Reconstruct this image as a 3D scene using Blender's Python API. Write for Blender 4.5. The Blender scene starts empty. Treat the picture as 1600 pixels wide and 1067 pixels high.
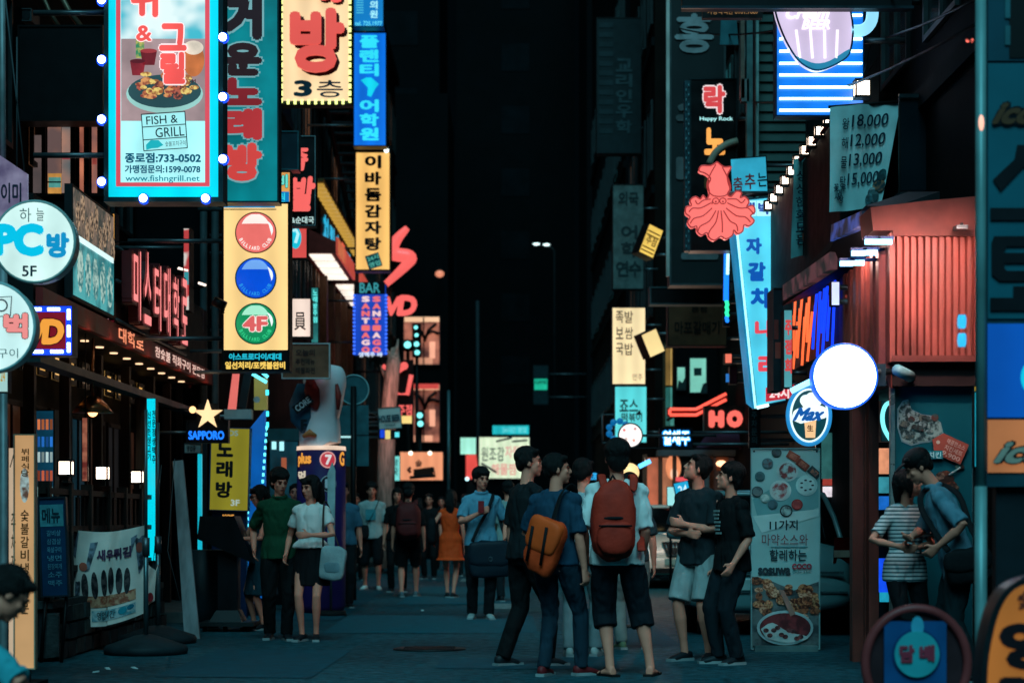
import bpy, bmesh, math, random
from math import sin, cos, pi, radians, sqrt, atan2
from mathutils import Vector as V, Matrix, noise

random.seed(7)
sc = bpy.context.scene
COL = sc.collection

# ---------------------------------------------------------------- camera
F = 3200.0      # focal length in photograph pixels (1600 wide)
CAMZ = 1.17     # eye height
HY = 813.0      # row of the horizon
cam_d = bpy.data.cameras.new('camera'); cam = bpy.data.objects.new('camera', cam_d)
COL.objects.link(cam); sc.camera = cam
cam.location = (0, 0, CAMZ); cam.rotation_euler = (pi / 2, 0, 0)
cam_d.sensor_width = 36; cam_d.lens = 72
cam_d.shift_y = (HY - 533.5) / 1600
cam_d.clip_start = 0.1; cam_d.clip_end = 2000
cam_d.dof.use_dof = True; cam_d.dof.focus_distance = 17.5; cam_d.dof.aperture_fstop = 2.4

# ---------------------------------------------------------------- night sky, skyglow, exposure
w = bpy.data.worlds.new('World'); sc.world = w; w.use_nodes = True
wn = w.node_tree; bg = wn.nodes['Background']
bg.inputs[0].default_value = (0.10, 0.42, 0.62, 1); bg.inputs[1].default_value = 0.0035
sun_d = bpy.data.lights.new('sun', 'SUN'); sun = bpy.data.objects.new('sun', sun_d); COL.objects.link(sun)
sun_d.energy = 2.3; sun_d.angle = radians(40); sun_d.color = (0.27, 0.84, 1.0)
sun.rotation_euler = (radians(42), 0, radians(-5))
sc.view_settings.view_transform = 'Standard'; sc.view_settings.look = 'None'
sc.view_settings.exposure = 0; sc.view_settings.gamma = 1; sc.view_settings.use_curve_mapping = False
sc.render.engine = 'CYCLES'
cy = sc.cycles
cy.use_denoising = True; cy.max_bounces = 5; cy.diffuse_bounces = 3; cy.glossy_bounces = 3
cy.transmission_bounces = 4; cy.transparent_max_bounces = 6; cy.sample_clamp_indirect = 4
cy.caustics_reflective = False; cy.caustics_refractive = False
try: cy.denoiser = 'OPENIMAGEDENOISE'
except Exception: pass

# ---------------------------------------------------------------- pixel <-> world
def PX(px, d): return (px - 800.0) * d / F
def PZ(py, d): return CAMZ + (HY - py) * d / F
def P(px, py, d): return V((PX(px, d), d, PZ(py, d)))
def GD(py): return F * CAMZ / (py - HY)            # distance of the ground seen at row py

# ---------------------------------------------------------------- materials
def lin(h):
    if isinstance(h, tuple): return h
    h = h.lstrip('#'); o = []
    for i in (0, 2, 4):
        c = int(h[i:i + 2], 16) / 255
        o.append(c / 12.92 if c <= .04045 else ((c + .055) / 1.055) ** 2.4)
    return tuple(o)
_M = {}
def mat(h, rough=.6, metal=0.0, var=.25, scale=6.0, bump=0.0, spec=.18, key=None, vscale=(1, 1, 1)):
    """matt or metal surface: base colour broken up by two noises, with worn roughness"""
    k = key or (h, rough, metal, var, scale, bump, spec, vscale)
    if k in _M: return _M[k]
    m = bpy.data.materials.new('paint'); m.use_nodes = True; nt = m.node_tree; N = nt.nodes; L = nt.links
    b = N['Principled BSDF']; c = lin(h)
    b.inputs['Roughness'].default_value = rough; b.inputs['Metallic'].default_value = metal
    b.inputs['Specular IOR Level'].default_value = spec
    tc = N.new('ShaderNodeTexCoord'); mp = N.new('ShaderNodeMapping'); mp.inputs['Scale'].default_value = vscale
    L.new(tc.outputs['Object'], mp.inputs[0])
    n = N.new('ShaderNodeTexNoise'); n.inputs['Scale'].default_value = scale; n.inputs['Detail'].default_value = 6
    L.new(mp.outputs[0], n.inputs['Vector'])
    r = N.new('ShaderNodeMapRange'); r.inputs[1].default_value = .3; r.inputs[2].default_value = .7
    r.inputs[3].default_value = 1 - var; r.inputs[4].default_value = 1 + var
    L.new(n.outputs[0], r.inputs[0])
    mx = N.new('ShaderNodeVectorMath'); mx.operation = 'SCALE'; mx.inputs[0].default_value = c
    L.new(r.outputs[0], mx.inputs['Scale']); L.new(mx.outputs[0], b.inputs['Base Color'])
    r2 = N.new('ShaderNodeMapRange'); r2.inputs[3].default_value = max(.03, rough - .15); r2.inputs[4].default_value = min(1, rough + .15)
    L.new(n.outputs[0], r2.inputs[0]); L.new(r2.outputs[0], b.inputs['Roughness'])
    if bump:
        bp = N.new('ShaderNodeBump'); bp.inputs['Strength'].default_value = bump; bp.inputs['Distance'].default_value = .02
        n2 = N.new('ShaderNodeTexNoise'); n2.inputs['Scale'].default_value = scale * 4; n2.inputs['Detail'].default_value = 5
        L.new(mp.outputs[0], n2.inputs['Vector']); L.new(n2.outputs[0], bp.inputs['Height']); L.new(bp.outputs[0], b.inputs['Normal'])
    _M[k] = m; return m
def glow(h, s=1.0, var=.10, sample=True, scale=1.6):
    """backlit acrylic, tube or lamp: gives off its own light"""
    k = ('g', h, s, var, sample, scale)
    if k in _M: return _M[k]
    m = bpy.data.materials.new('lit_acrylic'); m.use_nodes = True; nt = m.node_tree; N = nt.nodes; L = nt.links
    b = N['Principled BSDF']; c = lin(h)
    b.inputs['Base Color'].default_value = (c[0] * .25, c[1] * .25, c[2] * .25, 1); b.inputs['Roughness'].default_value = .35
    b.inputs['Emission Strength'].default_value = s; b.inputs['Emission Color'].default_value = (*c, 1)
    if var:
        tc = N.new('ShaderNodeTexCoord'); n = N.new('ShaderNodeTexNoise')
        n.inputs['Scale'].default_value = scale; n.inputs['Detail'].default_value = 3
        L.new(tc.outputs['Object'], n.inputs['Vector'])
        r = N.new('ShaderNodeMapRange'); r.inputs[1].default_value = .3; r.inputs[2].default_value = .7
        r.inputs[3].default_value = s * (1 - var); r.inputs[4].default_value = s * (1 + var)
        L.new(n.outputs[0], r.inputs[0]); out = r.outputs[0]
        if sample and s < 1.3 and var >= .08:      # upright bright bands painted into the emission, imitating tubes inside the box
            sx = N.new('ShaderNodeSeparateXYZ'); L.new(tc.outputs['Object'], sx.inputs[0])
            a1 = N.new('ShaderNodeMath'); a1.operation = 'MULTIPLY'; a1.inputs[1].default_value = 21.0; L.new(sx.outputs[0], a1.inputs[0])
            a2 = N.new('ShaderNodeMath'); a2.operation = 'COSINE'; L.new(a1.outputs[0], a2.inputs[0])
            a3 = N.new('ShaderNodeMath'); a3.operation = 'MULTIPLY_ADD'; a3.inputs[1].default_value = .09; a3.inputs[2].default_value = 1.02; L.new(a2.outputs[0], a3.inputs[0])
            a4 = N.new('ShaderNodeMath'); a4.operation = 'MULTIPLY'; L.new(a3.outputs[0], a4.inputs[0]); L.new(out, a4.inputs[1]); out = a4.outputs[0]
        L.new(out, b.inputs['Emission Strength'])
    try: m.cycles.emission_sampling = 'AUTO' if sample else 'NONE'
    except Exception: pass
    _M[k] = m; return m
def glowp(h1, h2, s=1.0, scale=30.0, lo=.42, hi=.58, detail=5):
    """backlit colour print with two inks in blotches (food pictures, drawings)"""
    k = ('gp', h1, h2, s, scale)
    if k in _M: return _M[k]
    m = bpy.data.materials.new('lit_print'); m.use_nodes = True; nt = m.node_tree; N = nt.nodes; L = nt.links
    b = N['Principled BSDF']; b.inputs['Roughness'].default_value = .4
    tc = N.new('ShaderNodeTexCoord'); n = N.new('ShaderNodeTexNoise')
    n.inputs['Scale'].default_value = scale; n.inputs['Detail'].default_value = detail
    L.new(tc.outputs['Object'], n.inputs['Vector'])
    cr = N.new('ShaderNodeValToRGB'); L.new(n.outputs[0], cr.inputs[0])
    cr.color_ramp.elements[0].position = lo; cr.color_ramp.elements[0].color = (*lin(h1), 1)
    cr.color_ramp.elements[1].position = hi; cr.color_ramp.elements[1].color = (*lin(h2), 1)
    if s > 0:
        L.new(cr.outputs[0], b.inputs['Emission Color']); b.inputs['Emission Strength'].default_value = s
        b.inputs['Base Color'].default_value = (.05, .05, .05, 1)
        try: m.cycles.emission_sampling = 'NONE'
        except Exception: pass
    else: L.new(cr.outputs[0], b.inputs['Base Color'])
    _M[k] = m; return m
def prnt(h1, h2, scale=30.0): return glowp(h1, h2, 0, scale)
def glass(h='#0a1418', rough=.08):
    return mat(h, rough=rough, var=.2, scale=1.5, spec=.8, key=('glass', h, rough))
BLACK = mat('#0b0d0f', rough=.5, key='black'); STEEL = mat('#5a6468', rough=.4, metal=.7, key='steel')
DARK = mat('#1b2226', rough=.6, key='dark'); GREY = mat('#454d50', rough=.6, key='grey'); RUBBER = mat('#101214', rough=.75, key='rubber')

# ---------------------------------------------------------------- mesh builder
ORG = {}
class MB:
    def __init__(s): s.v = []; s.f = []; s.mi = []; s.mats = []; s.cur = 0; s.smooth = False; s.sm = []
    def m(s, mt):
        if mt not in s.mats: s.mats.append(mt)
        s.cur = s.mats.index(mt); return s
    def add(s, vs, fs, smooth=None):
        b = len(s.v); s.v += [tuple(v) for v in vs]
        for f in fs:
            s.f.append([b + i for i in f]); s.mi.append(s.cur); s.sm.append(s.smooth if smooth is None else smooth)
        return s
    def box(s, a, b):
        x0, x1 = sorted((a[0], b[0])); y0, y1 = sorted((a[1], b[1])); z0, z1 = sorted((a[2], b[2]))
        return s.add([(x0, y0, z0), (x1, y0, z0), (x1, y1, z0), (x0, y1, z0), (x0, y0, z1), (x1, y0, z1), (x1, y1, z1), (x0, y1, z1)],
                     [(3, 2, 1, 0), (4, 5, 6, 7), (0, 1, 5, 4), (1, 2, 6, 5), (2, 3, 7, 6), (3, 0, 4, 7)], False)
    def hexa(s, q):      # 8 corners: bottom 4, top 4
        return s.add(q, [(3, 2, 1, 0), (4, 5, 6, 7), (0, 1, 5, 4), (1, 2, 6, 5), (2, 3, 7, 6), (3, 0, 4, 7)], False)
    def tube(s, pts, rad, n=8, ref=None, cap=True):
        """swept ellipse; rad: number, list of numbers or list of (rx, ry)"""
        pts = [V(p) for p in pts]
        if not isinstance(rad, (list, tuple)): rad = [rad] * len(pts)
        rad = [(r, r) if not isinstance(r, (list, tuple)) else r for r in rad]
        vs = []; prev = None
        for i, p in enumerate(pts):
            a = pts[max(0, i - 1)]; b = pts[min(len(pts) - 1, i + 1)]
            t = (b - a)
            if t.length < 1e-9: t = V((0, 0, 1))
            t.normalize()
            if ref is not None: u = V(ref)
            elif prev is not None: u = prev
            else: u = V((1, 0, 0)) if abs(t.x) < .9 else V((0, 1, 0))
            u = u - t * u.dot(t)
            if u.length < 1e-6: u = V((0, 1, 0)) - t * t.y
            u.normalize(); prev = u; q = t.cross(u)
            for k in range(n):
                an = 2 * pi * k / n
                vs.append(p + u * (rad[i][0] * cos(an)) + q * (rad[i][1] * sin(an)))
        fs = []
        for i in range(len(pts) - 1):
            for k in range(n):
                k2 = (k + 1) % n; fs.append((i * n + k, i * n + k2, (i + 1) * n + k2, (i + 1) * n + k))
        if cap: fs.append(tuple(range(n - 1, -1, -1))); fs.append(tuple(range((len(pts) - 1) * n, len(pts) * n)))
        return s.add(vs, fs, True)
    def ball(s, c, r, seg=12, rings=8, rot=None):
        if not isinstance(r, (tuple, list)): r = (r, r, r)
        vs = []; c = V(c)
        def put(x, y, z):
            q = V((x * r[0], y * r[1], z * r[2]))
            if rot is not None: q = rot @ q
            vs.append(c + q)
        put(0, 0, -1)
        for i in range(1, rings):
            th = -pi / 2 + pi * i / rings
            for k in range(seg): put(cos(th) * cos(2 * pi * k / seg), cos(th) * sin(2 * pi * k / seg), sin(th))
        put(0, 0, 1)
        fs = []
        for k in range(seg): fs.append((0, 1 + (k + 1) % seg, 1 + k))
        for i in range(rings - 2):
            for k in range(seg):
                a = 1 + i * seg + k; b = 1 + i * seg + (k + 1) % seg; fs.append((a, b, b + seg, a + seg))
        t = len(vs) - 1; o = 1 + (rings - 2) * seg
        for k in range(seg): fs.append((o + k, o + (k + 1) % seg, t))
        return s.add(vs, fs, True)
    def prism(s, front, back):
        n = len(front)
        return s.add(list(front) + list(back), [tuple(range(n)), tuple(range(2 * n - 1, n - 1, -1))] +
                     [(i, n + i, n + (i + 1) % n, (i + 1) % n) for i in range(n)], False)
    def grid(s, fn, nu, nv):
        vs = [fn(i / nu, j / nv) for j in range(nv + 1) for i in range(nu + 1)]
        fs = [(j * (nu + 1) + i, j * (nu + 1) + i + 1, (j + 1) * (nu + 1) + i + 1, (j + 1) * (nu + 1) + i) for j in range(nv) for i in range(nu)]
        return s.add(vs, fs, True)
    def build(s, name, parent=None, mt=None, local=False, shift=None):
        me = bpy.data.meshes.new(name)
        off = V((0, 0, 0)) if (parent is None or local) else ORG[parent.name]
        if shift is not None: off = V(shift)
        me.from_pydata([V(v) - off for v in s.v], [], s.f)
        if mt is not None and not s.mats: s.mats = [mt]
        for q in s.mats: me.materials.append(q)
        me.polygons.foreach_set('material_index', s.mi); me.polygons.foreach_set('use_smooth', s.sm)
        me.update()
        o = bpy.data.objects.new(name, me); COL.objects.link(o)
        if parent is not None: o.parent = parent
        ORG[o.name] = V(off)
        return o
def tag(o, label, cat, group=None, kind=None):
    if label: o['label'] = label
    if cat: o['category'] = cat
    if group: o['group'] = group
    if kind: o['kind'] = kind
    return o
def thing(name, label, cat, loc, group=None, rz=0.0):
    o = bpy.data.objects.new(name, None); COL.objects.link(o); o.empty_display_size = .2
    o.location = loc; o.rotation_euler = (0, 0, rz); ORG[o.name] = V(loc)
    return tag(o, label, cat, group)
def struct(o): o['kind'] = 'structure'; return o
def copy_part(o, parent, delta):
    c = o.copy(); COL.objects.link(c); c.parent = parent; c.location = V(o.location) + V(delta)
    ORG[c.name] = ORG[o.name]; return c
def copy_thing(root, loc, label=None, group=None, rz=None):
    r = root.copy(); COL.objects.link(r); r.location = loc; ORG[r.name] = V(loc)
    if label: r['label'] = label
    if group: r['group'] = group
    if rz is not None: r.rotation_euler = (0, 0, rz)
    for ch in list(root.children):
        c = ch.copy(); COL.objects.link(c); c.parent = r; ORG[c.name] = V(loc)
        for g in list(ch.children):
            h = g.copy(); COL.objects.link(h); h.parent = c; ORG[h.name] = V(loc)
    return r

# ---------------------------------------------------------------- planes to draw on
class Pl:
    """maps (u, v, n) to the world: n metres in front of the surface"""
    def __init__(s, fn): s.p = fn
def front(d, warp=None):
    def fn(u, v, n=0.0):
        q = P(u, v, d); q.y -= n
        if warp: q.y -= warp(u, v)
        return q
    return Pl(fn)
def tilted(d, cx, cy, deg, yaw=0.0):
    """a plane facing the street, turned in its own plane by deg and about the vertical by yaw"""
    a = radians(deg); k = d / F; o = P(cx, cy, d); ya = radians(yaw)
    U = V((cos(ya), sin(ya), 0)); Wz = V((0, 0, 1)); N = V((sin(ya), -cos(ya), 0))
    def fn(u, v, n=0.0):
        x = (u - cx) * k; y = -(v - cy) * k
        return o + U * (x * cos(a) - y * sin(a)) + Wz * (x * sin(a) + y * cos(a)) + N * n
    return Pl(fn)
def side(X, sgn):
    """house front beside the street: u = world y, v = world z; sgn +1 on the left, -1 on the right"""
    return Pl(lambda u, v, n=0.0: V((X + sgn * n, u, v)))

_G = {}
def glyphs(s, ext=0.0, spacing=1.0, line=1.0):
    k = (s, ext, spacing, line)
    if k not in _G:
        c = bpy.data.curves.new('lettering', 'FONT'); c.body = s; c.resolution_u = 3; c.extrude = ext
        c.space_character = spacing; c.space_line = line; c.align_x = 'CENTER'
        o = bpy.data.objects.new('lettering', c)
        me = bpy.data.meshes.new_from_object(o)
        vs = [v.co.copy() for v in me.vertices]; fs = [tuple(p.vertices) for p in me.polygons]
        bpy.data.objects.remove(o); bpy.data.meshes.remove(me); bpy.data.curves.remove(c)
        _G[k] = (vs, fs)
    return _G[k]
def fit_text(mb, pl, s, u0, v0, u1, v1, n, bold=.04, ext=0.0, slant=0.0, shadow=0.0, step=.0003):
    """glyph outlines stretched into the rectangle whose upper left is (u0, v0) and lower right (u1, v1)"""
    vs, fs = glyphs(s, 1.0 if ext else 0.0)
    if not vs: return
    x0 = min(v.x for v in vs) - bold; x1 = max(v.x for v in vs) + bold
    y0 = min(v.y for v in vs) - bold; y1 = max(v.y for v in vs) + bold
    offs = [(0, 0)]
    if bold > 0:
        kk = 8 if bold > .03 else 4
        offs += [(bold * cos(2 * pi * i / kk), bold * sin(2 * pi * i / kk)) for i in range(kk)]
    for j, (dx, dy) in enumerate(offs):
        o = []
        for v in vs:
            a = (v.x + dx - x0) / (x1 - x0); b = (v.y + dy - y0) / (y1 - y0)
            a += slant * (b - .5)
            o.append(pl.p(u0 + (u1 - u0) * a, v1 + (v0 - v1) * b, n + step * j + (v.z * ext if ext else 0)))
        mb.add(o, fs, False)
def T(root, pl, s, u0, v0, u1, v1, mt, n=.016, bold=.04, ext=0.0, vert=False, slant=0.0, outline=None, name='lettering', gap=.12):
    """a line of writing as a part of its sign; vert stacks the characters"""
    def put(mb, grow, nn):
        if vert:
            k = len(s); h = (v1 - v0) / k
            for i, ch in enumerate(s):
                if ch == ' ': continue
                fit_text(mb, pl, ch, u0, v0 + h * i + h * gap / 2, u1, v0 + h * (i + 1) - h * gap / 2, nn, bold + grow, ext)
        else: fit_text(mb, pl, s, u0, v0, u1, v1, nn, bold + grow, ext, slant)
    if outline:
        mb = MB(); g = outline[1]
        gu = g * abs(u1 - u0) / max(1, (1 if vert else len(s))); gv = g * abs(v1 - v0) / (len(s) if vert else 1)
        U0, U1, V0, V1 = u0, u1, v0, v1
        u0 -= gu; u1 += gu; v0 += -gv if v1 > v0 else gv; v1 += gv if v1 > v0 else -gv
        put(mb, g, n); mb.build('outline', root, outline[0]); u0, u1, v0, v1 = U0, U1, V0, V1
        n += .004
    mb = MB(); put(mb, 0, n); return mb.build(name, root, mt)
def rect(root, pl, name, u0, v0, u1, v1, mt, n=.008, th=.006):
    """thin plate lying n in front of the plane"""
    mb = MB(); c = [(u0, v1), (u1, v1), (u1, v0), (u0, v0)]
    mb.prism([pl.p(u, v, n) for u, v in c], [pl.p(u, v, n - th) for u, v in c]); return mb.build(name, root, mt)
def poly(root, pl, name, pts, mt, n=.01, th=.006):
    mb = MB(); mb.prism([pl.p(u, v, n) for u, v in pts], [pl.p(u, v, n - th) for u, v in pts]); return mb.build(name, root, mt)
def ell(cx, cy, rx, ry, n=28, a0=0.0): return [(cx + rx * cos(a0 + 2 * pi * i / n), cy + ry * sin(a0 + 2 * pi * i / n)) for i in range(n)]
def disc(root, pl, name, cx, cy, rx, ry, mt, n=.01, th=.006, seg=28): return poly(root, pl, name, ell(cx, cy, rx, ry, seg), mt, n, th)
def line(root, pl, name, pts, r, mt, n=.03, seg=6):
    mb = MB(); mb.tube([pl.p(u, v, n) for u, v in pts], r, seg); return mb.build(name, root, mt)
def smooth_path(pts, k=4):
    o = []
    for i in range(len(pts) - 1):
        p0 = pts[max(0, i - 1)]; p1 = pts[i]; p2 = pts[i + 1]; p3 = pts[min(len(pts) - 1, i + 2)]
        for j in range(k):
            t = j / k
            o.append(tuple(.5 * ((2 * b) + (-a + c) * t + (2 * a - 5 * b + 4 * c - d) * t * t + (-a + 3 * b - 3 * c + d) * t ** 3) for a, b, c, d in zip(p0, p1, p2, p3)))
    o.append(pts[-1]); return o
def frame_bars(mb, pl, u0, v0, u1, v1, wu, wv, n0, n1):
    for a, b, c, d in ((u0, v0, u1, v0 + wv), (u0, v1 - wv, u1, v1), (u0, v0 + wv, u0 + wu, v1 - wv), (u1 - wu, v0 + wv, u1, v1 - wv)):
        q = [(a, d), (c, d), (c, b), (a, b)]
        mb.prism([pl.p(u, v, n1) for u, v in q], [pl.p(u, v, n0) for u, v in q])
# ---------------------------------------------------------------- a box sign standing out from a house
D_OF = {}
def boxsign(name, label, cat, x0, y0, x1, y1, d, face, cab=None, th=.22, rim=3.0, group=None, arm=None, pl=None):
    cab = cab or DARK; pl = pl or front(d)
    base = pl.p((x0 + x1) / 2, y1, -th / 2)
    r = thing(name, label, cat, base, group)
    mb = MB(); c = [(x0, y1), (x1, y1), (x1, y0), (x0, y0)]
    mb.prism([pl.p(u, v, 0) for u, v in c], [pl.p(u, v, -th) for u, v in c])
    # proud rim round the face
    frame_bars(mb, pl, x0, y0, x1, y1, rim, rim, 0.0, .022)
    mb.build('cabinet', r, cab)
    if face is not None: rect(r, pl, 'face_panel', x0 + rim, y0 + rim, x1 - rim, y1 - rim, face, n=.008, th=.007)
    if arm is not None:
        for v in (y0 + (y1 - y0) * .22, y0 + (y1 - y0) * .8):
            a = pl.p(x0 if arm < PX(x0, d) else x1, v, -th / 2); b = V((arm, a.y, a.z))
            m2 = MB(); m2.tube([a, b], .025, 6); m2.build('bracket', r, STEEL)
    D_OF[r.name] = pl
    return r, pl
# ================================================================ ground
def road_material():
    m = bpy.data.materials.new('asphalt'); m.use_nodes = True; nt = m.node_tree; N = nt.nodes; L = nt.links
    b = N['Principled BSDF']; tc = N.new('ShaderNodeTexCoord'); b.inputs['Specular IOR Level'].default_value = .16
    def nz(s, d=6):
        n = N.new('ShaderNodeTexNoise'); n.inputs['Scale'].default_value = s; n.inputs['Detail'].default_value = d
        L.new(tc.outputs['Object'], n.inputs['Vector']); return n
    big, fine, grit = nz(.45), nz(7), nz(60, 4)
    cr = N.new('ShaderNodeValToRGB'); L.new(big.outputs[0], cr.inputs[0])
    cr.color_ramp.elements[0].position = .32; cr.color_ramp.elements[0].color = (.004, .042, .054, 1)
    cr.color_ramp.elements[1].position = .7; cr.color_ramp.elements[1].color = (.008, .080, .102, 1)
    mx = N.new('ShaderNodeMix'); mx.data_type = 'RGBA'; mx.blend_type = 'MULTIPLY'; mx.inputs[0].default_value = .8
    c2 = N.new('ShaderNodeValToRGB'); L.new(grit.outputs[0], c2.inputs[0])
    c2.color_ramp.elements[0].position = .35; c2.color_ramp.elements[0].color = (.45, .45, .45, 1)
    c2.color_ramp.elements[1].position = .72; c2.color_ramp.elements[1].color = (1.5, 1.5, 1.5, 1)
    L.new(cr.outputs[0], mx.inputs[6]); L.new(c2.outputs[0], mx.inputs[7]); m3 = N.new('ShaderNodeMapRange'); m3.inputs[1].default_value = .35; m3.inputs[2].default_value = .65; m3.inputs[3].default_value = .45; m3.inputs[4].default_value = 1.7; L.new(nz(13, 5).outputs[0], m3.inputs[0])
    v3 = N.new('ShaderNodeVectorMath'); v3.operation = 'SCALE'; L.new(mx.outputs[2], v3.inputs[0]); L.new(m3.outputs[0], v3.inputs['Scale']); L.new(v3.outputs[0], b.inputs['Base Color'])
    r = N.new('ShaderNodeMapRange'); r.inputs[1].default_value = .3; r.inputs[2].default_value = .7
    r.inputs[3].default_value = .55; r.inputs[4].default_value = .85
    L.new(fine.outputs[0], r.inputs[0]); L.new(r.outputs[0], b.inputs['Roughness'])
    bp = N.new('ShaderNodeBump'); bp.inputs['Strength'].default_value = .5; bp.inputs['Distance'].default_value = .012
    L.new(grit.outputs[0], bp.inputs['Height']); L.new(bp.outputs[0], b.inputs['Normal'])
    return m
ASPH = road_material()
mb = MB()
def road_z(x, y): return 0.0
mb.add([(-300, -60, 0), (300, -60, 0), (300, 900, 0), (-300, 900, 0)], [(0, 1, 2, 3)], False)
struct(mb.build('road', None, ASPH))
# newer and older patches of surfacing, each a few millimetres proud of the one below
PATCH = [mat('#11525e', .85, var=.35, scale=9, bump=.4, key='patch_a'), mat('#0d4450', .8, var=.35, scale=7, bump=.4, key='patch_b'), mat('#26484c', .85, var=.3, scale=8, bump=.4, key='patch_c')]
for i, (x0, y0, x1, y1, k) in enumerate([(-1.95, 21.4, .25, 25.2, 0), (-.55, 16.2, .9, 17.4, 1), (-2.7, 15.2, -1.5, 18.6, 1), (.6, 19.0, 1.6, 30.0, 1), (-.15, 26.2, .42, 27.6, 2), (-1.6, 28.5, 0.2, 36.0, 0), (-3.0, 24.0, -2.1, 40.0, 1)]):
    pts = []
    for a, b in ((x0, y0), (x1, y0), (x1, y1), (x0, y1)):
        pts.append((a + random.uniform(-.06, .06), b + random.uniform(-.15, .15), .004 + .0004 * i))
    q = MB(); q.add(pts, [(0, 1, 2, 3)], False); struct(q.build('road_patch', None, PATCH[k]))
# faded paint
WHITEP = mat('#6a7c7c', .8, var=.6, scale=14, key='roadpaint')
for x0, y0, x1, y1 in ((-.28, 27.0, .02, 28.7), (-1.0, 39, -.8, 41)):
    q = MB(); q.add([(x0, y0, .0085), (x1, y0, .0085), (x1, y1, .0085), (x0, y1, .0085)], [(0, 1, 2, 3)], False)
    struct(q.build('road_marking', None, WHITEP))
# kerb and narrow pavement at the left and right shop fronts
KERB = mat('#5b5e5c', .8, var=.3, scale=5, bump=.5, key='kerb')
for x0, x1, y0, y1 in ((-6.2, -3.55, 23.5, 75), (3.95, 6, 27, 75)):
    q = MB(); q.box((x0, y0, 0), (x1, y1, .12)); struct(q.build('pavement', None, KERB))
# iron covers
IRON = mat('#2a2d2e', .45, metal=.8, key='iron')
for cx, cyy, rr in ((-.75, 18.6, .33), (1.15, 22.5, .3)):
    q = MB(); q.tube([(cx, cyy, 0.001), (cx, cyy, .012)], rr, 28)
    for a in range(-3, 4): q.box((cx - rr * .7, cyy + a * .07 - .012, .012), (cx + rr * .7, cyy + a * .07 + .012, .017))
    tag(q.build('manhole_cover', None, IRON), 'round iron manhole cover set in the asphalt ' + ('left of the white tee man' if cx < 0 else 'before the pale car'), 'manhole cover')
# litter
q = MB(); LIT = mat('#b9c4c2', .8, key='litter')
for px, py in ((150, 1052), (168, 1047), (210, 1046), (660, 955)):
    d = GD(py); c = V((PX(px, d), d, .012)); a = random.uniform(0, 3); u = V((cos(a), sin(a), .15)) * .025; t = V((-sin(a), cos(a), .1)) * .018
    q.hexa([c - u - t, c + u - t, c + u + t, c - u + t, c - u - t + V((0, 0, .006)), c + u - t + V((0, 0, .01)), c + u + t + V((0, 0, .006)), c - u + t + V((0, 0, .008))])
o = q.build('litter', None, LIT); tag(o, None, None, kind='stuff')

# ================================================================ houses
WALLS = {'d': mat('#0b1013', .85, var=.35, scale=1.2, bump=.3, spec=.04, key='w_dark'), 'g': mat('#101618', .85, var=.3, scale=1.4, bump=.3, spec=.04, key='w_grey'),
         't': mat('#15262b', .8, var=.3, scale=1.1, bump=.25, spec=.04, key='w_teal'), 'b': mat('#161210', .85, var=.3, scale=1.6, bump=.3, spec=.04, key='w_brown'),
         'k': mat('#07090b', .8, var=.3, scale=1.0, spec=.04, key='w_black')}
PANE = glass('#0a1216', .06); PANE2 = glass('#101a1e', .12)
WARMPANE = glow('#6a4630', .55, .6, False, 3.0); TEALPANE = glow('#1d5a60', .55, .6, False, 3.0)
FRM = mat('#2c3234', .5, metal=.3, key='winframe')
def window(parent, pl, u0, v0, u1, v1, pane, frm=None, mull=1, depth=.05):
    mb = MB(); wu = .05 * (1 if u1 > u0 else -1); wv = .05 * (1 if v1 > v0 else -1)
    frame_bars(mb, pl, u0, v0, u1, v1, wu, wv, -.02, depth)
    for i in range(mull):
        c = u0 + (u1 - u0) * (i + 1) / (mull + 1); q = [(c - .02, v1 - wv), (c + .02, v1 - wv), (c + .02, v0 + wv), (c - .02, v0 + wv)]
        mb.prism([pl.p(a, b, depth - .01) for a, b in q], [pl.p(a, b, -.01) for a, b in q])
    o = mb.build('window', parent, frm or FRM)
    q = [(u0, v1), (u1, v1), (u1, v0), (u0, v0)]
    m2 = MB(); m2.prism([pl.p(a, b, .012) for a, b in q], [pl.p(a, b, .004) for a, b in q]); m2.build('pane', o, pane)
    return o
def house(label, X, sgn, y0, y1, h, wall, z0=3.4, storeys=4, sh=3.1, wstep=1.9, ww=1.3, wh=1.5, deep=9, lit=(), name='building'):
    """a house along the street; X is its front, sgn +1 on the left side"""
    r = thing(name, label, 'building', (X - sgn * deep / 2, (y0 + y1) / 2, 0))
    mb = MB(); mb.box((X - sgn * deep, y0, 0), (X, y1, h)); mb.build('wall', r, WALLS[wall])
    pl = side(X, sgn); k = 0
    for s_ in range(storeys):
        zz = z0 + s_ * sh
        if zz + wh > h - .3: break
        q = MB(); q.box((X, y0 + .05, zz - .55), (X + sgn * .07, y1 - .05, zz - .38)); q.build('ledge', r, WALLS['g'])
        n = int((y1 - y0 - .4) / wstep)
        for i in range(n):
            c = y0 + (y1 - y0) * (i + .5) / n
            pane = lit[k % len(lit)] if lit else PANE
            window(r, pl, c - ww / 2, zz, c + ww / 2, zz + wh, pane or PANE); k += 1
    q = MB(); q.box((X - sgn * deep - .1 * sgn, y0 - .03, h), (X + sgn * .15, y1 + .03, h + .25)); q.build('parapet', r, WALLS['g'])
    return r
W_, T_ = WARMPANE, TEALPANE
L1 = house('low shop house behind the neon letters, its upper storeys dark', -5.0, 1, 10, 27.2, 13, 'd', z0=4.85, storeys=3, lit=(None,) * 5 + (W_,) + (None,) * 3)
L2 = house('dark house behind the billiard ball sign', -4.0, 1, 27.25, 37, 12, 'd', z0=5.6, lit=(None, None, T_, None))
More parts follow.
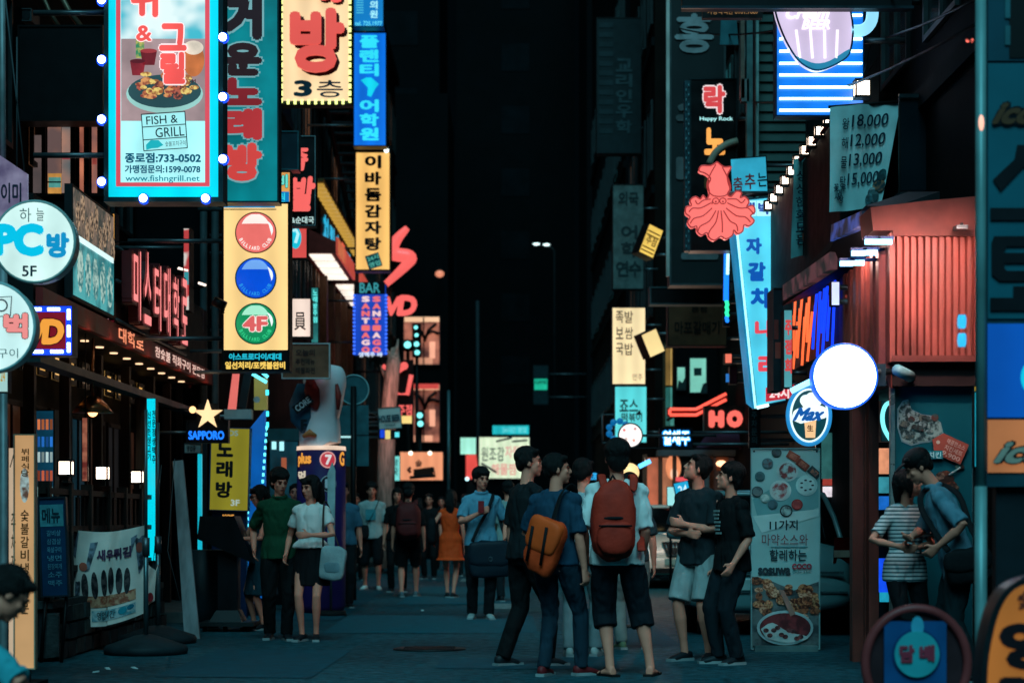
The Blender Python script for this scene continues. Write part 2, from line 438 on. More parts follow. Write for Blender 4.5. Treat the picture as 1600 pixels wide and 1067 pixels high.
L3 = house('dark house with the outside stair behind the potato soup sign', -4.05, 1, 37.05, 52, 15, 'b', z0=5.2, lit=(None, None, W_))
L4 = house('furthest dark house on the side of the red neon crown', -4.0, 1, 52.05, 70, 16, 'd', z0=4.2, lit=(None, W_, None))
R1 = house('house behind the red corrugated front', 3.6, -1, 10, 20.1, 13, 'k', z0=5.3, lit=(None,))
R2 = house('panelled house behind the mug sign and black awning', 3.75, -1, 20.15, 27.2, 13, 't', z0=7.6, lit=(None,))
R3 = house('dark house behind the happy karaoke sign', 4.25, -1, 27.25, 42.9, 15, 'd', z0=5.5, lit=(None, None, T_))
R4 = house('house with the lit corner column behind the bent red neon', 3.0, -1, 43.0, 52, 16, 'b', z0=5.5, lit=(None, None, None, W_))
R5 = house('furthest dark house on the side of the pale vertical signs', 2.9, -1, 52.05, 74, 20, 'd', z0=4.5, lit=(None, None, None, None, T_))
def block(label, x0, x1, y, h, wall, step=2.6, sh=3.3, z0=5, lit=()):
    """a house across the end of the street, its windows towards us"""
    r = thing('building', label, 'building', ((x0 + x1) / 2, y + 5, 0))
    mb = MB(); mb.box((x0, y, 0), (x1, y + 12, h)); mb.build('wall', r, WALLS[wall])
    pl = Pl(lambda u, v, n=0.0: V((u, y - n, v))); k = 0; zz = z0
    while zz + 1.9 < h:
        n = max(1, int((x1 - x0 - .6) / step))
        for i in range(n):
            c = x0 + (x1 - x0) * (i + .5) / n
            window(r, pl, c - .85, zz, c + .85, zz + 1.7, WALLS['d'], WALLS['k'], 1, .02); k += 1
        zz += sh
    q = MB(); q.box((x0 - .1, y - .15, h), (x1 + .1, y + 12.1, h + .3)); q.build('parapet', r, WALLS['g'])
    return r
block('tall dark tower closing the end of the street', -3.2, 3.6, 118, 52, 'k', step=3.2, sh=3.6, z0=9)
block('black block beside the tower at the street end', 3.8, 16, 104, 34, 'k', step=3.4, sh=3.6, z0=8)
block('black block left of the tower at the street end', -18, -3.4, 96, 30, 'k', step=3.4, sh=3.6, z0=9)
# ================================================================ LEFT SIDE, from near to far
XL = -4.0
RED = glow('#e8524e', 1.15, .08); SALMON = glow('#f0645f', 1.1, .06); CYAN = glow('#12c8e0', 1.1, .08); WHITE = glow('#ffffff', 1.6, .04)
CREAM = glow('#f8d39c', 1.0, .10, True, 1.2); INK = mat('#0c1a22', .5, key='ink'); INKB = mat('#123c4c', .5, key='inkb')
BULB = glow('#d8f4ff', 12.0, 0); BULBW = glow('#fff0b0', 1.6, 0, False)
TEXTC = glow('#a8e8e8', .8, .05, False); REDINK = mat('#b03038', .5, key='redink')

# ---- fish and grill box sign
pl = front(17.0)
r, pl = boxsign('grill_sign', 'tall bright cyan restaurant sign with a grilled food picture and blue bulbs round its edge', 'sign', 163, -70, 349, 316, 17.0, None, mat('#16343c', .4, key='cabteal'), th=.25, rim=7, arm=XL)
rect(r, pl, 'face_panel', 170, -63, 341, 308, glow('#00cfe4', 1.15, .10), n=.008)
rect(r, pl, 'inner_panel', 189, -60, 322, 290, glow('#a8eef0', 1.05, .12, True, 2.5), n=.016)
# picture of the food, printed on the inner panel
rect(r, pl, 'picture', 190, 62, 321, 190, glow('#a88e90', .85, .25, False, 4), n=.02, th=.003)
rect(r, pl, 'picture_sky', 190, -60, 321, 62, glowp('#3fb8cc', '#e6fbfb', 1.0, 3.2, .36, .6, 2), n=.0205, th=.003)
for cx, cyy, rx, ry, h1, h2 in ((233, 92, 13, 11, '#6c1a24', '#a0343a'), (216, 108, 12, 11, '#8c2430', '#571420')):
    poly(r, pl, 'picture_pot', [(cx - rx, cyy - ry), (cx + rx, cyy - ry), (cx + rx * .7, cyy + ry), (cx - rx * .7, cyy + ry)], glow(h1, .9, .3, False, 9), n=.024, th=.003)
    disc(r, pl, 'picture_pot', cx, cyy - ry, rx, 3.4, glow(h2, .9, .2, False), n=.026, th=.003, seg=18)
rect(r, pl, 'picture_bottle', 213, 62, 226, 92, glowp('#c7c060', '#2f8a58', .9, 20), n=.023, th=.003)
disc(r, pl, 'picture_bowl', 303, 95, 17, 26, glow('#c8703c', .9, .3, False, 6), n=.0225, th=.003)
disc(r, pl, 'picture_rice', 303, 76, 15.5, 11, glow('#ead8c4', .9, .2, False, 12), n=.0245, th=.003)
disc(r, pl, 'picture_plate', 258, 148, 60, 30, glow('#9fd4cc', .9, .15, False), n=.025, th=.003)
disc(r, pl, 'picture_plate', 258, 144, 57, 26, glow('#31545a', .8, .2, False), n=.0265, th=.003)
FOOD = [glowp('#5c1814', '#c46a38', .95, 26), glowp('#8a2a1c', '#e09a58', .95, 30), glowp('#3c120e', '#b85a40', .95, 40), glowp('#a05a20', '#f0d070', .95, 34)]
for i in range(38):
    a = random.uniform(0, 6.28); q = sqrt(random.random()); cx = 258 + 48 * q * cos(a); cyy = 140 + 22 * q * sin(a) - 5
    disc(r, pl, 'picture_meat', cx, cyy, random.uniform(5, 10), random.uniform(3, 6), FOOD[i % 4 if i % 7 else 3], n=.028 + .0002 * i, th=.003, seg=9)
for sx in (0, 1):
    x = 182 if not sx else 321
    rect(r, pl, 'red_border', x, -60, x + 7, 292, glow('#d84a5a', 1.0, .1, False), n=.021)
rect(r, pl, 'red_border', 189, 286, 321, 292, glow('#d84a5a', 1.0, .1, False), n=.021)
PINKW = glow('#ffe4e4', 1.1, .04, False)
T(r, pl, '쉬', 206, -32, 249, 30, RED, n=.05, bold=.05, outline=(PINKW, .035))
T(r, pl, '&', 214, 42, 239, 67, RED, n=.04, bold=.03, outline=(PINKW, .045))
T(r, pl, '그', 250, 39, 293, 82, RED, n=.04, bold=.05, outline=(PINKW, .04))
T(r, pl, '릴', 252, 84, 291, 134, RED, n=.05, bold=.05, outline=(PINKW, .04))
T(r, pl, 'TM', 295, 126, 307, 132, REDINK, n=.04, bold=.01)
pt = tilted(17.0, 258, 207, 4)
rect(r, pt, 'emblem_panel', 224, 179, 292, 234, glow('#a5eef0', 1.0, .05, False), n=.035, th=.003)
mbx = MB()
for q in (((224, 178), (292, 178)), ((292, 178), (292, 235)), ((292, 235), (224, 235)), ((224, 235), (224, 178)), ((224, 198), (292, 198)), ((224, 218), (292, 218))):
    mbx.tube([pt.p(*q[0], .038), pt.p(*q[1], .038)], .004, 5)
mbx.build('emblem_outline', r, INKB)
T(r, pt, 'FISH &', 231, 182, 280, 195, INKB, n=.04, bold=.005); T(r, pt, 'GRILL', 244, 201, 289, 216, INKB, n=.04, bold=.005)
T(r, pt, '숯불꼬치구이', 258, 223, 290, 231, INKB, n=.04, bold=0)
poly(r, pt, 'emblem_fish', [(228, 226), (236, 219), (248, 220), (255, 228), (246, 232), (236, 232), (228, 234)], glow('#1fb8c4', .9, .1, False), n=.039, th=.003)
T(r, pl, '종로점:733-0502', 196, 240, 315, 256, glow('#0a5f80', .7, .05, False), n=.03, bold=.04)
T(r, pl, '가맹점문의:1599-0078', 196, 259, 314, 272, glow('#0a5f80', .7, .05, False), n=.03, bold=.035)
T(r, pl, 'www.fishngrill.net', 197, 275, 313, 287, glow('#0a8aa0', .75, .05, False), n=.03, bold=.01)
b0 = None
for u, v in ((160, 2), (160, 95), (160, 188), (160, 285), (349, 60), (349, 153), (349, 250), (225, 311), (322, 311)):
    if b0 is None:
        m2 = MB(); m2.ball(pl.p(u, v, .04), .033, 12, 8); b0 = m2.build('bulb', r, BULB)
        m3 = MB(); m3.tube([pl.p(u, v, .0), pl.p(u, v, .03)], [.05, .042], 12); g0 = m3.build('bulb_socket', b0, glow('#1648e0', 1.6, 0))
        U0, V0_ = u, v
    else:
        dlt = pl.p(u, v) - pl.p(U0, V0_); c = copy_part(b0, r, dlt)
        h_ = g0.copy(); COL.objects.link(h_); h_.parent = c

# ---- teal karaoke sign behind it
r, pl = boxsign('karaoke_sign', 'dim teal vertical karaoke sign half behind the cyan grill sign', 'sign', 312, -70, 436, 317, 19.6, glow('#04767f', .9, .35, True, 2.2), mat('#12343a', .4, key='cab2'), th=.22, rim=2.5, arm=XL)
LET = [('거', -8, 66, '#241018', .7), ('운', 68, 122, '#2c1218', .7), ('노', 122, 168, '#8a1c26', .75), ('래', 170, 222, '#b83034', .9), ('방', 224, 286, '#cf403c', 1.0)]
for ch, v0, v1, h, e in LET:
    T(r, pl, ch, 350, v0, 410, v1 - 2, glow(h, e, .12, False), n=.022, bold=.075, outline=(glow('#7fb6bc', .75, .1, False), .05))

# ---- round boards and small signs at the near left
def roundsign(name, label, cx, cyy, R, d, face, rimm, th=.16, ry=None, arm=None):
    pl = front(d); ry = ry or R; k = d / F
    r = thing(name, label, 'sign', pl.p(cx, cyy + ry, -th / 2))
    mb = MB(); c = ell(cx, cyy, R, ry, 48)
    mb.prism([pl.p(u, v, 0) for u, v in c], [pl.p(u, v, -th) for u, v in c])
    o = ell(cx, cyy, R, ry, 48)
    mb.tube([pl.p(u, v, 0) for u, v in o] + [pl.p(*o[0], 0)], max(.008, R * k * .045), 6, cap=False)
    mb.build('drum', r, rimm)
    # slightly domed acrylic
    m2 = MB()
    def fn(a, b):
        rr = b; an = 2 * pi * a
        return pl.p(cx + (R - 1.5) * rr * cos(an), cyy + (ry - 1.5) * rr * sin(an), .012 + .05 * R * k * (1 - rr * rr))
    m2.grid(fn, 40, 6); m2.build('face_panel', r, face)
    if arm is not None:
        a = pl.p(cx + (R if arm > 0 else -R) * .9, cyy, -th / 2); m3 = MB(); m3.tube([a, V((arm, a.y, a.z))], .022, 6); m3.build('bracket', r, STEEL)
    return r, pl
r, pl = roundsign('round_sign', 'upper round white sign at the left edge, with big cyan letters', 54, 378, 63, 14.0, glow('#d4f4ee', .95, .10, True, 4), mat('#8fa8a4', .4, key='rimw'), arm=-3.9)
T(r, pl, 'PC', -8, 350, 70, 402, glow('#00b8dc', 1.05, .04, False), n=.03, bold=.07)
T(r, pl, '방', 74, 364, 110, 404, glow('#0a8cc0', 1.0, .04, False), n=.03, bold=.06)
T(r, pl, '5F', 36, 416, 59, 433, INKB, n=.03, bold=.02)
T(r, pl, '하', 32, 326, 50, 348, mat('#7d8a88', .6, key='greyink'), n=.025, bold=0); T(r, pl, '늘', 58, 326, 70, 346, mat('#4d6a70', .6, key='greyink2'), n=.025, bold=0)
r, pl = roundsign('round_sign', 'lower round white sign at the left edge, with one pink character', -16, 511, 70, 13.2, glow('#cdf2f0', .95, .10, True, 4), mat('#8fb4b4', .4, key='rimw2'), arm=-3.9)
T(r, pl, '벅', 8, 490, 46, 530, glow('#e88a86', 1.0, .1, False), n=.04, bold=.05, outline=(INK, .03))
T(r, pl, '구이', -2, 545, 30, 560, mat('#5a7a7c', .6, key='greyink3'), n=.03, bold=0)
line(r, pl, 'emblem', ell(4, 478, 9, 9, 16) + [(13, 478)], .005, INKB, n=.03); line(r, pl, 'emblem', [(-8, 466), (20, 464), (18, 494), (-8, 496), (-8, 466)], .004, INKB, n=.03)
r, pl = boxsign('video_room_sign', 'small red video room sign with orange letters in a frame of blue light dashes', 'sign', 38, 478, 114, 556, 14.6, glow('#7a1426', .9, .2, False), mat('#101a4a', .4, key='cabblue'), th=.16, rim=10, arm=-3.95)
for ch, a, b in (('D', 30, 58), ('V', 44, 74), ('D', 68, 102)):
    T(r, pl, ch, a, 499, b, 539, glow('#f0a040', 1.05, .06, False), n=.03, bold=.06, slant=.12, outline=(INK, .035))
DASH = glow('#c8f0ff', 5.0, 0)
HALO = glow('#1440f0', 1.5, 0, False)  # blue glow round the dashes, painted as glowing bands
rect(r, pl, 'halo_band', 39, 479, 113, 488, HALO, n=.024); rect(r, pl, 'halo_band', 39, 546, 113, 555, HALO, n=.024); rect(r, pl, 'halo_band', 104, 488, 113, 546, HALO, n=.024)
for a in ((46, 484, 66, 484), (76, 484, 95, 484), (109, 484, 109, 500), (109, 509, 109, 527), (109, 536, 109, 551), (50, 550, 69, 550), (81, 550, 100, 550)):
    mb = MB(); mb.tube([pl.p(a[0], a[1], .036), pl.p(a[2], a[3], .036)], .012, 8); mb.build('light_dash', r, DASH)
# lilac cloth sign and pale post at the edge
plz = tilted(14.8, 10, 290, 0)
r = thing('banner', 'lilac printed banner cut off by the left edge above the round signs', 'banner', plz.p(0, 330))
poly(r, plz, 'printed_sheet', [(-60, 196), (0, 243), (43, 272), (43, 318), (-60, 400)], glowp('#5c4a78', '#a9a4c8', .55, 5, .35, .65), n=.0, th=.03)
T(r, plz, '이미', 2, 286, 34, 318, mat('#1d2a40', .6, key='navyink'), n=.012, bold=.03)
line(r, plz, 'hanging_rope', [(28, 60), (28, 262)], .006, GREY); line(r, plz, 'hanging_rope', [(10, 0), (40, 270)], .006, GREY)
mb = MB(); mb.tube([P(3, -60, 14.9), P(5, 300, 14.9)], .022, 10); mb.tube([P(5, 300, 14.9), P(6, 1000, 14.9), V((PX(6, 14.9), 14.9, 0))], .03, 10)
tag(mb.build('post', None, mat('#8d9a9c', .5, metal=.3, key='palepost')), 'thin pale metal post at the left edge of the street', 'post')
r, pl = boxsign('notice_board', 'small pale notice board under the lower round sign', 'sign', -30, 575, 15, 614, 13.6, glow('#aee0dc', .8, .1, False), GREY, th=.05, rim=2)
T(r, pl, '24', 2, 580, 9, 596, glow('#c8a030', .8, .1, False), n=.02, bold=.02)
mb = MB(); mb.tube([pl.p(-20, 580, -.03), V((-3.95, 13.6, PZ(580, 13.6)))], .015, 6); mb.build('bracket', r, STEEL)

# ---- upper storey at the near left: dark board, lit window strip
pls = side(-4.95, 1)
r, pl = boxsign('blank_sign', 'big unlit black sign box over the lit window at the upper left', 'sign', 28, 40, 161, 190, 20.6, mat('#0a0e12', .5, key='unlit'), BLACK, th=.3, rim=3, arm=-5.0)
r = thing('lit_window', 'row of tall warm lit windows under the black sign box', 'window', (-4.95, 22.6, 4.8))
plw = front(21.4)
mbw = MB(); mbw.prism([plw.p(u, v, 0) for u, v in ((20, 330), (168, 330), (168, 190), (20, 190))], [plw.p(u, v, -.12) for u, v in ((20, 330), (168, 330), (168, 190), (20, 190))]); mbw.build('surround', r, BLACK)
for a, b, v0, h1, h2 in ((49, 65, 212, '#4a4648', '#6b5a58'), (75, 96, 194, '#b07860', '#705a58'), (97, 110, 194, '#4f6a70', '#b88a78'), (125, 131, 194, '#e08868', '#804840'), (144, 152, 194, '#d88468', '#6a5658')):
    q = rect(r, plw, 'pane', a, v0, b, 302, glowp(h1, h2, .75, 3.0, .35, .65, 2), n=.02, th=.01)
for a, b, v0, v1, h in ((76, 97, 272, 304, '#e0a050'), (77, 96, 278, 294, '#58a8a0'), (98, 110, 240, 250, '#a04850'), (125, 131, 240, 246, '#a04850'), (145, 152, 248, 258, '#b05048')):
    rect(r, plw, 'curtain_band', a, v0, b, v1, glow(h, .7, .3, False, 8), n=.03 + .002 * (v0 - 240) / 60, th=.004)
mb = MB(); frame_bars(mb, plw, 18, 186, 168, 308, 3, 4, -.0, .06)
for u in (70, 116, 138): mb.prism([plw.p(a, b, .06) for a, b in ((u - 3, 306), (u + 3, 306), (u + 3, 190), (u - 3, 190))], [plw.p(a, b, .0) for a, b in ((u - 3, 306), (u + 3, 306), (u + 3, 190), (u - 3, 190))])
mb.tube([plw.p(76, 286, .05), plw.p(97, 286, .05)], .008, 6); mb.build('frame', r, BLACK)
# pipes and stair beams above
for pts, rr, lb in (([(56, -30), (78, 20), (92, 42)], .022, 'thin slanting pipe lit amber above the black sign box'), ([(82, -30), (108, 18), (126, 42)], .03, 'thick slanting pipe above the black sign box')):
    mb = MB(); mb.tube([P(a, b, 21.0) for a, b in pts], rr, 8)
    tag(mb.build('pipe', None, mat('#7a6a58', .4, metal=.5, key='pipew' + str(rr))), lb, 'pipe')
r, pl = boxsign('air_conditioner', 'air conditioner unit on the wall at the top left corner', 'air conditioner', 18, 14, 50, 34, 20.9, None, GREY, th=.35, rim=1.5)
for i in range(4): rect(r, pl, 'grille_slat', 21, 17 + i * 4, 33, 19 + i * 4, DARK, n=.012)
disc(r, pl, 'fan', 41, 24, 6.5, 7.5, DARK, n=.012)

# ---- shop with the neon blade letters
XS = -4.0; ps = side(XS, 1)
shop = thing('storefront', 'timber restaurant front with downlit red fascia and a row of posts', 'storefront', (XS - .5, 22.5, 0))
# back wall, soffit, beam, fascia
mb = MB(); mb.box((-4.95, 17.2, 0), (-5.0, 27.1, 3.05)); mb.build('back_wall', shop, mat('#191412', .8, var=.4, scale=3, key='shopback'))
mb = MB(); mb.box((XS, 17.2, 2.95), (-4.95, 27.0, 3.02)); mb.build('soffit', shop, mat('#221a16', .6, key='soffit'))
mb = MB(); mb.box((XS - .001, 17.2, 2.95), (XS + .06, 27.0, 3.13)); mb.build('fascia', shop, mat('#8c2c2a', .45, var=.2, key='fasc'))
mb = MB(); mb.box((XS - .02, 17.2, 3.02), (-4.95, 27.0, 3.92)); mb.build('parapet', shop, mat('#14181a', .7, key='parap'))
mb = MB(); mb.box((XS - .12, 17.2, 2.50), (XS + .04, 26.6, 2.57)); mb.build('beam', shop, mat('#2c3a3c', .5, key='beam'))
DL = glow('#ffd0a0', 1.6, 0, True); d0 = None
for row, xx in enumerate((-4.22,)):
    for i in range(12):
        yy = 18.0 + i * .74 + row * .35
        if d0 is None:
            m2 = MB(); m2.tube([(xx, yy, 2.947), (xx, yy, 2.935)], .042, 12); d0 = m2.build('downlight', shop, DL); D0 = V((xx, yy, 0))
        else: copy_part(d0, shop, V((xx, yy, 0)) - D0)
for i in range(9):
    lp_ = bpy.data.lights.new('downlight_lamp', 'POINT'); lp_.energy = 0.7; lp_.color = (1, .62, .36); lp_.shadow_soft_size = .06
    lo = bpy.data.objects.new('downlight_lamp', lp_); COL.objects.link(lo); lo.parent = shop; lo.location = V((XS + .12, 18 + i * 1.05, 2.86)) - ORG[shop.name]
# lettering on the fascia
T(shop, ps, '대학로', 20.5, 3.115, 21.9, 2.965, glow('#ff9a70', 1.0, .1, False), n=.064, bold=.02)
T(shop, ps, '참숯불 직화구이 전문점', 22.6, 3.10, 26.2, 2.98, glow('#ffd8c8', .9, .1, False), n=.064, bold=.01)
# small transom lights under the soffit
for i in range(13):
    yy = 18.0 + i * .66
    q = window(shop, side(-4.6, 1), yy - .2, 2.86, yy + .2, 2.58, glow(('#e8b468', '#c89a58', '#5c5040', '#e0a858')[i % 4], (.9, .7, .3, .85)[i % 4], .3, False), BLACK, 0, .03)
# posts and screen wall below
WOOD = mat('#5a4436', .6, var=.3, scale=10, vscale=(4, 4, .5), bump=.3, key='wood'); DWOOD = mat('#241a16', .6, var=.4, scale=8, vscale=(4, 4, .5), bump=.3, key='dwood')
for yy in (17.6, 18.9, 20.4, 22.0, 23.6, 25.2, 26.4):
    mb = MB(); mb.box((XS - .5, yy - .05, 0), (XS - .4, yy + .05, 2.94)); mb.build('post', shop, DWOOD)
for i in range(9):
    yy = 17.5 + i * 1.02; window(shop, side(-4.9, 1), yy, 2.35, yy + .86, .9, glow(('#3a2218', '#0c2a36', '#4a2c1c', '#14181c')[i % 4], (.5, .6, .35, .5)[i % 4], .5, False, 2.5), DWOOD, 1, .04)
# things glimpsed inside: a hood lamp, a red hanging scroll, a lit fridge
r = thing('hood_lamp', 'copper hood lamp glinting inside the timber restaurant', 'lamp', P(145, 640, 19.8))
mb = MB(); c = P(145, 640, 19.8)
mb.tube([c + V((0, 0, .13)), c + V((0, 0, .05)), c + V((0, 0, -.03))], [.05, .14, .2], 18); mb.tube([c + V((0, 0, .13)), V((c.x, c.y, 2.93))], .012, 6); mb.build('hood', r, mat('#b07850', .3, metal=.9, key='copper'))
mb = MB(); mb.ball(c - V((0, 0, .02)), .05, 10, 6); mb.build('bulb', r, glow('#ffb070', 4, 0))
r, pl = boxsign('hanging_scroll', 'narrow reddish hanging scroll in the timber restaurant', 'scroll', 128, 652, 138, 752, 19.4, glowp('#7a2c24', '#c87c60', .55, 9), DWOOD, th=.02, rim=1)
mb = MB(); mb.tube([pl.p(133, 652, -.01), V((PX(133, 19.4), 19.41, 2.94))], .006, 5); mb.build('cord', r, BLACK)
r, pl = boxsign('drinks_fridge', 'lit drinks fridge deep in the timber restaurant at the far left', 'fridge', 55, 640, 86, 860, 20.4, glow('#0a3a50', .8, .5, False, 4), DARK, th=.5, rim=2)
for i, (v, h) in enumerate(((655, '#d87848'), (682, '#2a78d8'), (706, '#c8e8e8'), (735, '#d86848'), (760, '#a8d8d0'))):
    for j in range(4): rect(r, pl, 'bottle', 59 + j * 6.5, v, 63 + j * 6.5, v + 16, glow(h, (.9, .5, .7, .3)[(i + j) % 4], .2, False), n=.014)
# black letters panel: lit backing boards with the neon blades
r = thing('neon_letter_sign', 'row of tall pink neon channel letters receding along the restaurant roof', 'sign', (XS, 22.6, 3.14))
mb = MB(); mb.box((XS + .0, 20.3, 3.16), (XS + .05, 24.2, 3.9)); mb.build('backing_board', r, mat('#3a1a1c', .5, key='backb'))
mb = MB()
for z in (3.16, 3.55, 3.88): mb.tube([(XS + .08, 20.3, z), (XS + .08, 24.6, z)], .018, 6)
mb.build('rail', r, GREY)
plr = side(XS + .10, 1); NEONP = glow('#ff8a88', 1.0, .15); CH = mat('#5a1c20', .4, key='chan')
for i, ch in enumerate('미스터대학로'):
    a = 20.4 + i * .6; T(r, plr, ch, a, 3.93 + .05 * (i % 2), a + .48, 3.17, CH, n=.06, bold=.07, ext=.05, name='channel')
    T(r, plr, ch, a + .04, 3.90 + .05 * (i % 2), a + .44, 3.20, NEONP, n=.125, bold=.012, name='neon_tube')
r = thing('poster_board', 'collage of backlit food drawings at the near end of the restaurant roof', 'sign', (XS, 19.4, 3.1))
mb = MB(); mb.box((XS - .0, 18.3, 3.16), (XS + .07, 20.2, 4.18)); mb.build('board', r, DARK)
pq = side(XS + .07, 1)
rect(r, pq, 'print', 18.33, 4.15, 20.17, 3.72, glowp('#3c4a48', '#9a8474', .6, 7, .4, .6), n=.008); rect(r, pq, 'print', 18.33, 3.715, 20.17, 3.19, glowp('#0c6a74', '#4ab4b8', .8, 4, .4, .6), n=.008)
for i in range(9):
    disc(r, pq, 'drawing', 18.5 + .2 * i, 3.92 + .1 * sin(i * 2.1), .09, .13, glowp('#2a2c2c', '#c8a888', .7, 22), n=.012 + .0004 * i, th=.003, seg=14)
for i in range(5): disc(r, pq, 'drawing', 18.6 + .34 * i, 3.44, .13, .2, glowp('#187a80', '#b8dcd0', .8, 18), n=.012 + .0004 * i, th=.003, seg=16)
rect(r, pq, 'light_strip', 18.5, 3.74, 20.1, 3.69, glow('#d0f0f0', 1.2, .1), n=.02)
r, pl = boxsign('led_sign', 'small pink and white light letters beside the food drawings', 'sign', 152, 453, 180, 505, 20.4, glow('#58101c', .8, .2, False), BLACK, th=.05, rim=1)
for i, s_ in enumerate(('영업중', '소주방', '환영')): T(r, pl, s_, 153, 457 + 15 * i, 178, 470 + 15 * i, glow('#ffb8c8', 1.2, .1, False), n=.014, bold=.03)
# lips sign over the roof
r, pl = boxsign('lips_sign', 'orange lit sign with a big pink mouth above the restaurant roof', 'sign', 100, 333, 181, 412, 23.0, glow('#f0a850', .95, .12), DARK, th=.2, rim=2, arm=-5.0)
poly(r, pl, 'lips', [(106, 352), (116, 340), (130, 336), (137, 341), (146, 335), (154, 342), (158, 362), (160, 380), (140, 384), (116, 372)], glow('#e86a5c', .95, .15, False), n=.014)
poly(r, pl, 'lips_gloss', [(112, 350), (130, 342), (148, 342), (146, 356), (130, 360)], glow('#f0c0b4', .9, .1, False), n=.018)
line(r, pl, 'wire', [(60, 376), (240, 380)], .008, BLACK)
# dark gable and the thin edge-on sign
r = thing('gable_screen', 'dark pointed screen wall at the far end of the neon letters', 'screen', (PX(278, 26.9), 26.9, 2.5))
plg = front(26.9); poly(r, plg, 'panel', [(262, 606), (286, 448), (296, 606)], BLACK, n=0, th=.1)
mb = MB(); mb.tube([plg.p(262, 604, .02), plg.p(286, 446, .02), plg.p(297, 606, .02)], .02, 6); mb.build('edge_trim', r, mat('#6a2a2c', .4, key='trimr')); 
mb = MB(); mb.box((PX(279, 26.9) - .04, 26.92, 0), (PX(279, 26.9) + .04, 27.0, 3)); mb.build('post', r, BLACK)
r, pl = boxsign('edge_sign', 'narrow red and white vertical sign seen edge on above the gable', 'sign', 286, 356, 297, 486, 25.0, glowp('#c83c3c', '#e8e0d8', .8, 3.2, .48, .52, 1), BLACK, th=.3, rim=1.5, arm=-5)
rect(r, pl, 'teal_block', 288, 425, 295, 445, glow('#3aa0a8', .8, .1, False), n=.014)
for px, lb in ((318, 'grey downpipe beside the billiard ball sign'), (336, 'thin drainpipe just left of the billiard ball sign')):
    mb = MB(); mb.tube([(PX(px, 27.0), 27.0, .0), (PX(px, 27.0), 27.0, 9)], .05, 8); tag(mb.build('downpipe', None, mat('#3a4a4e', .5, key='dpipe')), lb, 'pipe')
for u0, v0, u1, v1, h, s_, lb in ((304, 486, 317, 518, '#e8c0a8', .8, 'pale lit square window left of the billiard ball sign'), (306, 536, 316, 552, '#d8a890', .8, 'small lit window under the pale square one'), (290, 576, 303, 600, '#e86a60', .9, 'small red lit box by the gable end')):
    r, pl = boxsign('lit_box', lb, 'light box', u0, v0, u1, v1, 26.6, glow(h, s_, .2, False), BLACK, th=.1, rim=1, arm=-5)
for a, b, v in ((278, 294, 420), (310, 322, 443)):
    r = thing('spot_lamp', 'slim white spot lamp on the wall ' + ('by the edge on sign' if a < 300 else 'left of the billiard ball sign'), 'lamp', P(a, v, 25)); mb = MB(); mb.tube([P(a, v - 1, 25), P(b, v + 3, 25)], .014, 8); mb.build('tube', r, glow('#ffe8d8', 2, 0)); mb = MB(); mb.tube([P(b, v + 3, 25), P(b, v + 3, 25) + V((-.6, 1, 0))], .02, 6); mb.build('arm', r, BLACK)

# ---- fence with the three lantern posts, low stone wall, blue menu board
fen = thing('fence', 'dark rail fence before the timber restaurant', 'fence', (-3.9, 19.6, 0))
for z in (.75, 1.1, 1.42):
    mb = MB(); mb.box((-3.93, 17.0, z - .025), (-3.87, 22.3, z + .025)); mb.build('rail', fen, DWOOD)
for i in range(7):
    yy = 17.1 + i * .85; mb = MB(); mb.box((-3.95, yy - .04, .5), (-3.85, yy + .04, 1.5)); mb.build('post', fen, DWOOD)
for i in range(18):
    yy = 17.3 + i * .28; mb = MB(); mb.box((-3.915, yy - .06, .5), (-3.895, yy + .06, 1.38)); mb.build('board', fen, DWOOD)
ST = [mat('#3a3f40', .9, var=.4, scale=9, bump=.6, key='st0'), mat('#2c3133', .9, var=.4, scale=9, bump=.6, key='st1'), mat('#474846', .9, var=.4, scale=9, bump=.6, key='st2')]
wl = thing('stone_wall', 'low rough stone wall under the rail fence', 'wall', (-3.9, 19.6, 0))
mb = MB(); mb.box((-4.1, 17.0, 0), (-3.84, 22.3, .44)); mb.build('mortar', wl, mat('#22272a', .95, bump=.4, key='mortar'))
def stone(cx, cyy, cz, ax, ay, az, k):
    mb = MB(); q = []
    for z in (-1, 1):
        for sx, sy in ((-1, -1), (1, -1), (1, 1), (-1, 1)): q.append((cx + sx * ax * random.uniform(.8, 1), cyy + sy * ay * random.uniform(.82, 1), cz + z * az * random.uniform(.8, 1)))
    mb.hexa(q); mb.build('stone', wl, ST[k % 3])
k = 0
for row in range(3):
    yy = 17.05 + .1 * row
    while yy < 22.1:
        ln = random.uniform(.28, .5); stone(-3.82, yy + ln / 2, .08 + .15 * row, .05, ln / 2 - .015, .07, k); k += 1; yy += ln
for x in (-3.95,):
    for kx in range(2): stone(-3.99 + .17 * kx, 16.98, .22, .075, .03, .2, k + kx)
mb = MB(); mb.box((-4.14, 16.95, .44), (-3.80, 22.35, .5)); mb.build('coping', wl, ST[0])
LAN = glow('#ffe4cc', 6.0, .06, True)
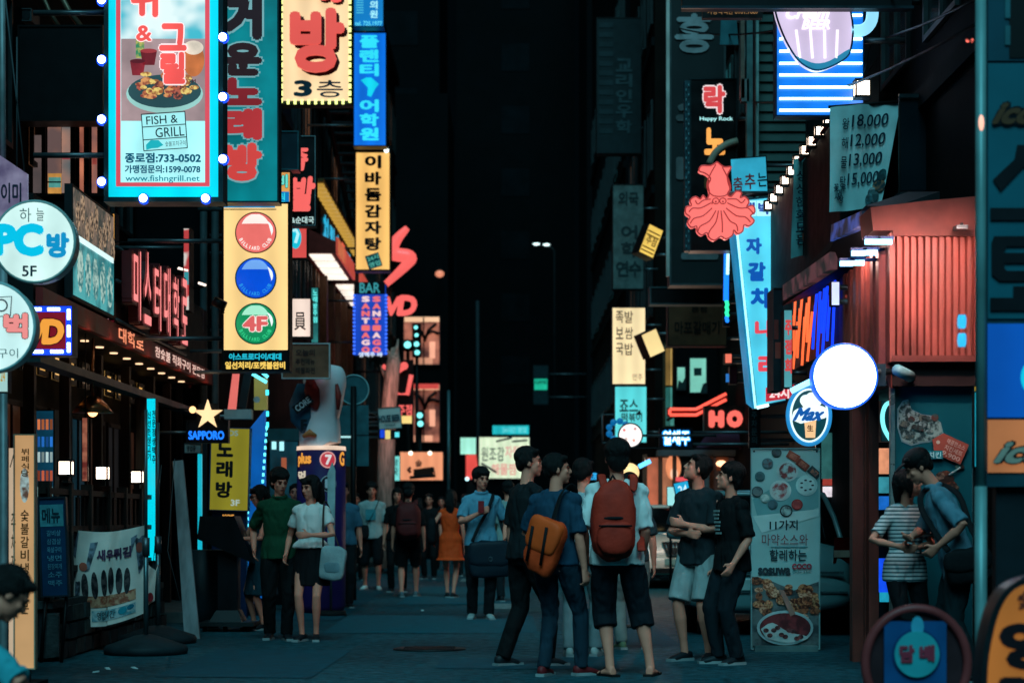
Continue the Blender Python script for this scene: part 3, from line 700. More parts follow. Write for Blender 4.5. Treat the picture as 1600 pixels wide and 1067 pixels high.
def lantern(label, c, s=.10, group=None, post=None):
    r = thing('lantern', label, 'lantern', (c.x, c.y, c.z - s), group)
    mb = MB(); mb.box((c.x - s, c.y - s, c.z - s), (c.x + s, c.y + s, c.z + s)); mb.build('shade', r, LAN)
    mb = MB()
    for sx in (-1, 1):
        for sy in (-1, 1): mb.box((c.x + sx * s - .008, c.y + sy * s - .008, c.z - s - .01), (c.x + sx * s + .008, c.y + sy * s + .008, c.z + s + .01))
    mb.box((c.x - s - .01, c.y - s - .01, c.z + s), (c.x + s + .01, c.y + s + .01, c.z + s + .02)); mb.box((c.x - s - .01, c.y - s - .01, c.z - s - .02), (c.x + s + .01, c.y + s + .01, c.z - s)); mb.build('frame', r, DWOOD)
    if post is not None: mb = MB(); mb.box((c.x - .03, c.y - .03, post), (c.x + .03, c.y + .03, c.z - s - .02)); mb.build('post', r, DWOOD)
    return r
for px, py, d, lb in ((103, 731, 17.9, 'first cube lantern on the fence, nearest the blue menu board'), (162, 739, 19.5, 'middle cube lantern on the rail fence'), (213, 745, 21.3, 'last cube lantern on the fence, beside the cyan light column')):
    c = P(px, py, d); lantern(lb, V((-3.9, d, c.z)), .055, 'cube lanterns on the rail fence', 1.5)
r, pl = boxsign('menu_board', 'tall dark blue menu board leaning at the stone wall', 'menu board', 62, 776, 106, 932, 16.9, mat('#0c3a5c', .5, var=.25, key='mblue'), mat('#1c2a34', .5, key='mbf'), th=.05, rim=2.5, pl=tilted(16.9, 84, 854, 2))
rect(r, pl, 'heading', 64, 788, 101, 822, mat('#4f9aa4', .6, var=.3, scale=14, key='mbh'), n=.012)
T(r, pl, '메뉴', 68, 793, 96, 817, mat('#123240', .6, key='mbink'), n=.018, bold=.02)
for i, s_ in enumerate(('갈비살', '삼겹살', '목살구이', '냉면', '된장찌개', '소주', '맥주')): T(r, pl, s_, 74, 828 + i * 13, 96, 837 + i * 13, mat('#5f9ab0', .6, key='mbt'), n=.012, bold=.01)
mb = MB(); mb.tube([pl.p(68, 930, -.03), V((PX(68, 17), 16.9, 0))], .015, 6); mb.tube([pl.p(100, 930, -.03), V((PX(100, 17), 16.9, 0))], .015, 6); mb.build('leg', r, BLACK)
# ---- cyan light column with writing, timber column
r, pl = boxsign('light_column', 'tall narrow cyan light column with vertical writing beside the last lantern', 'light column', 229, 622, 244, 876, 22.0, glow('#00c4d8', 1.15, .12), GREY, th=.14, rim=.8)
T(r, pl, '신선한생고기', 231, 642, 236, 720, INK, n=.014, bold=.03, vert=True); T(r, pl, '전문점생맥주', 238, 640, 243, 725, INK, n=.014, bold=.03, vert=True)
mb = MB(); mb.box((PX(230, 22), 22.02, 0), (PX(243, 22), 22.12, .76)); mb.build('base', r, GREY)
mb = MB(); mb.box((PX(212, 22.2), 22.2, 0), (PX(228, 22.2), 22.34, 2.5)); tag(mb.build('timber_column', None, WOOD), 'weathered timber column left of the cyan light column', 'column')

# ---- orange light-box stand at the left edge
r, pl = boxsign('standing_sign', 'tall orange and cream light box leaning back at the left edge', 'sign', 22, 678, 56, 1045, 14.2, glow('#e0ae78', .6, .2, True, 2), mat('#b09a80', .5, key='cabc'), th=.05, rim=2, pl=tilted(14.2, 40, 1045, 0))
rect(r, pl, 'cream_side', 14, 700, 28, 1030, glow('#e8c8a8', .6, .12, False), n=.004, th=.03)
disc(r, pl, 'picture', 39, 758, 7, 27, glowp('#5a4030', '#b0d0d0', .7, 16), n=.014)
T(r, pl, '뷔페식당', 34, 700, 46, 745, mat('#8a4a20', .6, key='brink'), n=.016, bold=.02, vert=True); T(r, pl, '숯불갈비냉면전문', 33, 795, 46, 960, mat('#7a4420', .6, key='brink2'), n=.016, bold=.02, vert=True)
T(r, pl, '주차장완비', 18, 800, 25, 960, mat('#9a5a3a', .6, key='brink3'), n=.012, bold=.01, vert=True)
mb = MB(); mb.tube([pl.p(30, 680, .0), pl.p(16, 730, .0)], .006, 5); mb.build('cord', r, BLACK)
mb = MB(); mb.box((PX(16, 14.2), 14.1, 0), (PX(60, 14.2), 14.5, .05)); mb.box((PX(30, 14.2), 14.21, .05), (PX(46, 14.2), 14.25, .2)); mb.build('base', r, RUBBER)
r, pl = boxsign('poster_stand', 'pale poster edge with dark picture beside the orange light box', 'poster', -40, 680, 12, 1000, 15.2, mat('#25324a', .6, var=.4, scale=4, key='postp'), GREY, th=.03, rim=2)
disc(r, pl, 'picture', -8, 720, 16, 30, mat('#5a3c58', .6, var=.4, scale=6, key='postq'), n=.014)
mb = MB(); mb.tube([pl.p(-30, 998, -.02), V((PX(-30, 15.2), 15.22, 0))], .015, 6); mb.tube([pl.p(6, 998, -.02), V((PX(6, 15.2), 15.22, 0))], .015, 6); mb.build('leg', r, BLACK)

# ---- cloth banner on two poles with heavy round bases
def wv(u, v): return .035 * sin((u - 108) * .085 + (v - 820) * .012) + .02 * sin((u + v) * .05) + .012 * sin(u * .21 + v * .03)
def sag(u, v):
    a = (u - 108) / 120.; b = (v - 820) / 150.
    top = 826 - 6 * a + 14 * sin(pi * a) * .55; bot = 978 - 22 * a * a + 4 * sin(pi * a)
    return u + (6 * b if a < .5 else -2 * b) * (1 - a), top + (bot - top) * b
_pb = front(18.3, wv)
pb = Pl(lambda u, v, n=0.0: _pb.p(*sag(u, v), n))
r = thing('cloth_banner', 'sagging white cloth banner with dark fish pictures tied before the stone wall', 'banner', P(168, 970, 18.3))
CLOTH = mat('#f0dcd0', .85, var=.12, scale=5, key='cloth')
mb = MB(); mb.grid(lambda a, b: pb.p(108 + 122 * a, 820 + 150 * b, .0), 40, 26); mb.build('cloth', r, CLOTH)
def wpoly(name, pts, mt, n):
    mb = MB(); cx = sum(p[0] for p in pts) / len(pts); cyy = sum(p[1] for p in pts) / len(pts); k = len(pts); vs = [pb.p(cx, cyy, n)]
    for f in (.5, 1): vs += [pb.p(cx + (u - cx) * f, cyy + (v - cyy) * f, n) for u, v in pts]
    fs = [(0, 1 + i, 1 + (i + 1) % k) for i in range(k)] + [(1 + i, 1 + k + i, 1 + k + (i + 1) % k, 1 + (i + 1) % k) for i in range(k)]
    mb.add(vs, fs, True); mb.build(name, r, mt)
DKP = glowp('#1a1c22', '#5c4c4c', 0, 20); BLP = prnt('#2a3038', '#8890a0', 14)
for i, u in enumerate((130, 145, 160, 174, 187, 199)): wpoly('fish_print', ell(u, 908 - (3 - abs(i - 3)) * 3, 5.2, 22, 14, .0), DKP, .006)
mb = MB(); mb.grid(lambda a, b: pb.p(128 + 84 * a, 922 + 18 * b, .005), 20, 4); mb.build('orange_band', r, prnt('#a85038', '#d89a78', 24))
mb = MB(); mb.grid(lambda a, b: pb.p(138 + 74 * a, 945 + 17 * b, .005), 20, 4); mb.build('teal_band', r, prnt('#5f9aa4', '#c0c8c8', 18))
wpoly('teal_blob', ell(193, 952, 7, 6, 12), mat('#1a8a9c', .7, key='tealb'), .009); wpoly('teal_blob', ell(205, 950, 5, 4, 12), mat('#147890', .7, key='tealb2'), .009)
for pts in ([(110, 824), (124, 824), (118, 864), (112, 858)], [(140, 838), (152, 836), (138, 880), (131, 884)], [(206, 836), (216, 832), (206, 862)], [(113, 862), (124, 902), (120, 934), (114, 930)], [(212, 838), (226, 836), (226, 880), (216, 900)]): wpoly('corner_print', pts, BLP, .006)
wpoly('red_spot', ell(129, 876, 6, 7, 10), mat('#c8604c', .7, key='rs'), .0075); wpoly('red_spot', ell(128, 950, 5, 6, 10), mat('#b84c44', .7, key='rs2'), .0075); wpoly('red_spot', ell(218, 855, 5, 9, 10), mat('#c06050', .7, key='rs3'), .0075)
mb = MB(); fit_text(mb, pb, '새우튀김', 150, 848, 206, 866, .008, .05, step=.0002); mb.build('lettering', r, mat('#5a3c58', .7, key='plum'))
mb = MB(); fit_text(mb, pb, '영업시간', 146, 947, 182, 960, .008, .02, step=.0002); mb.build('lettering', r, mat('#50585c', .7, key='plum2'))
mb = MB(); mb.tube([pb.p(109, 969), P(112, 1008, 18.2)], .004, 5); mb.tube([pb.p(108, 821), P(100, 812, 18.2)], .004, 5); mb.tube([pb.p(229, 821), P(228, 818, 18.2)], .004, 5); mb.build('string', r, CLOTH)
BASE = mat('#1e2a2e', .6, var=.3, bump=.2, key='basemat')
def banner_pole(label, px, py, ptop, d):
    y0 = d; X = PX(px, y0); r = thing('banner_pole', label, 'banner pole', (X, y0, 0), 'weighted poles by the cloth banner')
    mb = MB()
    mb.tube([(X, y0, 0), (X, y0, .045), (X, y0, .075), (X, y0, .16), (X, y0, .17)], [.36, .37, .35, .1, .05], 28); mb.build('base', r, BASE)
    mb = MB(); mb.tube([(X, y0, .16), (X, y0, 1.0)], .022, 10); mb.tube([(X, y0, .9), (X, y0, PZ(ptop, y0))], .015, 10); mb.build('pole', r, mat('#5a7478', .35, metal=.7, key='polem'))
    mb = MB(); mb.tube([(X, y0, .86), (X, y0, 1.02)], .034, 10); mb.build('clamp', r, STEEL)
    return r
banner_pole('nearer weighted banner pole before the cloth banner', 228, 1022, 640, 18.0)
banner_pole('farther weighted banner pole behind the nearer one', 247, 1000, 660, 19.6)
r = thing('cloth_banner', 'small cloth corner with red print hanging behind the front banner pole', 'banner', P(238, 945, 18.9))
pz = front(18.9, lambda u, v: .02 * sin(u * .3 + v * .1)); mb = MB(); mb.grid(lambda a, b: pz.p(230 + 14 * a - 2 * b, 880 + (68 - 10 * a) * b + 12 * a * (1 - b), 0), 8, 10); mb.build('cloth', r, CLOTH)
disc(r, pz, 'red_spot', 236, 932, 5, 7, REDINK, n=.035); mb = MB(); mb.tube([pz.p(243, 893), V((PX(247, 19.6), 19.6, .75))], .004, 5); mb.build('string', r, CLOTH)
# ---- leaning pale board and sandwich frame
r = thing('leaning_board', 'long pale weathered board leaning at the pavement past the banner poles', 'board', (PX(300, 20.2), 20.2, 0))
d = 20.2; q = []
for (u, v) in ((288, 1000), (312, 996)): q += [P(u, v, d)]
bx = [P(288, 1001, d), P(312, 998, d), P(312, 998, d) + V((0, .05, 0)), P(288, 1001, d) + V((0, .05, 0)), P(257, 718, d) + V((0, .5, 0)), P(273, 716, d) + V((0, .5, 0)), P(273, 716, d) + V((0, .55, 0)), P(257, 718, d) + V((0, .55, 0))]
bx[0].z = bx[1].z = bx[2].z = bx[3].z = .004
mb = MB(); mb.hexa(bx); mb.build('plank', r, mat('#7d8486', .8, var=.35, scale=3, bump=.3, vscale=(3, 3, .4), key='plankp'))
mb = MB(); mb.tube([bx[4] + V((0, .06, 0)), V((bx[4].x + .1, d + 1.1, 0))], .02, 6); mb.build('prop', r, WOOD)
mb = MB(); mb.tube([P(252, 726, 20.6), P(246, 800, 20.6), P(238, 900, 20.4)], .004, 5); mb.tube([P(273, 716, 20.7), P(262, 860, 20.5), P(282, 940, 20.4)], .004, 5); mb.build('cord', r, GREY)

# ---- billiard sign
r, pl = boxsign('billiard_sign', 'cream lit billiard hall sign with red, blue and green balls in a column', 'sign', 347, 316, 453, 580, 21.2, None, BLACK, th=.25, rim=3, arm=XL)
rect(r, pl, 'face_panel', 350, 319, 450, 547, glow('#fbd48c', 1.0, .08, True, 1.5), n=.01)
rect(r, pl, 'top_strip', 350, 319, 430, 325, glow('#2a90c8', .9, .3, False, 6), n=.014); rect(r, pl, 'seam', 350, 327, 432, 328.4, mat('#8a6a3a', .6, key='seam'), n=.014)
for cyy, h, hi, cap in ((364, '#e8706a', '#fdeee6', '#fff4ec'), (435, '#0650d8', '#70a8f0', '#2a9ae8'), (506, '#12905c', '#a8f0d0', '#38d890')):
    k = 21.2 / F; mb = MB()
    def fn(a, b, cyy=cyy): 
        an = 2 * pi * a; return pl.p(400 + 31 * b * cos(an), cyy + 31 * b * sin(an), .012 + .06 * sqrt(max(0, 1 - b * b * .98)))
    mb.grid(fn, 36, 8); bl = mb.build('ball', r, glow(h, 1.0, .12, False, 4))
    m2 = MB(); o = ell(400, cyy, 31.5, 31.5, 36); m2.tube([pl.p(u, v, .018) for u, v in o] + [pl.p(*o[0], .018)], .007, 5, cap=False); m2.build('ring', bl, mat('#a08060' if cyy == 364 else '#2a6a70', .5, key='ring' + h))
    def dome(u, v): b = min(1, sqrt((u - 400) ** 2 + (v - cyy) ** 2) / 31); return .012 + .06 * sqrt(max(0, 1 - b * b * .98))
    m2 = MB(); g_ = []
    m2.grid(lambda a, b: (lambda u, v: pl.p(u, v, dome(u, v) + .003))(400 + (a - .5) * 2 * sqrt(max(0, 27 ** 2 - (27 - 15 * b - 1) ** 2)) * .86, cyy - 28 + 15 * b), 16, 8); m2.build('gloss_print', bl, glow(hi, 1.0, .05, False))
    m2 = MB(); m2.grid(lambda a, b: (lambda an, q: pl.p(400 + q * cos(an), cyy + q * sin(an), dome(400 + q * cos(an), cyy + q * sin(an)) + .0045))(-.75 + .95 * a, 25.5 + (b - .5) * 4.6 * sin(pi * a)), 14, 3); m2.build('gloss_print', bl, glow('#f4ffff', 1.0, 0, False))
    s_ = 'BILLIARD CLUB'; m2 = MB()
    for i, ch in enumerate(s_):
        if ch == ' ': continue
        an = radians(152 - i * 10.4); q = 25; cu, cv = 400 + q * cos(an), cyy + q * sin(an); rot = an - pi / 2
        lp = Pl(lambda u, v, n=0.0, cu=cu, cv=cv, rot=rot: pl.p(cu + u * cos(rot) - v * sin(rot), cv + u * sin(rot) + v * cos(rot), dome(cu, cv) + .006 + n))
        fit_text(m2, lp, ch, -1.9 if ch != 'I' else -.6, -3, 1.9 if ch != 'I' else .6, 3, 0, .03, step=.0002)
    m2.build('lettering', bl, glow(cap, .95, 0, False))
T(r, pl, '4F', 381, 495, 420, 519, glow('#e06464', 1.0, .05, False), n=.085, bold=.05, outline=(glow('#f6ece4', 1, 0, False), .06))
rect(r, pl, 'black_strip', 350, 549, 450, 577, mat('#0a1216', .5, key='bstrip'), n=.012)
T(r, pl, '아스트로다이/대대', 358, 552, 440, 563, glow('#20b8d0', 1.0, .05, False), n=.018, bold=.05); T(r, pl, '일선처리/포켓볼완비', 352, 565, 446, 577, glow('#f0c860', 1.0, .05, False), n=.018, bold=.05)
r, pl = boxsign('narrow_sign', 'narrow orange and blue sign end just above the billiard balls', 'sign', 400, 268, 455, 324, 22.2, glow('#e8a458', .9, .1, False), BLACK, th=.2, rim=2, arm=XL)
rect(r, pl, 'blue_block', 430, 300, 452, 321, glow('#0a78b8', 1, .1, False), n=.014); T(r, pl, '권', 433, 302, 446, 317, glow('#30d0e0', 1, 0, False), n=.02, bold=.02); T(r, pl, '비', 434, 273, 450, 294, glow('#68d8c8', 1, 0, False), n=.014, bold=.05, outline=(INK, .04))
r = thing('cctv_camera', 'small black camera on a stub arm left of the billiard balls', 'camera', P(345, 474, 20.9)); mb = MB(); mb.tube([P(334, 470, 20.9), P(352, 479, 20.9)], .05, 8); mb.tube([P(345, 474, 20.9), P(348, 490, 20.9)], .02, 6); mb.tube([P(348, 484, 20.9), P(349, 484, 21.3)], .02, 6); mb.build('body', r, BLACK); mb = MB(); mb.tube([P(334, 470, 20.9), P(332.5, 469.4, 20.9)], .035, 8); mb.build('lens', r, glass())

# ---- cream 3rd floor karaoke room sign
r, pl = boxsign('room_sign', 'big cream karaoke room sign with huge red letters and a chain of yellow bulbs', 'sign', 437, -90, 550, 163, 28.0, None, mat('#2a3018', .5, key='cabg'), th=.3, rim=4, arm=XL)
rect(r, pl, 'face_panel', 442, -85, 545, 158, glow('#fad6a4', 1.0, .10, True, 1.0), n=.01)
SH = mat('#301414', .5, key='shadowl')
T(r, pl, '래', 458, -60, 538, 9, SH, n=.012, bold=.06); T(r, pl, '래', 455, -62, 535, 6, RED, n=.07, bold=.06, ext=.02)
T(r, pl, '방', 460, 20, 543, 120, SH, n=.012, bold=.045); T(r, pl, '방', 454, 16, 539, 116, glow('#e0544c', 1.0, .05), n=.09, bold=.045, ext=.03)
T(r, pl, '3', 459, 126, 488, 152, mat('#123848', .5, key='inkc'), n=.016, bold=.05); T(r, pl, '층', 495, 126, 536, 153, mat('#123848', .5, key='inkc'), n=.016, bold=.01)
b0 = None; pos = [(440, y) for y in range(-84, 160, 11)] + [(547, y) for y in range(-84, 160, 11)] + [(440 + 10.7 * i, 160.5) for i in range(1, 10)]
BY = glow('#e8f08a', 2.0, 0, False)
for u, v in pos:
    if b0 is None:
        mb = MB(); mb.box(pl.p(u - 2, v + 3.5, .024), pl.p(u + 2, v - 3.5, .05)); b0 = mb.build('bulb', r, BY); B0 = pl.p(u, v)
    else: copy_part(b0, r, pl.p(u, v) - B0)
line(r, pl, 'green_cable', [(436, -80), (436, 250), (437, 300)], .02, glow('#3ac040', .8, .2, False), n=.03)

# ---- blue academy signs
BLU = glow('#0a6ad8', 1.0, .12, True, 1.4)
r, pl = boxsign('academy_sign', 'blue lit academy sign with cyan vertical writing', 'sign', 552, 51, 604, 229, 40.0, BLU, mat('#0a2038', .4, key='cabn'), th=.35, rim=1.5, arm=XL)
for i, ch in enumerate('플랜티'): T(r, pl, ch, 562, 56 + 22 * i, 592, 76 + 22 * i, glow('#30d8f0', 1.1, .05, False), n=.02, bold=.05)
poly(r, pl, 'bird_emblem', [(564, 126), (572, 122), (580, 122), (592, 132), (586, 140), (580, 152), (574, 150), (575, 138)], CYAN, n=.02)
for i, ch in enumerate('어학원'): T(r, pl, ch, 562, 156 + 22 * i, 592, 176 + 22 * i, glow('#30d8f0', 1.1, .05, False), n=.02, bold=.05)
r, pl = boxsign('clinic_sign', 'blue sign bottom with a phone number at the top of the picture', 'sign', 552, -80, 600, 43, 39.0, glow('#0a78c0', .95, .12, False), mat('#0a2038', .4, key='cabn'), th=.3, rim=1.5, arm=XL)
T(r, pl, '의', 578, 2, 590, 15, glow('#a8f0f8', 1, 0, False), n=.02, bold=.03); T(r, pl, '원', 578, 17, 590, 29, glow('#a8f0f8', 1, 0, False), n=.02, bold=.03); T(r, pl, 'tel. 725.1977', 555, 34, 597, 41, glow('#60d8f0', 1, 0, False), n=.02, bold=.02)
for i in range(6): rect(r, pl, 'small_print', 557, 0 + i * 4, 568, 1.6 + i * 4, glow('#50c8e8', .8, 0, False), n=.016)
# ---- potato soup sign
r, pl = boxsign('soup_sign', 'amber lit vertical sign with black letters and a teal stamp', 'sign', 554, 236, 611, 424, 41.5, None, BLACK, th=.35, rim=2, arm=XL)
rect(r, pl, 'face_panel', 556.5, 239, 608.5, 421, glow('#f8c06c', 1.0, .12, True, .9), n=.01)
for i, ch in enumerate('이바돔감자탕'): T(r, pl, ch, 570, 243 + 25.6 * i, 596, 264 + 25.6 * i, INK, n=.02, bold=.05)
pt = tilted(41.5, 584, 408, 18); rect(r, pt, 'stamp', 573, 397, 595, 419, mat('#126a70', .5, key='stampc'), n=.02); T(r, pt, '24시', 575, 399, 593, 407, glow('#60c8b8', .7, 0, False), n=.026, bold=.02); T(r, pt, '영업', 575, 409, 593, 417, glow('#60c8b8', .7, 0, False), n=.026, bold=.02)
mb = MB(); mb.box(pl.p(554, 236, -.35), pl.p(611, 228, .05)); mb.build('cap', r, BLACK); mb = MB(); mb.ball(pl.p(604, 236, .06), .05, 8, 6); mb.build('lamp', r, glow('#e8f8f0', 3, 0, False))
# ---- dark box and red script sign
r, pl = boxsign('dark_sign', 'unlit teal edged sign back above the narrow orange sign', 'sign', 430, 205, 467, 266, 25.0, mat('#0c2630', .4, key='dkteal'), mat('#1f5058', .4, key='dktf'), th=.25, rim=2, arm=XL)
r, pl = boxsign('trotter_sign', 'black sign with red brush letters and a thin white outline', 'sign', 446, 212, 494, 354, 26.0, mat('#080c10', .4, key='blkf'), BLACK, th=.2, rim=1, arm=XL)
mb = MB(); frame_bars(mb, pl, 447, 213, 493, 353, .8, .8, .02, .026); mb.build('outline', r, mat('#8aa0a4', .5, key='paleo'))
T(r, pl, '족', 448, 232, 482, 268, SALMON, n=.03, bold=.05, slant=.2); T(r, pl, '발', 455, 276, 492, 331, SALMON, n=.03, bold=.055, slant=.15); T(r, pl, '&순대국', 455, 339, 491, 350, glow('#c8e8e4', .9, 0, False), n=.03, bold=.02)
r, pl = boxsign('oval_sign', 'red panel with a cyan oval below the black trotter sign', 'sign', 448, 356, 480, 404, 27.0, glow('#d8504c', .95, .1, False), BLACK, th=.2, rim=1, arm=XL)
disc(r, pl, 'oval', 462, 372, 9, 17, glow('#18c0d8', 1, .1, False), n=.014); line(r, pl, 'oval_mark', [(458, 362), (462, 358), (466, 366), (462, 380)], .02, glow('#b8f4f8', 1, 0, False), n=.02)
# ---- shop fronts further on: awnings with lit soffits and sign boards along the wall
p4 = side(XL, 1)
def awning(label, y0, y1, z, out, lit):
    r = thing('awning', label, 'awning', (XL + out / 2, (y0 + y1) / 2, z))
    mb = MB(); mb.hexa([(XL, y0, z), (XL + out, y0, z), (XL + out, y1, z), (XL, y1, z), (XL, y0, z + .5), (XL + out, y0, z + .22), (XL + out, y1, z + .22), (XL, y1, z + .5)]); mb.build('roof', r, mat('#7a2a24', .5, key='awnred'))
    for i in range(4):
        a = y0 + (y1 - y0) * (i + .12) / 4; b = y0 + (y1 - y0) * (i + .88) / 4
        mb = MB(); mb.box((XL + .1, a, z - .03), (XL + out - .1, b, z - .005)); mb.build('soffit_panel', r, glow('#fff0e0', lit, .15))
    mb = MB(); mb.box((XL + out, y0, z - .02), (XL + out + .04, y1, z + .3)); mb.build('fascia', r, glow('#c85040', .7, .3, False, 3))
awning('nearer red awning with white lit underside past the billiard sign', 39.3, 43.6, 6.3, .62, 1.3)
awning('farther red awning with white lit underside before the bar sign', 45.2, 50.2, 6.4, .62, 1.2)
r = thing('wall_sign', 'blue and orange lettered sign board along the wall above the awnings', 'sign', (XL, 46, 6.8)); mb = MB(); mb.box((XL, 41.5, 6.75), (XL + .12, 50.8, 7.6)); mb.build('board', r, BLACK)
pw = side(XL + .12, 1)
for i, (ch, h) in enumerate(zip('치킨호프광장', ('#20b0d8', '#20b0d8', '#20b0d8', '#e86048', '#20b0d8', '#20b0d8'))): T(r, pw, ch, 41.9 + 1.48 * i, 7.5, 43.1 + 1.48 * i, 6.8, glow(h, 1.0, .1, False), n=.02, bold=.06)
r = thing('stair', 'outside iron stair slanting up the wall behind the amber sign', 'stair', (XL + .35, 45, 8))
for xx in (XL + .08, XL + .62):
    mb = MB(); mb.tube([(xx, 40.2, 10.6), (xx, 52, 7.9)], .06, 6); mb.tube([(xx, 40.2, 11.5), (xx, 52, 8.8)], .025, 6); mb.build('stringer', r, DARK)
for i in range(22): yy = 40.3 + i * .54; zz = 10.6 - (yy - 40.2) * .2288; mb = MB(); mb.box((XL + .1, yy - .12, zz - .02), (XL + .6, yy + .12, zz + .02)); mb.build('tread', r, DARK)
for i in range(16): yy = 40.5 + i * .74; zz = 10.6 - (yy - 40.2) * .2288; mb = MB(); mb.tube([(XL + .62, yy, zz), (XL + .62, yy, zz + .9)], .014, 5); mb.build('baluster', r, DARK)
r = thing('light_strip', 'row of small amber lamps under the outside stair', 'lamp', (XL + .3, 45, 7.7)); mb = MB(); mb.box((XL + .02, 40.2, 7.82), (XL + .3, 51.5, 7.88)); mb.build('tray', r, mat('#5a4420', .5, key='trayy'))
l0 = None
for i in range(20):
    if l0 is None: mb = MB(); mb.box((XL + .05, 40.4, 7.75), (XL + .28, 40.7, 7.815)); l0 = mb.build('lamp', r, glow('#d8a848', .8, .2, False))
    else: copy_part(l0, r, V((0, .54 * i, 0)))
r, pl = boxsign('lantern_sign', 'white paper lantern sign with one black brushed character', 'sign', 453, 466, 486, 527, 27.0, glow('#fae0d0', .95, .08, True, 2), mat('#6a5a50', .5, key='lanf'), th=.3, rim=1.2, arm=XL)
T(r, pl, '員', 460, 488, 478, 516, INK, n=.014, bold=.01)
r, pl = boxsign('strip_sign', 'thin teal light strip sign beside the white paper lantern sign', 'sign', 486, 449, 498, 536, 28.0, glow('#2c7a78', .8, .4, False, 5), DARK, th=.15, rim=1, arm=XL)
T(r, pl, '노래방주점', 489, 452, 496, 505, glow('#60e8e0', 1, 0, False), n=.014, bold=.04, vert=True)
# timber posts of the front under the awnings
for i, yy in enumerate((42.6, 44.3, 46.0, 47.7, 49.4)):
    mb = MB(); mb.box((XL + .02, yy - .12, .12), (XL + .16, yy + .12, 6.25)); tag(mb.build('timber_column', None, WOOD), 'timber column of the house front, %s under the red awnings' % ('first', 'second', 'third', 'fourth', 'fifth')[i], 'column', 'timber columns under the red awnings')
r, pl = boxsign('poster_sign', 'brownish poster board in a white metal frame under the lantern sign', 'sign', 440, 536, 516, 592, 25.4, mat('#6a4634', .6, var=.4, scale=5, key='posterb'), mat('#9aa0a0', .4, key='postf'), th=.08, rim=2, arm=XL)
for i, s_ in enumerate(('오늘의', '추천메뉴', '해물파전')): T(r, pl, s_, 462, 546 + 14 * i, 492, 556 + 14 * i, mat('#2a2020', .6, key='dpost'), n=.014, bold=.02)

# ---- beer star sign, yellow karaoke board, blue edge-lit sign
r, pl = boxsign('star_sign', 'small black beer sign with a lit star above blue neon letters', 'sign', 291, 656, 357, 692, 23.0, mat('#060a0e', .4, key='blkf'), BLACK, th=.12, rim=1.5)
def star(cx, cyy, R, q, rot=0): return [(cx + (R if i % 2 == 0 else q) * sin(rot + pi * i / 5), cyy - (R if i % 2 == 0 else q) * cos(rot + pi * i / 5)) for i in range(10)]
poly(r, pl, 'star', star(325, 648, 24, 9), glow('#ffd8a0', 1.2, .08), n=.04, th=.05)
mb = MB(); mb.prism([pl.p(u, v, -.02) for u, v in ((306, 660), (344, 660), (340, 630), (310, 630))], [pl.p(u, v, -.06) for u, v in ((306, 660), (344, 660), (340, 630), (310, 630))]); mb.build('backing', r, BLACK)
T(r, pl, 'SAPPORO', 295, 673, 351, 687, glow('#1a78ff', 1.4, .05), n=.03, bold=.05)
mb = MB(); mb.tube([pl.p(300, 675, -.06), V((-4.0, 23.1, PZ(675, 23)))], .02, 6); mb.build('bracket', r, STEEL)
r = thing('globe_lamp', 'small round amber lamp left of the lit star', 'lamp', P(301, 640, 23.4)); mb = MB(); mb.ball(P(301, 640, 23.4), .04, 10, 8); mb.build('globe', r, glow('#ffc080', 2.2, 0)); mb = MB(); mb.tube([P(301, 640, 23.45), P(296, 636, 23.9) + V((-.5, 0, 0))], .012, 6); mb.build('arm', r, BLACK)
r, pl = boxsign('notice_sign', 'small white notice with a cyan lit edge under the beer star sign', 'sign', 288, 692, 315, 708, 23.4, mat('#a8b4b2', .6, key='whten'), GREY, th=.05, rim=1); T(r, pl, '영업중', 292, 696, 306, 705, INK, n=.014, bold=.02)
mb = MB(); mb.box((PX(309, 23.45), 23.44, .0), (PX(315, 23.45), 23.5, PZ(709, 23.45))); mb.build('lit_edge', r, glow('#10b8d0', .9, .2, False))
r, pl = boxsign('karaoke_board', 'olive yellow karaoke board with black vertical letters, third floor', 'sign', 328, 668, 390, 798, 24.6, glow('#a39a2a', .55, .12, True, 2), mat('#0d3c66', .4, key='cabb'), th=.15, rim=1.5, pl=tilted(24.6, 360, 733, -1.5))
T(r, pl, 'DS', 356, 672, 371, 681, glow('#88a8a0', .6, 0, False), n=.014, bold=.03); T(r, pl, '3F', 362, 780, 376, 790, glow('#b8d0c8', .7, 0, False), n=.014, bold=.03)
for i, ch in enumerate('노래방'): T(r, pl, ch, 338, 688 + 32 * i, 364, 714 + 32 * i, INK, n=.016, bold=.045)
mb = MB(); mb.box((PX(332, 24.7), 24.65, 0), (PX(386, 24.7), 24.78, PZ(797, 24.7))); mb.build('plinth', r, mat('#0c2a50', .5, key='plinb'))
T(r, front(24.64), "ROOM'S", 348, 803, 366, 811, glow('#f0a850', .9, 0, False), n=.016, bold=.03)
r = thing('edge_lit_sign', 'tall slanting blue sign panel edged with cyan light dots', 'sign', P(402, 950, 25.2)); pe = front(25.2)
poly(r, pe, 'panel', [(388, 672), (414, 640), (414, 930), (384, 950)], glow('#0a58a8', .75, .25, True, 2), n=0, th=.12)
mb = MB(); mb.box((PX(386, 25.3), 25.28, 0), (PX(412, 25.3), 25.32, .4)); mb.build('foot', r, DARK)
l0 = None; LED = glow('#60f0ff', 2.2, 0, False)
for (a, b, c, d_) in ((390, 690, 384, 940), (417, 668, 398, 930)):
    for i in range(26):
        t = i / 25; q = pe.p(a + (c - a) * t, b + (d_ - b) * t, .02)
        if l0 is None: mb = MB(); mb.box(q - V((.012, .01, .02)), q + V((.012, .01, .02))); l0 = mb.build('light_dot', r, LED); L0 = q
        else: copy_part(l0, r, q - L0)
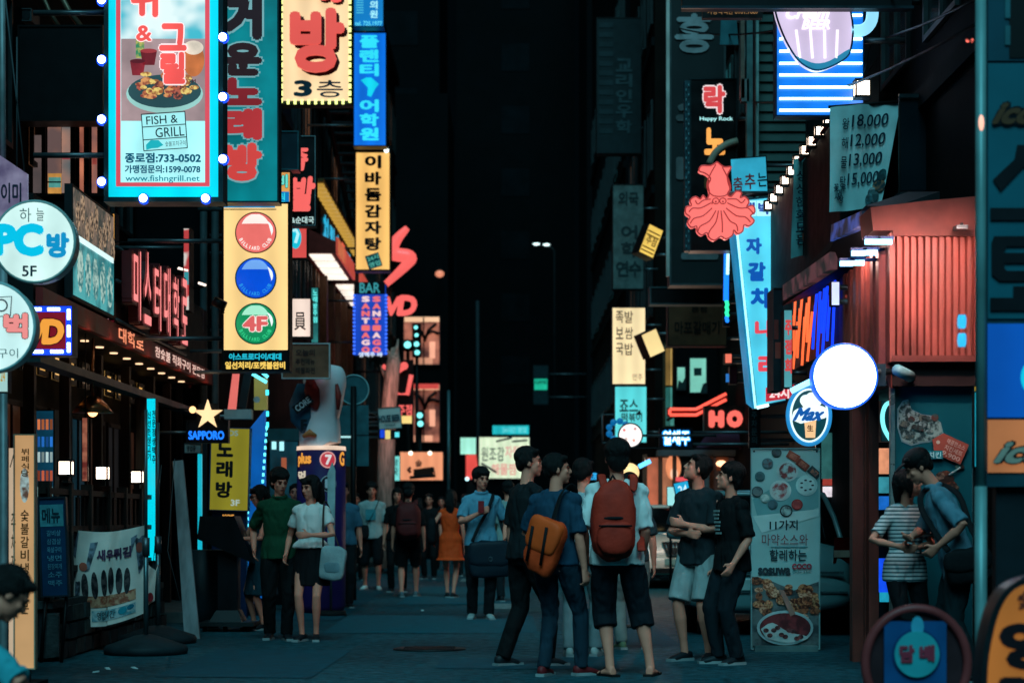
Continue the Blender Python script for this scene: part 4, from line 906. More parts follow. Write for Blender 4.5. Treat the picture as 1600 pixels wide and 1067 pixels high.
r = thing('sign_stack', 'white framed sign end with cyan light bars above the olive board', 'sign', P(372, 652, 25.8)); pe = front(25.8)
poly(r, pe, 'red_blade', [(356, 640), (364, 580), (374, 580), (368, 645)], glow('#e87068', .9, .1, False), n=.02, th=.06); poly(r, pe, 'dark_blade', [(372, 635), (382, 580), (394, 580), (384, 640)], DARK, n=.02, th=.06)
rect(r, pe, 'white_tray', 352, 640, 394, 655, mat('#8a9694', .5, key='trayw'), n=.1, th=.2); rect(r, pe, 'panel', 397, 590, 417, 640, glow('#8a8a48', .6, .3, False), n=.0, th=.1)
line(r, pe, 'light_bar', [(396, 585), (418, 598)], .02, glow('#60e8ff', 2.2, 0), n=.1); line(r, pe, 'light_bar', [(408, 580), (420, 590)], .02, glow('#60e8ff', 2.2, 0), n=.1); line(r, pe, 'light_bar', [(402, 664), (418, 673)], .02, glow('#60e8ff', 2.2, 0), n=.1)
disc(r, pe, 'round_mark', 403, 625, 5, 5, mat('#a8b4b0', .5, key='rm'), n=.12)
for v in (610, 643, 660): line(r, pe, 'light_bar', [(419, v), (419, v + 8)], .02, glow('#40d8f0', 2.0, 0, False), n=.1)
mb = MB(); mb.tube([pe.p(376, 650, -.05), V((XL, 25.9, PZ(650, 25.9)))], .025, 6); mb.build('bracket', r, STEEL)
# lit shop window behind the couple
r = thing('shop_window', 'small teal lit shop window behind the couple', 'window', P(440, 780, 28.4)); pe = front(28.4)
mb = MB(); frame_bars(mb, pe, 420, 676, 468, 800, 2, 2, 0, .05); mb.build('frame', r, DARK); rect(r, pe, 'pane', 422, 690, 466, 798, glow('#0c3440', .8, .6, False, 3), n=.0, th=.05)
rect(r, pe, 'lit_box', 425, 690, 432, 702, glow('#a8f0f8', 1.2, 0, False), n=.03); rect(r, pe, 'lit_box', 437, 690, 444, 704, glow('#a8f0f8', 1.2, 0, False), n=.03); rect(r, pe, 'red_shelf', 440, 715, 448, 735, glow('#c06848', .6, .3, False), n=.03)
mb = MB(); mb.box(pe.p(416, 690, 0), pe.p(474, 672, .5)); mb.build('canopy', r, mat('#1f4a50', .5, key='canop'))
mb = MB(); mb.box((PX(420, 28.5), 28.42, 0), (PX(468, 28.5), 28.6, PZ(800, 28.4))); mb.build('wall', r, WALLS['d'])

# ---- dark standing menu lectern
r = thing('menu_stand', 'black menu stand with a slanted top on a wheeled base', 'menu stand', (PX(352, 21.6), 21.6, 0)); X = PX(350, 21.6); y = 21.6
mb = MB(); mb.hexa([P(308, 842, y), P(396, 880, y), P(396, 880, y) + V((0, .5, .0)), P(308, 842, y) + V((0, .5, 0)), P(312, 806, y), P(366, 806, y), P(366, 806, y) + V((0, .5, 0)), P(312, 806, y) + V((0, .5, 0))]); mb.build('top', r, mat('#0c1216', .35, key='lect'))
mb = MB(); mb.box((PX(338, y), y + .1, .1), (PX(368, y), y + .4, PZ(860, y))); mb.build('column', r, mat('#0e1418', .4, key='lect2'))
mb = MB(); mb.hexa([(PX(326, y), y, .1), (PX(378, y), y, .1), (PX(378, y), y + .45, .1), (PX(326, y), y + .45, .1), (PX(336, y), y + .08, .22), (PX(370, y), y + .08, .22), (PX(370, y), y + .4, .22), (PX(336, y), y + .4, .22)]); mb.box((PX(312, y), y - .1, .06), (PX(398, y), y + .55, .1)); mb.build('base', r, mat('#1c2628', .5, key='lect3'))
for px in (320, 352, 390):
    mb = MB(); mb.tube([(PX(px, y) - .02, y, .03), (PX(px, y) + .02, y, .03)], .03, 10); mb.build('wheel', r, RUBBER)
rect(r, front(y), 'buttons', 343, 846, 345, 858, mat('#4a6468', .5, key='btn'), n=-.08, th=.01)
mb = MB(); mb.tube([(PX(318, 22.4), 22.4, 0), (PX(318, 22.4), 22.4, .2), (PX(318, 22.4), 22.4, .85)], [.17, .2, .24], 16); tag(mb.build('bin', None, mat('#0a2026', .5, key='bin')), 'dark round bin behind the menu stand', 'bin')

# ---- inflatable advertising column
r = thing('inflatable_column', 'inflatable advertising column, purple drum with a twisted white top', 'inflatable', (PX(502, 26.0), 26.0, 0)); X = PX(502, 26.0); k = 26.0 / F; zt = PZ(700, 26)
mb = MB(); mb.tube([(X, 26, 0), (X, 26, .1), (X, 26, zt - .03)], [.27, .31, .31], 32); mb.build('drum', r, mat('#2a1c52', .5, var=.15, key='purp'))
mb = MB(); mb.tube([(X, 26, zt - .03), (X, 26, zt + .02), (X, 26, zt + .03)], [.315, .31, .2], 32); mb.build('drum_rim', r, glow('#f0d0b8', .9, .1))
def cylp(x, y, R): # wraps pixel columns round a drum
    return Pl(lambda u, v, n=0.0: V((X + (R + n) * sin((u - 502) * k / R), 26 - (R + n) * cos((u - 502) * k / R), PZ(v, 26))))
pc = cylp(X, 26, .312)
T(r, pc, 'plus', 462, 708, 490, 730, glow('#f0a040', .9, .1, False), n=.006, bold=.05); T(r, pc, 'G', 536, 706, 549, 728, glow('#f0a040', .9, .1, False), n=.006, bold=.04); T(r, pc, '먹', 462, 736, 480, 752, glow('#e8d8c0', .7, .1, False), n=.006, bold=.05)
def wdisc(name, cx, cyy, R, mt, n):
    mb = MB(); mb.grid(lambda a, b: pc.p(cx + R * b * cos(2 * pi * a), cyy + R * b * sin(2 * pi * a), n), 24, 3); mb.build(name, r, mt)
wdisc('badge', 516, 719, 13, glow('#e8a8a4', .8, .1, False), .005); wdisc('badge', 516, 719, 11, glow('#c83a48', .8, .1, False), .008); T(r, pc, '7', 511, 711, 522, 727, glow('#e8e0e0', .8, 0, False), n=.011, bold=.05)
wdisc('badge', 517, 756, 13, mat('#b8bcc0', .5, key='bdg'), .005); wdisc('badge', 517, 756, 11.5, mat('#181420', .5, key='bdg2'), .008); T(r, pc, 'F', 511, 749, 522, 763, mat('#c8ccd0', .5, key='bdg3'), n=.011, bold=.05)
prof = [(700, 502, .27), (694, 500, .265), (672, 500, .262), (650, 500, .25), (630, 506, .235), (618, 508, .24), (600, 508, .27), (588, 506, .27), (578, 504, .23), (572, 503, .12)]
mb = MB()
mb.tube([(PX(u, 26), 26, PZ(v, 26)) for v, u, R in smooth_path(prof, 3)], [(q[2], q[2]) for q in smooth_path(prof, 3)], 28, ref=(1, 0, 0)); mb.build('white_body', r, mat('#dcd6d8', .45, var=.12, scale=3, bump=.15, key='infw'))
mb = MB(); mb.tube([P(u, v, 25.86) for u, v in ((472, 600), (470, 630), (474, 655), (478, 676))], [(.06, .1), (.15, .12), (.16, .13), (.05, .06)], 16); mb.build('blue_lobe', r, mat('#2a5a70', .45, key='infb'))
mb = MB(); mb.tube([P(u, v, 25.74) for u, v in ((484, 592), (487, 610), (492, 632), (495, 640))], [(.05, .04), (.1, .05), (.07, .05), (.02, .02)], 14); mb.build('red_lobe', r, mat('#7a2a24', .45, key='infr'))
mb = MB(); mb.tube([P(u, v, 25.75) for u, v in ((526, 600), (529, 618), (528, 640))], [(.02, .03), (.04, .05), (.02, .02)], 12); mb.build('red_lobe', r, mat('#7a2a24', .45, key='infr'))
ptt = tilted(25.7, 472, 632, -38 + 76); rect(r, ptt, 'black_band', 457, 626, 490, 640, mat('#14181c', .5, key='infk'), n=.06, th=.01); T(r, ptt, 'CORE', 460, 628, 487, 638, mat('#a8b4b8', .5, key='infk2'), n=.066, bold=.03)
T(r, front(25.7), 'F', 470, 655, 480, 673, INK, n=.02, bold=.06); mb = MB(); mb.tube([P(u, v, 25.72) for u, v in ((473, 682), (484, 676), (494, 681))], [(.02, .03), (.05, .05), (.02, .03)], 10); mb.build('orange_scarf', r, mat('#b8683a', .5, key='info'))
mb = MB()
for i, (u, v) in enumerate(((496, 590), (500, 588), (504, 590), (508, 588), (511, 580), (512, 574), (513, 585))):
    mb.m(glow(('#e85a50', '#4868e8', '#e8e8f0', '#58c878')[i % 4], 1.0, 0, False)); mb.ball(P(u, v, 25.66), .022, 8, 6)
mb.build('top_lamps', r)

r = thing('feather_banner', 'pale furled banner on a slim pole behind the white blouse', 'banner', (PX(518, 25.2), 25.2, 0)); pf = front(25.2)
mb = MB(); mb.prism([pf.p(u, v, .02) for u, v in ((512, 905), (522, 905), (524, 735), (519, 722), (512, 740))], [pf.p(u, v, -.04) for u, v in ((512, 905), (522, 905), (524, 735), (519, 722), (512, 740))]); mb.build('cloth', r, mat('#a8c4c4', .8, key='fbn')); mb = MB(); mb.tube([(PX(517, 25.2), 25.2, .03), pf.p(517, 735, 0)], .015, 8); mb.build('pole', r, STEEL); mb = MB(); mb.tube([(PX(517, 25.2), 25.2, 0), (PX(517, 25.2), 25.2, .06)], [.2, .18], 16); mb.build('base', r, RUBBER)
# ---- road signs seen from behind
r = thing('road_sign', 'back of a round and a square traffic sign on one dark pole', 'road sign', (PX(553, 30), 30, 0)); SB = mat('#2f6068', .45, metal=.3, key='signback')
ps_ = front(30); disc(r, ps_, 'round_plate', 553, 609, 23, 23, SB, n=0, th=.02, seg=32); rect(r, ps_, 'square_plate', 530, 633, 576, 728, SB, n=0, th=.02)
o = ell(553, 609, 23, 23, 32); mb = MB(); mb.tube([ps_.p(u, v, .005) for u, v in o] + [ps_.p(*o[0], .005)], .012, 5, cap=False); mb.build('rim', r, mat('#7aa4a8', .4, key='rimt'))
mb = MB(); mb.tube([(PX(553, 30), 29.93, 0), (PX(553, 30), 29.93, PZ(604, 30))], .042, 12); mb.build('pole', r, BLACK); rect(r, ps_, 'clip_glint', 532, 681, 552, 684, glow('#b8f0f0', .9, 0, False), n=.03); rect(r, ps_, 'seam', 530, 679, 576, 680, DARK, n=.008)  # the clip glows: a highlight painted into its colour
# ---- bar sign with bulbs, and the red neon past it
r, pl = boxsign('bar_sign', 'blue bar sign with red and white vertical letters and a lamp edge', 'sign', 553, 444, 604, 556, 44.0, glow('#1448c0', .85, .2, True, 1.5), mat('#0a1838', .4, key='cabnn'), th=.35, rim=1, arm=XL)
rect(r, pl, 'heading', 553, 441, 602, 460, mat('#0c1c28', .5, key='barh'), n=.03); T(r, pl, 'BAR', 562, 442, 594, 458, glow('#3aa0a8', .8, .05, False), n=.036, bold=.02)
SANT = 'SANTIAGO'; h_ = 92 / 8
for i, ch in enumerate(SANT):
    for kx, (a, b) in enumerate(((565, 578), (582, 595))): T(r, pl, ch, a, 463 + h_ * i * .98, b, 463 + h_ * (i + .8) * .98, glow('#f07070' if (i + kx) % 3 else '#f4d0d0', 1.0, .05, False), n=.02, bold=.07)
T(r, pl, '생맥주 바', 560, 550, 598, 558, glow('#e0f0ff', 1, 0, False), n=.03, bold=.03)
l0 = None
for sx in (553.5, 603.5):
    for i in range(16):
        q = pl.p(sx, 462 + i * 6, .03)
        if l0 is None: mb = MB(); mb.ball(q, .03, 6, 4); l0 = mb.build('bulb', r, glow('#3a70ff', 1.4, 0, False)); L0 = q
        else: copy_part(l0, r, q - L0)
r = thing('tree', 'rough pale trunk of a street tree lit pink under the bar sign', 'tree', (PX(590, 45), 45, .12)); mb = MB(); pts = [(PX(604, 45), 45, PZ(690, 45)), (PX(607, 45), 45, PZ(640, 45)), (PX(611, 45), 45, PZ(600, 45)), (PX(615, 45), 45, PZ(565, 45)), (PX(616, 45), 45.2, PZ(545, 45))]
pts = [(PX(600, 45), 45, .12)] + pts
mb.tube(pts, [.22, .19, .17, .17, .15, .09], 14); mb.build('trunk', r, mat('#d0a494', .8, var=.5, scale=7, bump=.9, vscale=(3, 3, .4), key='bark'))
for pp in ([(612, 600), (600, 585), (594, 570)], [(614, 570), (606, 550), (602, 540)], [(616, 560), (620, 545), (622, 530)]):
    mb = MB(); mb.tube([P(u, v, 45 + .1 * i) for i, (u, v) in enumerate(pp)], [.06, .04, .015], 8); mb.build('limb', r, mat('#d0a494', .8, var=.5, scale=7, bump=.9, vscale=(3, 3, .4), key='bark'))
lp_ = bpy.data.lights.new('crown_light', 'POINT'); lp_.energy = 40; lp_.color = (1, .45, .38); lp_.shadow_soft_size = .3; lo = bpy.data.objects.new('crown_light', lp_); COL.objects.link(lo); lo.location = P(622, 615, 43.6)
r = thing('neon_sign', 'red script neon sign with a tall slanting stroke over two capital letters', 'sign', P(620, 490, 48)); pn = front(48)
mb = MB(); st = smooth_path([(637, 357), (620, 376), (613, 396), (640, 402), (636, 414), (600, 448)], 5); mb.tube([pn.p(u, v, .1) for u, v in st], [.07 + .09 * sin(pi * i / (len(st) - 1)) for i in range(len(st))], 8); mb.build('script_stroke', r, SALMON)
T(r, pn, 'V', 600, 464, 626, 494, SALMON, n=.1, bold=.06, ext=.05, slant=.15); T(r, pn, 'D', 622, 462, 652, 494, SALMON, n=.1, bold=.06, ext=.05, slant=.15)
mb = MB()
for v in (410, 480): mb.tube([pn.p(604, v, .05), V((XL, 48, PZ(v, 48)))], .03, 6)
mb.tube([pn.p(610, 400, .04), pn.p(608, 492, .04)], .03, 6); mb.build('bracket', r, BLACK)
r = thing('crown_sign', 'red neon outline like a crown under the script neon sign', 'sign', P(622, 616, 50)); pn = front(50)
for pts in ([(598, 572), (618, 585), (632, 574)], [(613, 582), (620, 616), (637, 616), (643, 586)]): line(r, pn, 'neon_tube', pts, .055, SALMON, n=.1)
disc(r, pn, 'neon_dot', 632, 572, 6, 6, SALMON, n=.16, th=.1, seg=16); T(r, pn, '주점', 622, 632, 644, 650, SALMON, n=.08, bold=.03)
mb = MB(); mb.prism([pn.p(u, v, 0) for u, v in ((596, 655), (646, 655), (646, 562), (596, 562))], [pn.p(u, v, -.15) for u, v in ((596, 655), (646, 655), (646, 562), (596, 562))]); mb.tube([pn.p(598, 580, -.08), V((XL, 50.1, PZ(580, 50)))], .03, 6); mb.build('backing', r, BLACK)
r, pl = boxsign('house_beer_sign', 'small white beer house sign hung from the wall', 'sign', 591, 636, 627, 670, 38.0, mat('#b8c0bc', .6, var=.1, key='hb'), GREY, th=.06, rim=1, arm=XL, pl=tilted(38, 609, 652, 4)); T(r, pl, 'HOUSE BEER', 592, 648, 625, 659, INKB, n=.03, bold=.04); T(r, pl, 'THE MARKET', 600, 662, 618, 666, GREY, n=.03, bold=.01)
r, pl = boxsign('flag_sign', 'blue and yellow block sign beneath the white beer house sign', 'sign', 592, 671, 624, 686, 39.0, mat('#101820', .5, key='fl'), BLACK, th=.08, rim=.5, arm=XL); rect(r, pl, 'blue_block', 594, 671, 601, 684, glow('#1848d8', .9, 0, False), n=.03); rect(r, pl, 'yellow_block', 602, 672, 610, 686, glow('#f0d880', .9, 0, False), n=.03); rect(r, pl, 'cyan_block', 617, 675, 624, 683, glow('#60e0e8', 1, 0, False), n=.03)
r, pl = boxsign('yellow_sign', 'short yellow lit sign right of the white beer house sign', 'sign', 626, 649, 644, 662, 46.0, glow('#f8d880', .95, .1, False), BLACK, th=.1, rim=.5, arm=XL)
# ================================================================ END OF THE STREET
r = thing('building', 'corner house at the street end with two lit picture windows one above the other', 'building', (PX(640, 76), 80, 0)); pe = front(76)
mb = MB(); mb.box((PX(560, 76), 76, 0), (PX(700, 76), 84, 17)); mb.build('wall', r, WALLS['k'])
ROOM = glowp('#5a2a20', '#d88468', .75, 1.6, .38, .66, 4)
for v0, v1, u0 in ((494, 571, 630), (600, 692, 645)):
    mb = MB(); frame_bars(mb, pe, u0, v0, 688, v1, 1.5, 1.5, 0, .12); w_ = mb.build('window', r, DARK); rect(w_, pe, 'pane', u0 + 1, v0 + 1, 687, v1 - 1, ROOM, n=.03, th=.02)
    rect(w_, pe, 'ceiling_light', u0 + 2, v0 + 1, 687, v0 + 9, glow('#ffcaa0', 1.0, .15, False, .8), n=.06, th=.02); rect(w_, pe, 'lit_wall', 671, v0 + 40, 680, v0 + 66, glow('#ffb090', 1.0, .15, False), n=.05, th=.02)
    rect(w_, pe, 'mullion', 661, v0 + 2, 663, v1 - 1, BLACK, n=.1, th=.04); rect(w_, pe, 'shop_counter', 647, v1 - 12, 676, v1 - 2, glow('#e8a080', .9, .3, False, 1.5), n=.055, th=.02)
    for q in ([(663, v0 + 40), (670, v0 + 22), (682, v0 + 12)], [(663, v0 + 34), (656, v0 + 20), (648, v0 + 14)], [(668, v0 + 28), (676, v0 + 24), (686, v0 + 28)]): line(w_, pe, 'branch_print', q, .06, BLACK, n=.11)
rect(r, pe, 'red_band', 645, 600, 686, 608, glow('#e0504a', .9, .2, False), n=.14, th=.03)
r = thing('traffic_light', 'traffic light with two blue green lamps in front of the upper lit window', 'traffic light', P(652, 560, 70))
def tlight(label, spots, box, d):
    r = thing('traffic_light', label, 'traffic light', (PX(box[0], d), d, 0), 'traffic lights at the street end'); pf = front(d)
    rect(r, pf, 'housing', box[0], box[1], box[2], box[3], BLACK, n=0, th=.25)
    for u, v, R in spots: mb = MB(); mb.ball(pf.p(u, v, .05), R * d / F, 10, 8); mb.build('lamp', r, glow('#80f4f4', 1.8, 0, False)); mb = MB(); mb.tube([pf.p(u, v - .3 * R, .0), pf.p(u, v - .3 * R, .2)], R * d / F * 1.35, 10, cap=False); mb.build('visor', r, BLACK)
    mb = MB(); mb.tube([(PX((box[0] + box[2]) / 2, d), d + .15, 0), (PX((box[0] + box[2]) / 2, d), d + .15, PZ(box[1], d))], .06, 8); mb.build('pole', r, BLACK)
bpy.data.objects.remove(r)
tlight('upper far traffic light, four bluish lamps against the lit window', ((650, 512, 3), (651, 524, 3), (651, 538, 4), (652, 551, 4)), (644, 505, 658, 558), 70)
tlight('lower far traffic light, two bluish lamps against the lower lit window', ((656, 649, 4.5), (657, 662, 4.5)), (650, 641, 663, 670), 66)
tlight('single bluish traffic lamp left of the upper far traffic light', ((637, 539, 5.5),), (628, 531, 646, 548), 68)
r, pl = boxsign('bbq_sign', 'orange lit signboard with a dark pot drawing and two lamps at the street end', 'sign', 624, 705, 693, 751, 62.0, glow('#f09a70', .95, .12, True, .5), DARK, th=.4, rim=1.2)
poly(r, pl, 'pot_drawing', [(646, 733), (676, 729), (678, 746), (646, 747)], mat('#3a1c14', .6, key='potd'), n=.02, th=.01); line(r, pl, 'drawing_line', [(642, 738), (638, 734), (642, 730)], .05, INK, n=.03); line(r, pl, 'drawing_line', [(676, 730), (680, 743), (640, 746)], .05, INK, n=.04); T(r, pl, '솥', 649, 718, 660, 729, INK, n=.03, bold=.03)
for u in (642, 672): mb = MB(); mb.ball(pl.p(u, 708, .15), .06, 8, 6); mb.build('lamp', r, glow('#fff0d8', 3, 0)); 
mb = MB(); mb.box((PX(630, 62), 62.05, 0), (PX(690, 62), 62.3, PZ(752, 62))); mb.build('wall', r, WALLS['k'])
r, pl = boxsign('teal_sign', 'small teal lit sign left of the orange signboard at the street end', 'sign', 611, 712, 625, 751, 60.0, glow('#78e0d8', .95, .15, False), BLACK, th=.2, rim=.5)
T(r, pl, '약국', 614, 716, 622, 744, mat('#1a6a70', .5, key='phar'), n=.03, bold=.02, vert=True); mb = MB(); mb.box((PX(612, 60), 60.05, 0), (PX(624, 60), 60.15, PZ(752, 60))); mb.build('post', r, BLACK)
r, pl = boxsign('soup_house_sign', 'wide pale green lit signboard with Korean writing across the street end', 'sign', 748, 682, 828, 748, 74.0, glow('#dff0cc', .95, .18, True, .6), DARK, th=.3, rim=1)
T(r, pl, '원조감', 752, 698, 788, 720, mat('#3a6a60', .5, key='g1'), n=.04, bold=.01); T(r, pl, '자탕집', 789, 696, 824, 716, glow('#e8a8a0', .9, 0, False), n=.04, bold=.02); T(r, pl, '해물찜', 768, 724, 806, 742, glow('#e89890', .9, 0, False), n=.04, bold=.02)
for q in ([(775, 690), (800, 684)], [(752, 724), (776, 738)], [(800, 690), (824, 688)]): line(r, pl, 'wire', q, .04, GREY, n=.2)
mb = MB(); mb.box((PX(746, 74), 74.1, 0), (PX(830, 74), 74.35, PZ(752, 74))); mb.build('wall', r, WALLS['k'])
r, pl = boxsign('cyan_sign', 'narrow cyan lit sign strip above the pale green signboard', 'sign', 769, 664, 827, 679, 75.0, glow('#20b8c0', .95, .15), DARK, th=.3, rim=.6); T(r, pl, '24시간 영업', 785, 667, 822, 676, glow('#80e8e8', .9, 0, False), n=.03, bold=.01)
mb = MB(); mb.box((PX(772, 75), 75.1, 0), (PX(776, 75), 75.2, PZ(679, 75))); mb.box((PX(818, 75), 75.1, 0), (PX(822, 75), 75.2, PZ(679, 75))); mb.build('post', r, BLACK)
r, pl = boxsign('green_sign', 'small mint lit sign over a red one left of the pale green signboard', 'sign', 719, 683, 744, 710, 73.0, glow('#a8f0d8', 1.0, .3, True, .7), BLACK, th=.3, rim=.6)
poly(r, pl, 'red_face', [(728, 710), (744, 710), (747, 732), (743, 748), (728, 748)], glow('#e85048', .95, .1, False), n=.03, th=.1); mb = MB(); mb.ball(pl.p(730, 748, .1), .07, 8, 6); mb.build('lamp', r, glow('#c0f8ff', 2, 0, False)); mb = MB(); mb.box((PX(729, 73), 73.1, 0), (PX(743, 73), 73.2, PZ(748, 73))); mb.build('post', r, BLACK)
r, pl = boxsign('green_sign', 'small green lit sign block high over the far end of the street', 'sign', 833, 570, 857, 632, 80.0, mat('#10282c', .5, key='dgr'), BLACK, th=.4, rim=.8, arm=2.9)
rect(r, pl, 'lit_band', 835, 592, 855, 609, glow('#20c8a0', .85, .2, False), n=.03); T(r, pl, 'GAME', 836, 594, 854, 600, INK, n=.04, bold=.02)
r = thing('street_lamp', 'far street lamp with two small white heads over the dark end of the street', 'street lamp', (PX(862, 92), 92, 0)); mb = MB(); mb.tube([(PX(866, 92), 92, 0), (PX(866, 92), 92, PZ(392, 92)), (PX(858, 92), 92, PZ(384, 92)), (PX(836, 92), 92, PZ(384, 92))], .07, 8); mb.build('pole', r, BLACK)
for u, v in ((838, 380), (854, 381)): mb = MB(); mb.ball(P(u, v + 1.5, 91.9), (.16, .1, .05), 10, 6); mb.build('head', r, glow('#e0ffff', 2.2, 0, False))
r = thing('wall_lamp', 'single hazy orange lamp on the dark wall near the street end', 'lamp', P(687, 428, 74.9)); mb = MB(); mb.ball(P(687, 428, 74.9), (.17, .1, .13), 12, 8); mb.build('globe', r, glow('#e89070', .9, .1)); mb = MB(); mb.box(P(682, 424, 75.0), P(692, 421, 75.3)); mb.tube([P(687, 423, 75.2), V((PX(687, 76), 76.1, PZ(424, 76)))], .03, 6); mb.build('hood', r, BLACK)
mb = MB(); mb.tube([(PX(701, 72), 72, 0), (PX(701, 72), 72, PZ(610, 72))], .05, 8); tag(mb.build('post', None, mat('#5a7478', .4, metal=.5, key='fpost')), 'thin pale post right of the two lit picture windows', 'post')
mb = MB(); mb.tube([(PX(748, 78), 78, 0), (PX(746, 78), 78, PZ(470, 78))], .07, 8); tag(mb.build('utility_pole', None, DARK), 'dark utility pole behind the pale green signboard', 'pole')

# ================================================================ RIGHT SIDE, far to near
XR = 2.95
r, pl = boxsign('faded_sign', 'very dark unlit vertical sign high on the far right house', 'sign', 932, 28, 1002, 240, 46.0, mat('#0c1a1e', .5, key='fd1'), BLACK, th=.4, rim=1, arm=3.0)
for i, ch in enumerate('교리인우학'): T(r, pl, ch, 962, 92 + 24 * i, 988, 113 + 24 * i, mat('#2a3c40', .5, key='fd2'), n=.02, bold=.04)
for i in range(12): rect(r, pl, 'slat', 936, 36 + i * 15, 958, 44 + i * 15, mat('#18282c', .5, key='fd3'), n=.02)
r, pl = boxsign('language_school_sign', 'dim grey unlit vertical language school sign above the cream sign', 'sign', 957, 288, 1006, 452, 42.0, mat('#4a5654', .6, var=.35, key='fd4'), BLACK, th=.3, rim=1, arm=3.0)
for i, ch in enumerate('토익어학연'): pass
for ch, a, b, c, d_ in (('외국', 966, 300, 998, 322), ('어', 970, 352, 996, 374), ('학', 970, 378, 996, 402), ('연', 962, 408, 982, 432), ('수', 982, 408, 1002, 432)): T(r, pl, ch, a, b, c, d_, mat('#1e2c2e', .6, key='fd5'), n=.02, bold=.03)
r, pl = boxsign('trotter_soup_sign', 'cream lit vertical sign with three rows of thin black letters', 'sign', 956, 480, 1009, 601, 41.0, glow('#fbe0ac', 1.0, .14, True, 1.0), DARK, th=.35, rim=1.2, arm=3.0)
for i, (x, y) in enumerate((('족', '발'), ('보', '쌈'), ('국', '밥'))):
    T(r, pl, x, 962, 486 + 25 * i, 974, 505 + 25 * i, INK, n=.02, bold=.01); T(r, pl, y, 976, 486 + 25 * i, 989, 505 + 25 * i, INK, n=.02, bold=.01)
T(r, pl, '안주', 988, 584, 1004, 594, INK, n=.02, bold=0)
r, pl = boxsign('rice_cake_sign', 'cyan lit vertical snack sign under the cream vertical sign', 'sign', 960, 603, 1011, 692, 40.0, glow('#58d8dc', .95, .14, True, 1.2), DARK, th=.35, rim=1.2, arm=3.0)
T(r, pl, '죠스', 968, 624, 997, 643, INK, n=.02, bold=.02); T(r, pl, '떡볶이', 971, 645, 1003, 659, INK, n=.02, bold=.02); poly(r, pl, 'fin_mark', [(992, 648), (1000, 640), (1002, 648)], INK, n=.02)
r, pl = boxsign('diamond_sign', 'yellow lit sign seen at a slant, the upper of two', 'sign', 1003, 352, 1031, 402, 38.0, glow('#f8cc60', .95, .15, False, 3), BLACK, th=.3, rim=1.5, arm=3.1, pl=tilted(38, 1017, 377, -22, 20)); T(r, pl, '주점', 1008, 370, 1026, 384, mat('#6a3a1c', .6, key='dm'), n=.02, bold=.02)
for v in (362, 368, 388, 394): rect(r, pl, 'stripe', 1006, v, 1028, v + 2, mat('#7a4a20', .6, key='dm2'), n=.014)
r, pl = boxsign('diamond_sign', 'cream lit sign seen at a slant, the lower of two', 'sign', 1005, 516, 1035, 556, 38.0, glow('#fbdc98', 1.0, .12, False, 2), BLACK, th=.3, rim=1.5, arm=3.1, pl=tilted(38, 1020, 536, 24, 20))
# corner house wall column and lit front further on
r = thing('lit_column', 'yellow and teal lit glazed corner column of the far right house', 'column', (PX(1046, 43), 43, 0)); pe = front(42.8)
mb = MB(); mb.box((PX(1036, 42.85), 42.85, .12), (PX(1054, 42.85), 43.4, PZ(536, 42.85))); mb.build('shaft', r, mat('#3a3424', .5, key='clm'))
rect(r, pe, 'yellow_pane', 1040, 540, 1046, 602, glow('#8a6a34', .7, .3, False, 3), n=.01); rect(r, pe, 'yellow_pane', 1047, 540, 1053, 602, glow('#c09a54', .75, .3, False, 3), n=.01); rect(r, pe, 'teal_pane', 1040, 605, 1046, 665, glow('#2a6a64', .7, .3, False, 3), n=.01); rect(r, pe, 'teal_pane', 1047, 605, 1053, 665, glow('#4a9a90', .75, .3, False, 3), n=.01)
r = thing('upper_window', 'two tall mint lit windows above the bent red neon', 'window', P(1085, 612, 42.1)); pe = front(42.1)
mb = MB(); mb.box((PX(1054, 42.15), 42.15, PZ(640, 42.1)), (PX(1160, 42.15), 42.8, PZ(540, 42.1))); mb.build('wall', r, WALLS['k'])
for a, b, v0, v1 in ((1078, 1103, 560, 613), (1058, 1070, 574, 608)):
    mb = MB(); frame_bars(mb, pe, a - 2, v0 - 2, b + 2, v1 + 2, 2, 2, 0, .05); mb.build('frame', r, DARK); rect(r, pe, 'pane', a, v0, b, v1, glow('#80d0bc', .85, .25, False, 1.5), n=.02, th=.02)
rect(r, pe, 'paper', 1084, 575, 1096, 587, mat('#123838', .5, key='papr'), n=.04); poly(r, pe, 'silhouette', [(1058, 608), (1060, 594), (1066, 598), (1070, 590), (1070, 608)], mat('#123030', .6, key='sil'), n=.04); poly(r, pe, 'silhouette', [(1094, 613), (1098, 600), (1103, 598), (1103, 613)], mat('#123030', .6, key='sil'), n=.04)
r, pl = boxsign('long_sign', 'long black sign bar with a grey rim under the tall grey sign', 'sign', 1015, 448, 1140, 476, 31.5, mat('#070b0e', .4, key='lng'), mat('#3a4648', .4, key='lngr'), th=.3, rim=2.5, arm=4.25)
r, pl = boxsign('brown_sign', 'dim brown signboard with dark brush writing under the long black sign bar', 'sign', 1043, 474, 1136, 541, 33.0, mat('#5a3824', .6, var=.4, scale=3, key='brs'), BLACK, th=.3, rim=1.5, arm=4.25); T(r, pl, '마포갈매기', 1054, 502, 1124, 522, mat('#1a1410', .6, key='brk'), n=.02, bold=.02); T(r, pl, '본점', 1080, 478, 1104, 488, mat('#1a1410', .6, key='brk'), n=.02, bold=.02)
r = thing('arrow_neon', 'bent red double neon tube over the bar entrance', 'neon', P(1090, 655, 39.1)); pe = front(39.1)
for dv in (-4.5, 4.5): line(r, pe, 'neon_tube', [(1046, 644 + dv), (1087, 644 + dv), (1134, 620 + dv)], .028, glow('#ff5a48', 1.6, 0), n=.1, seg=8)
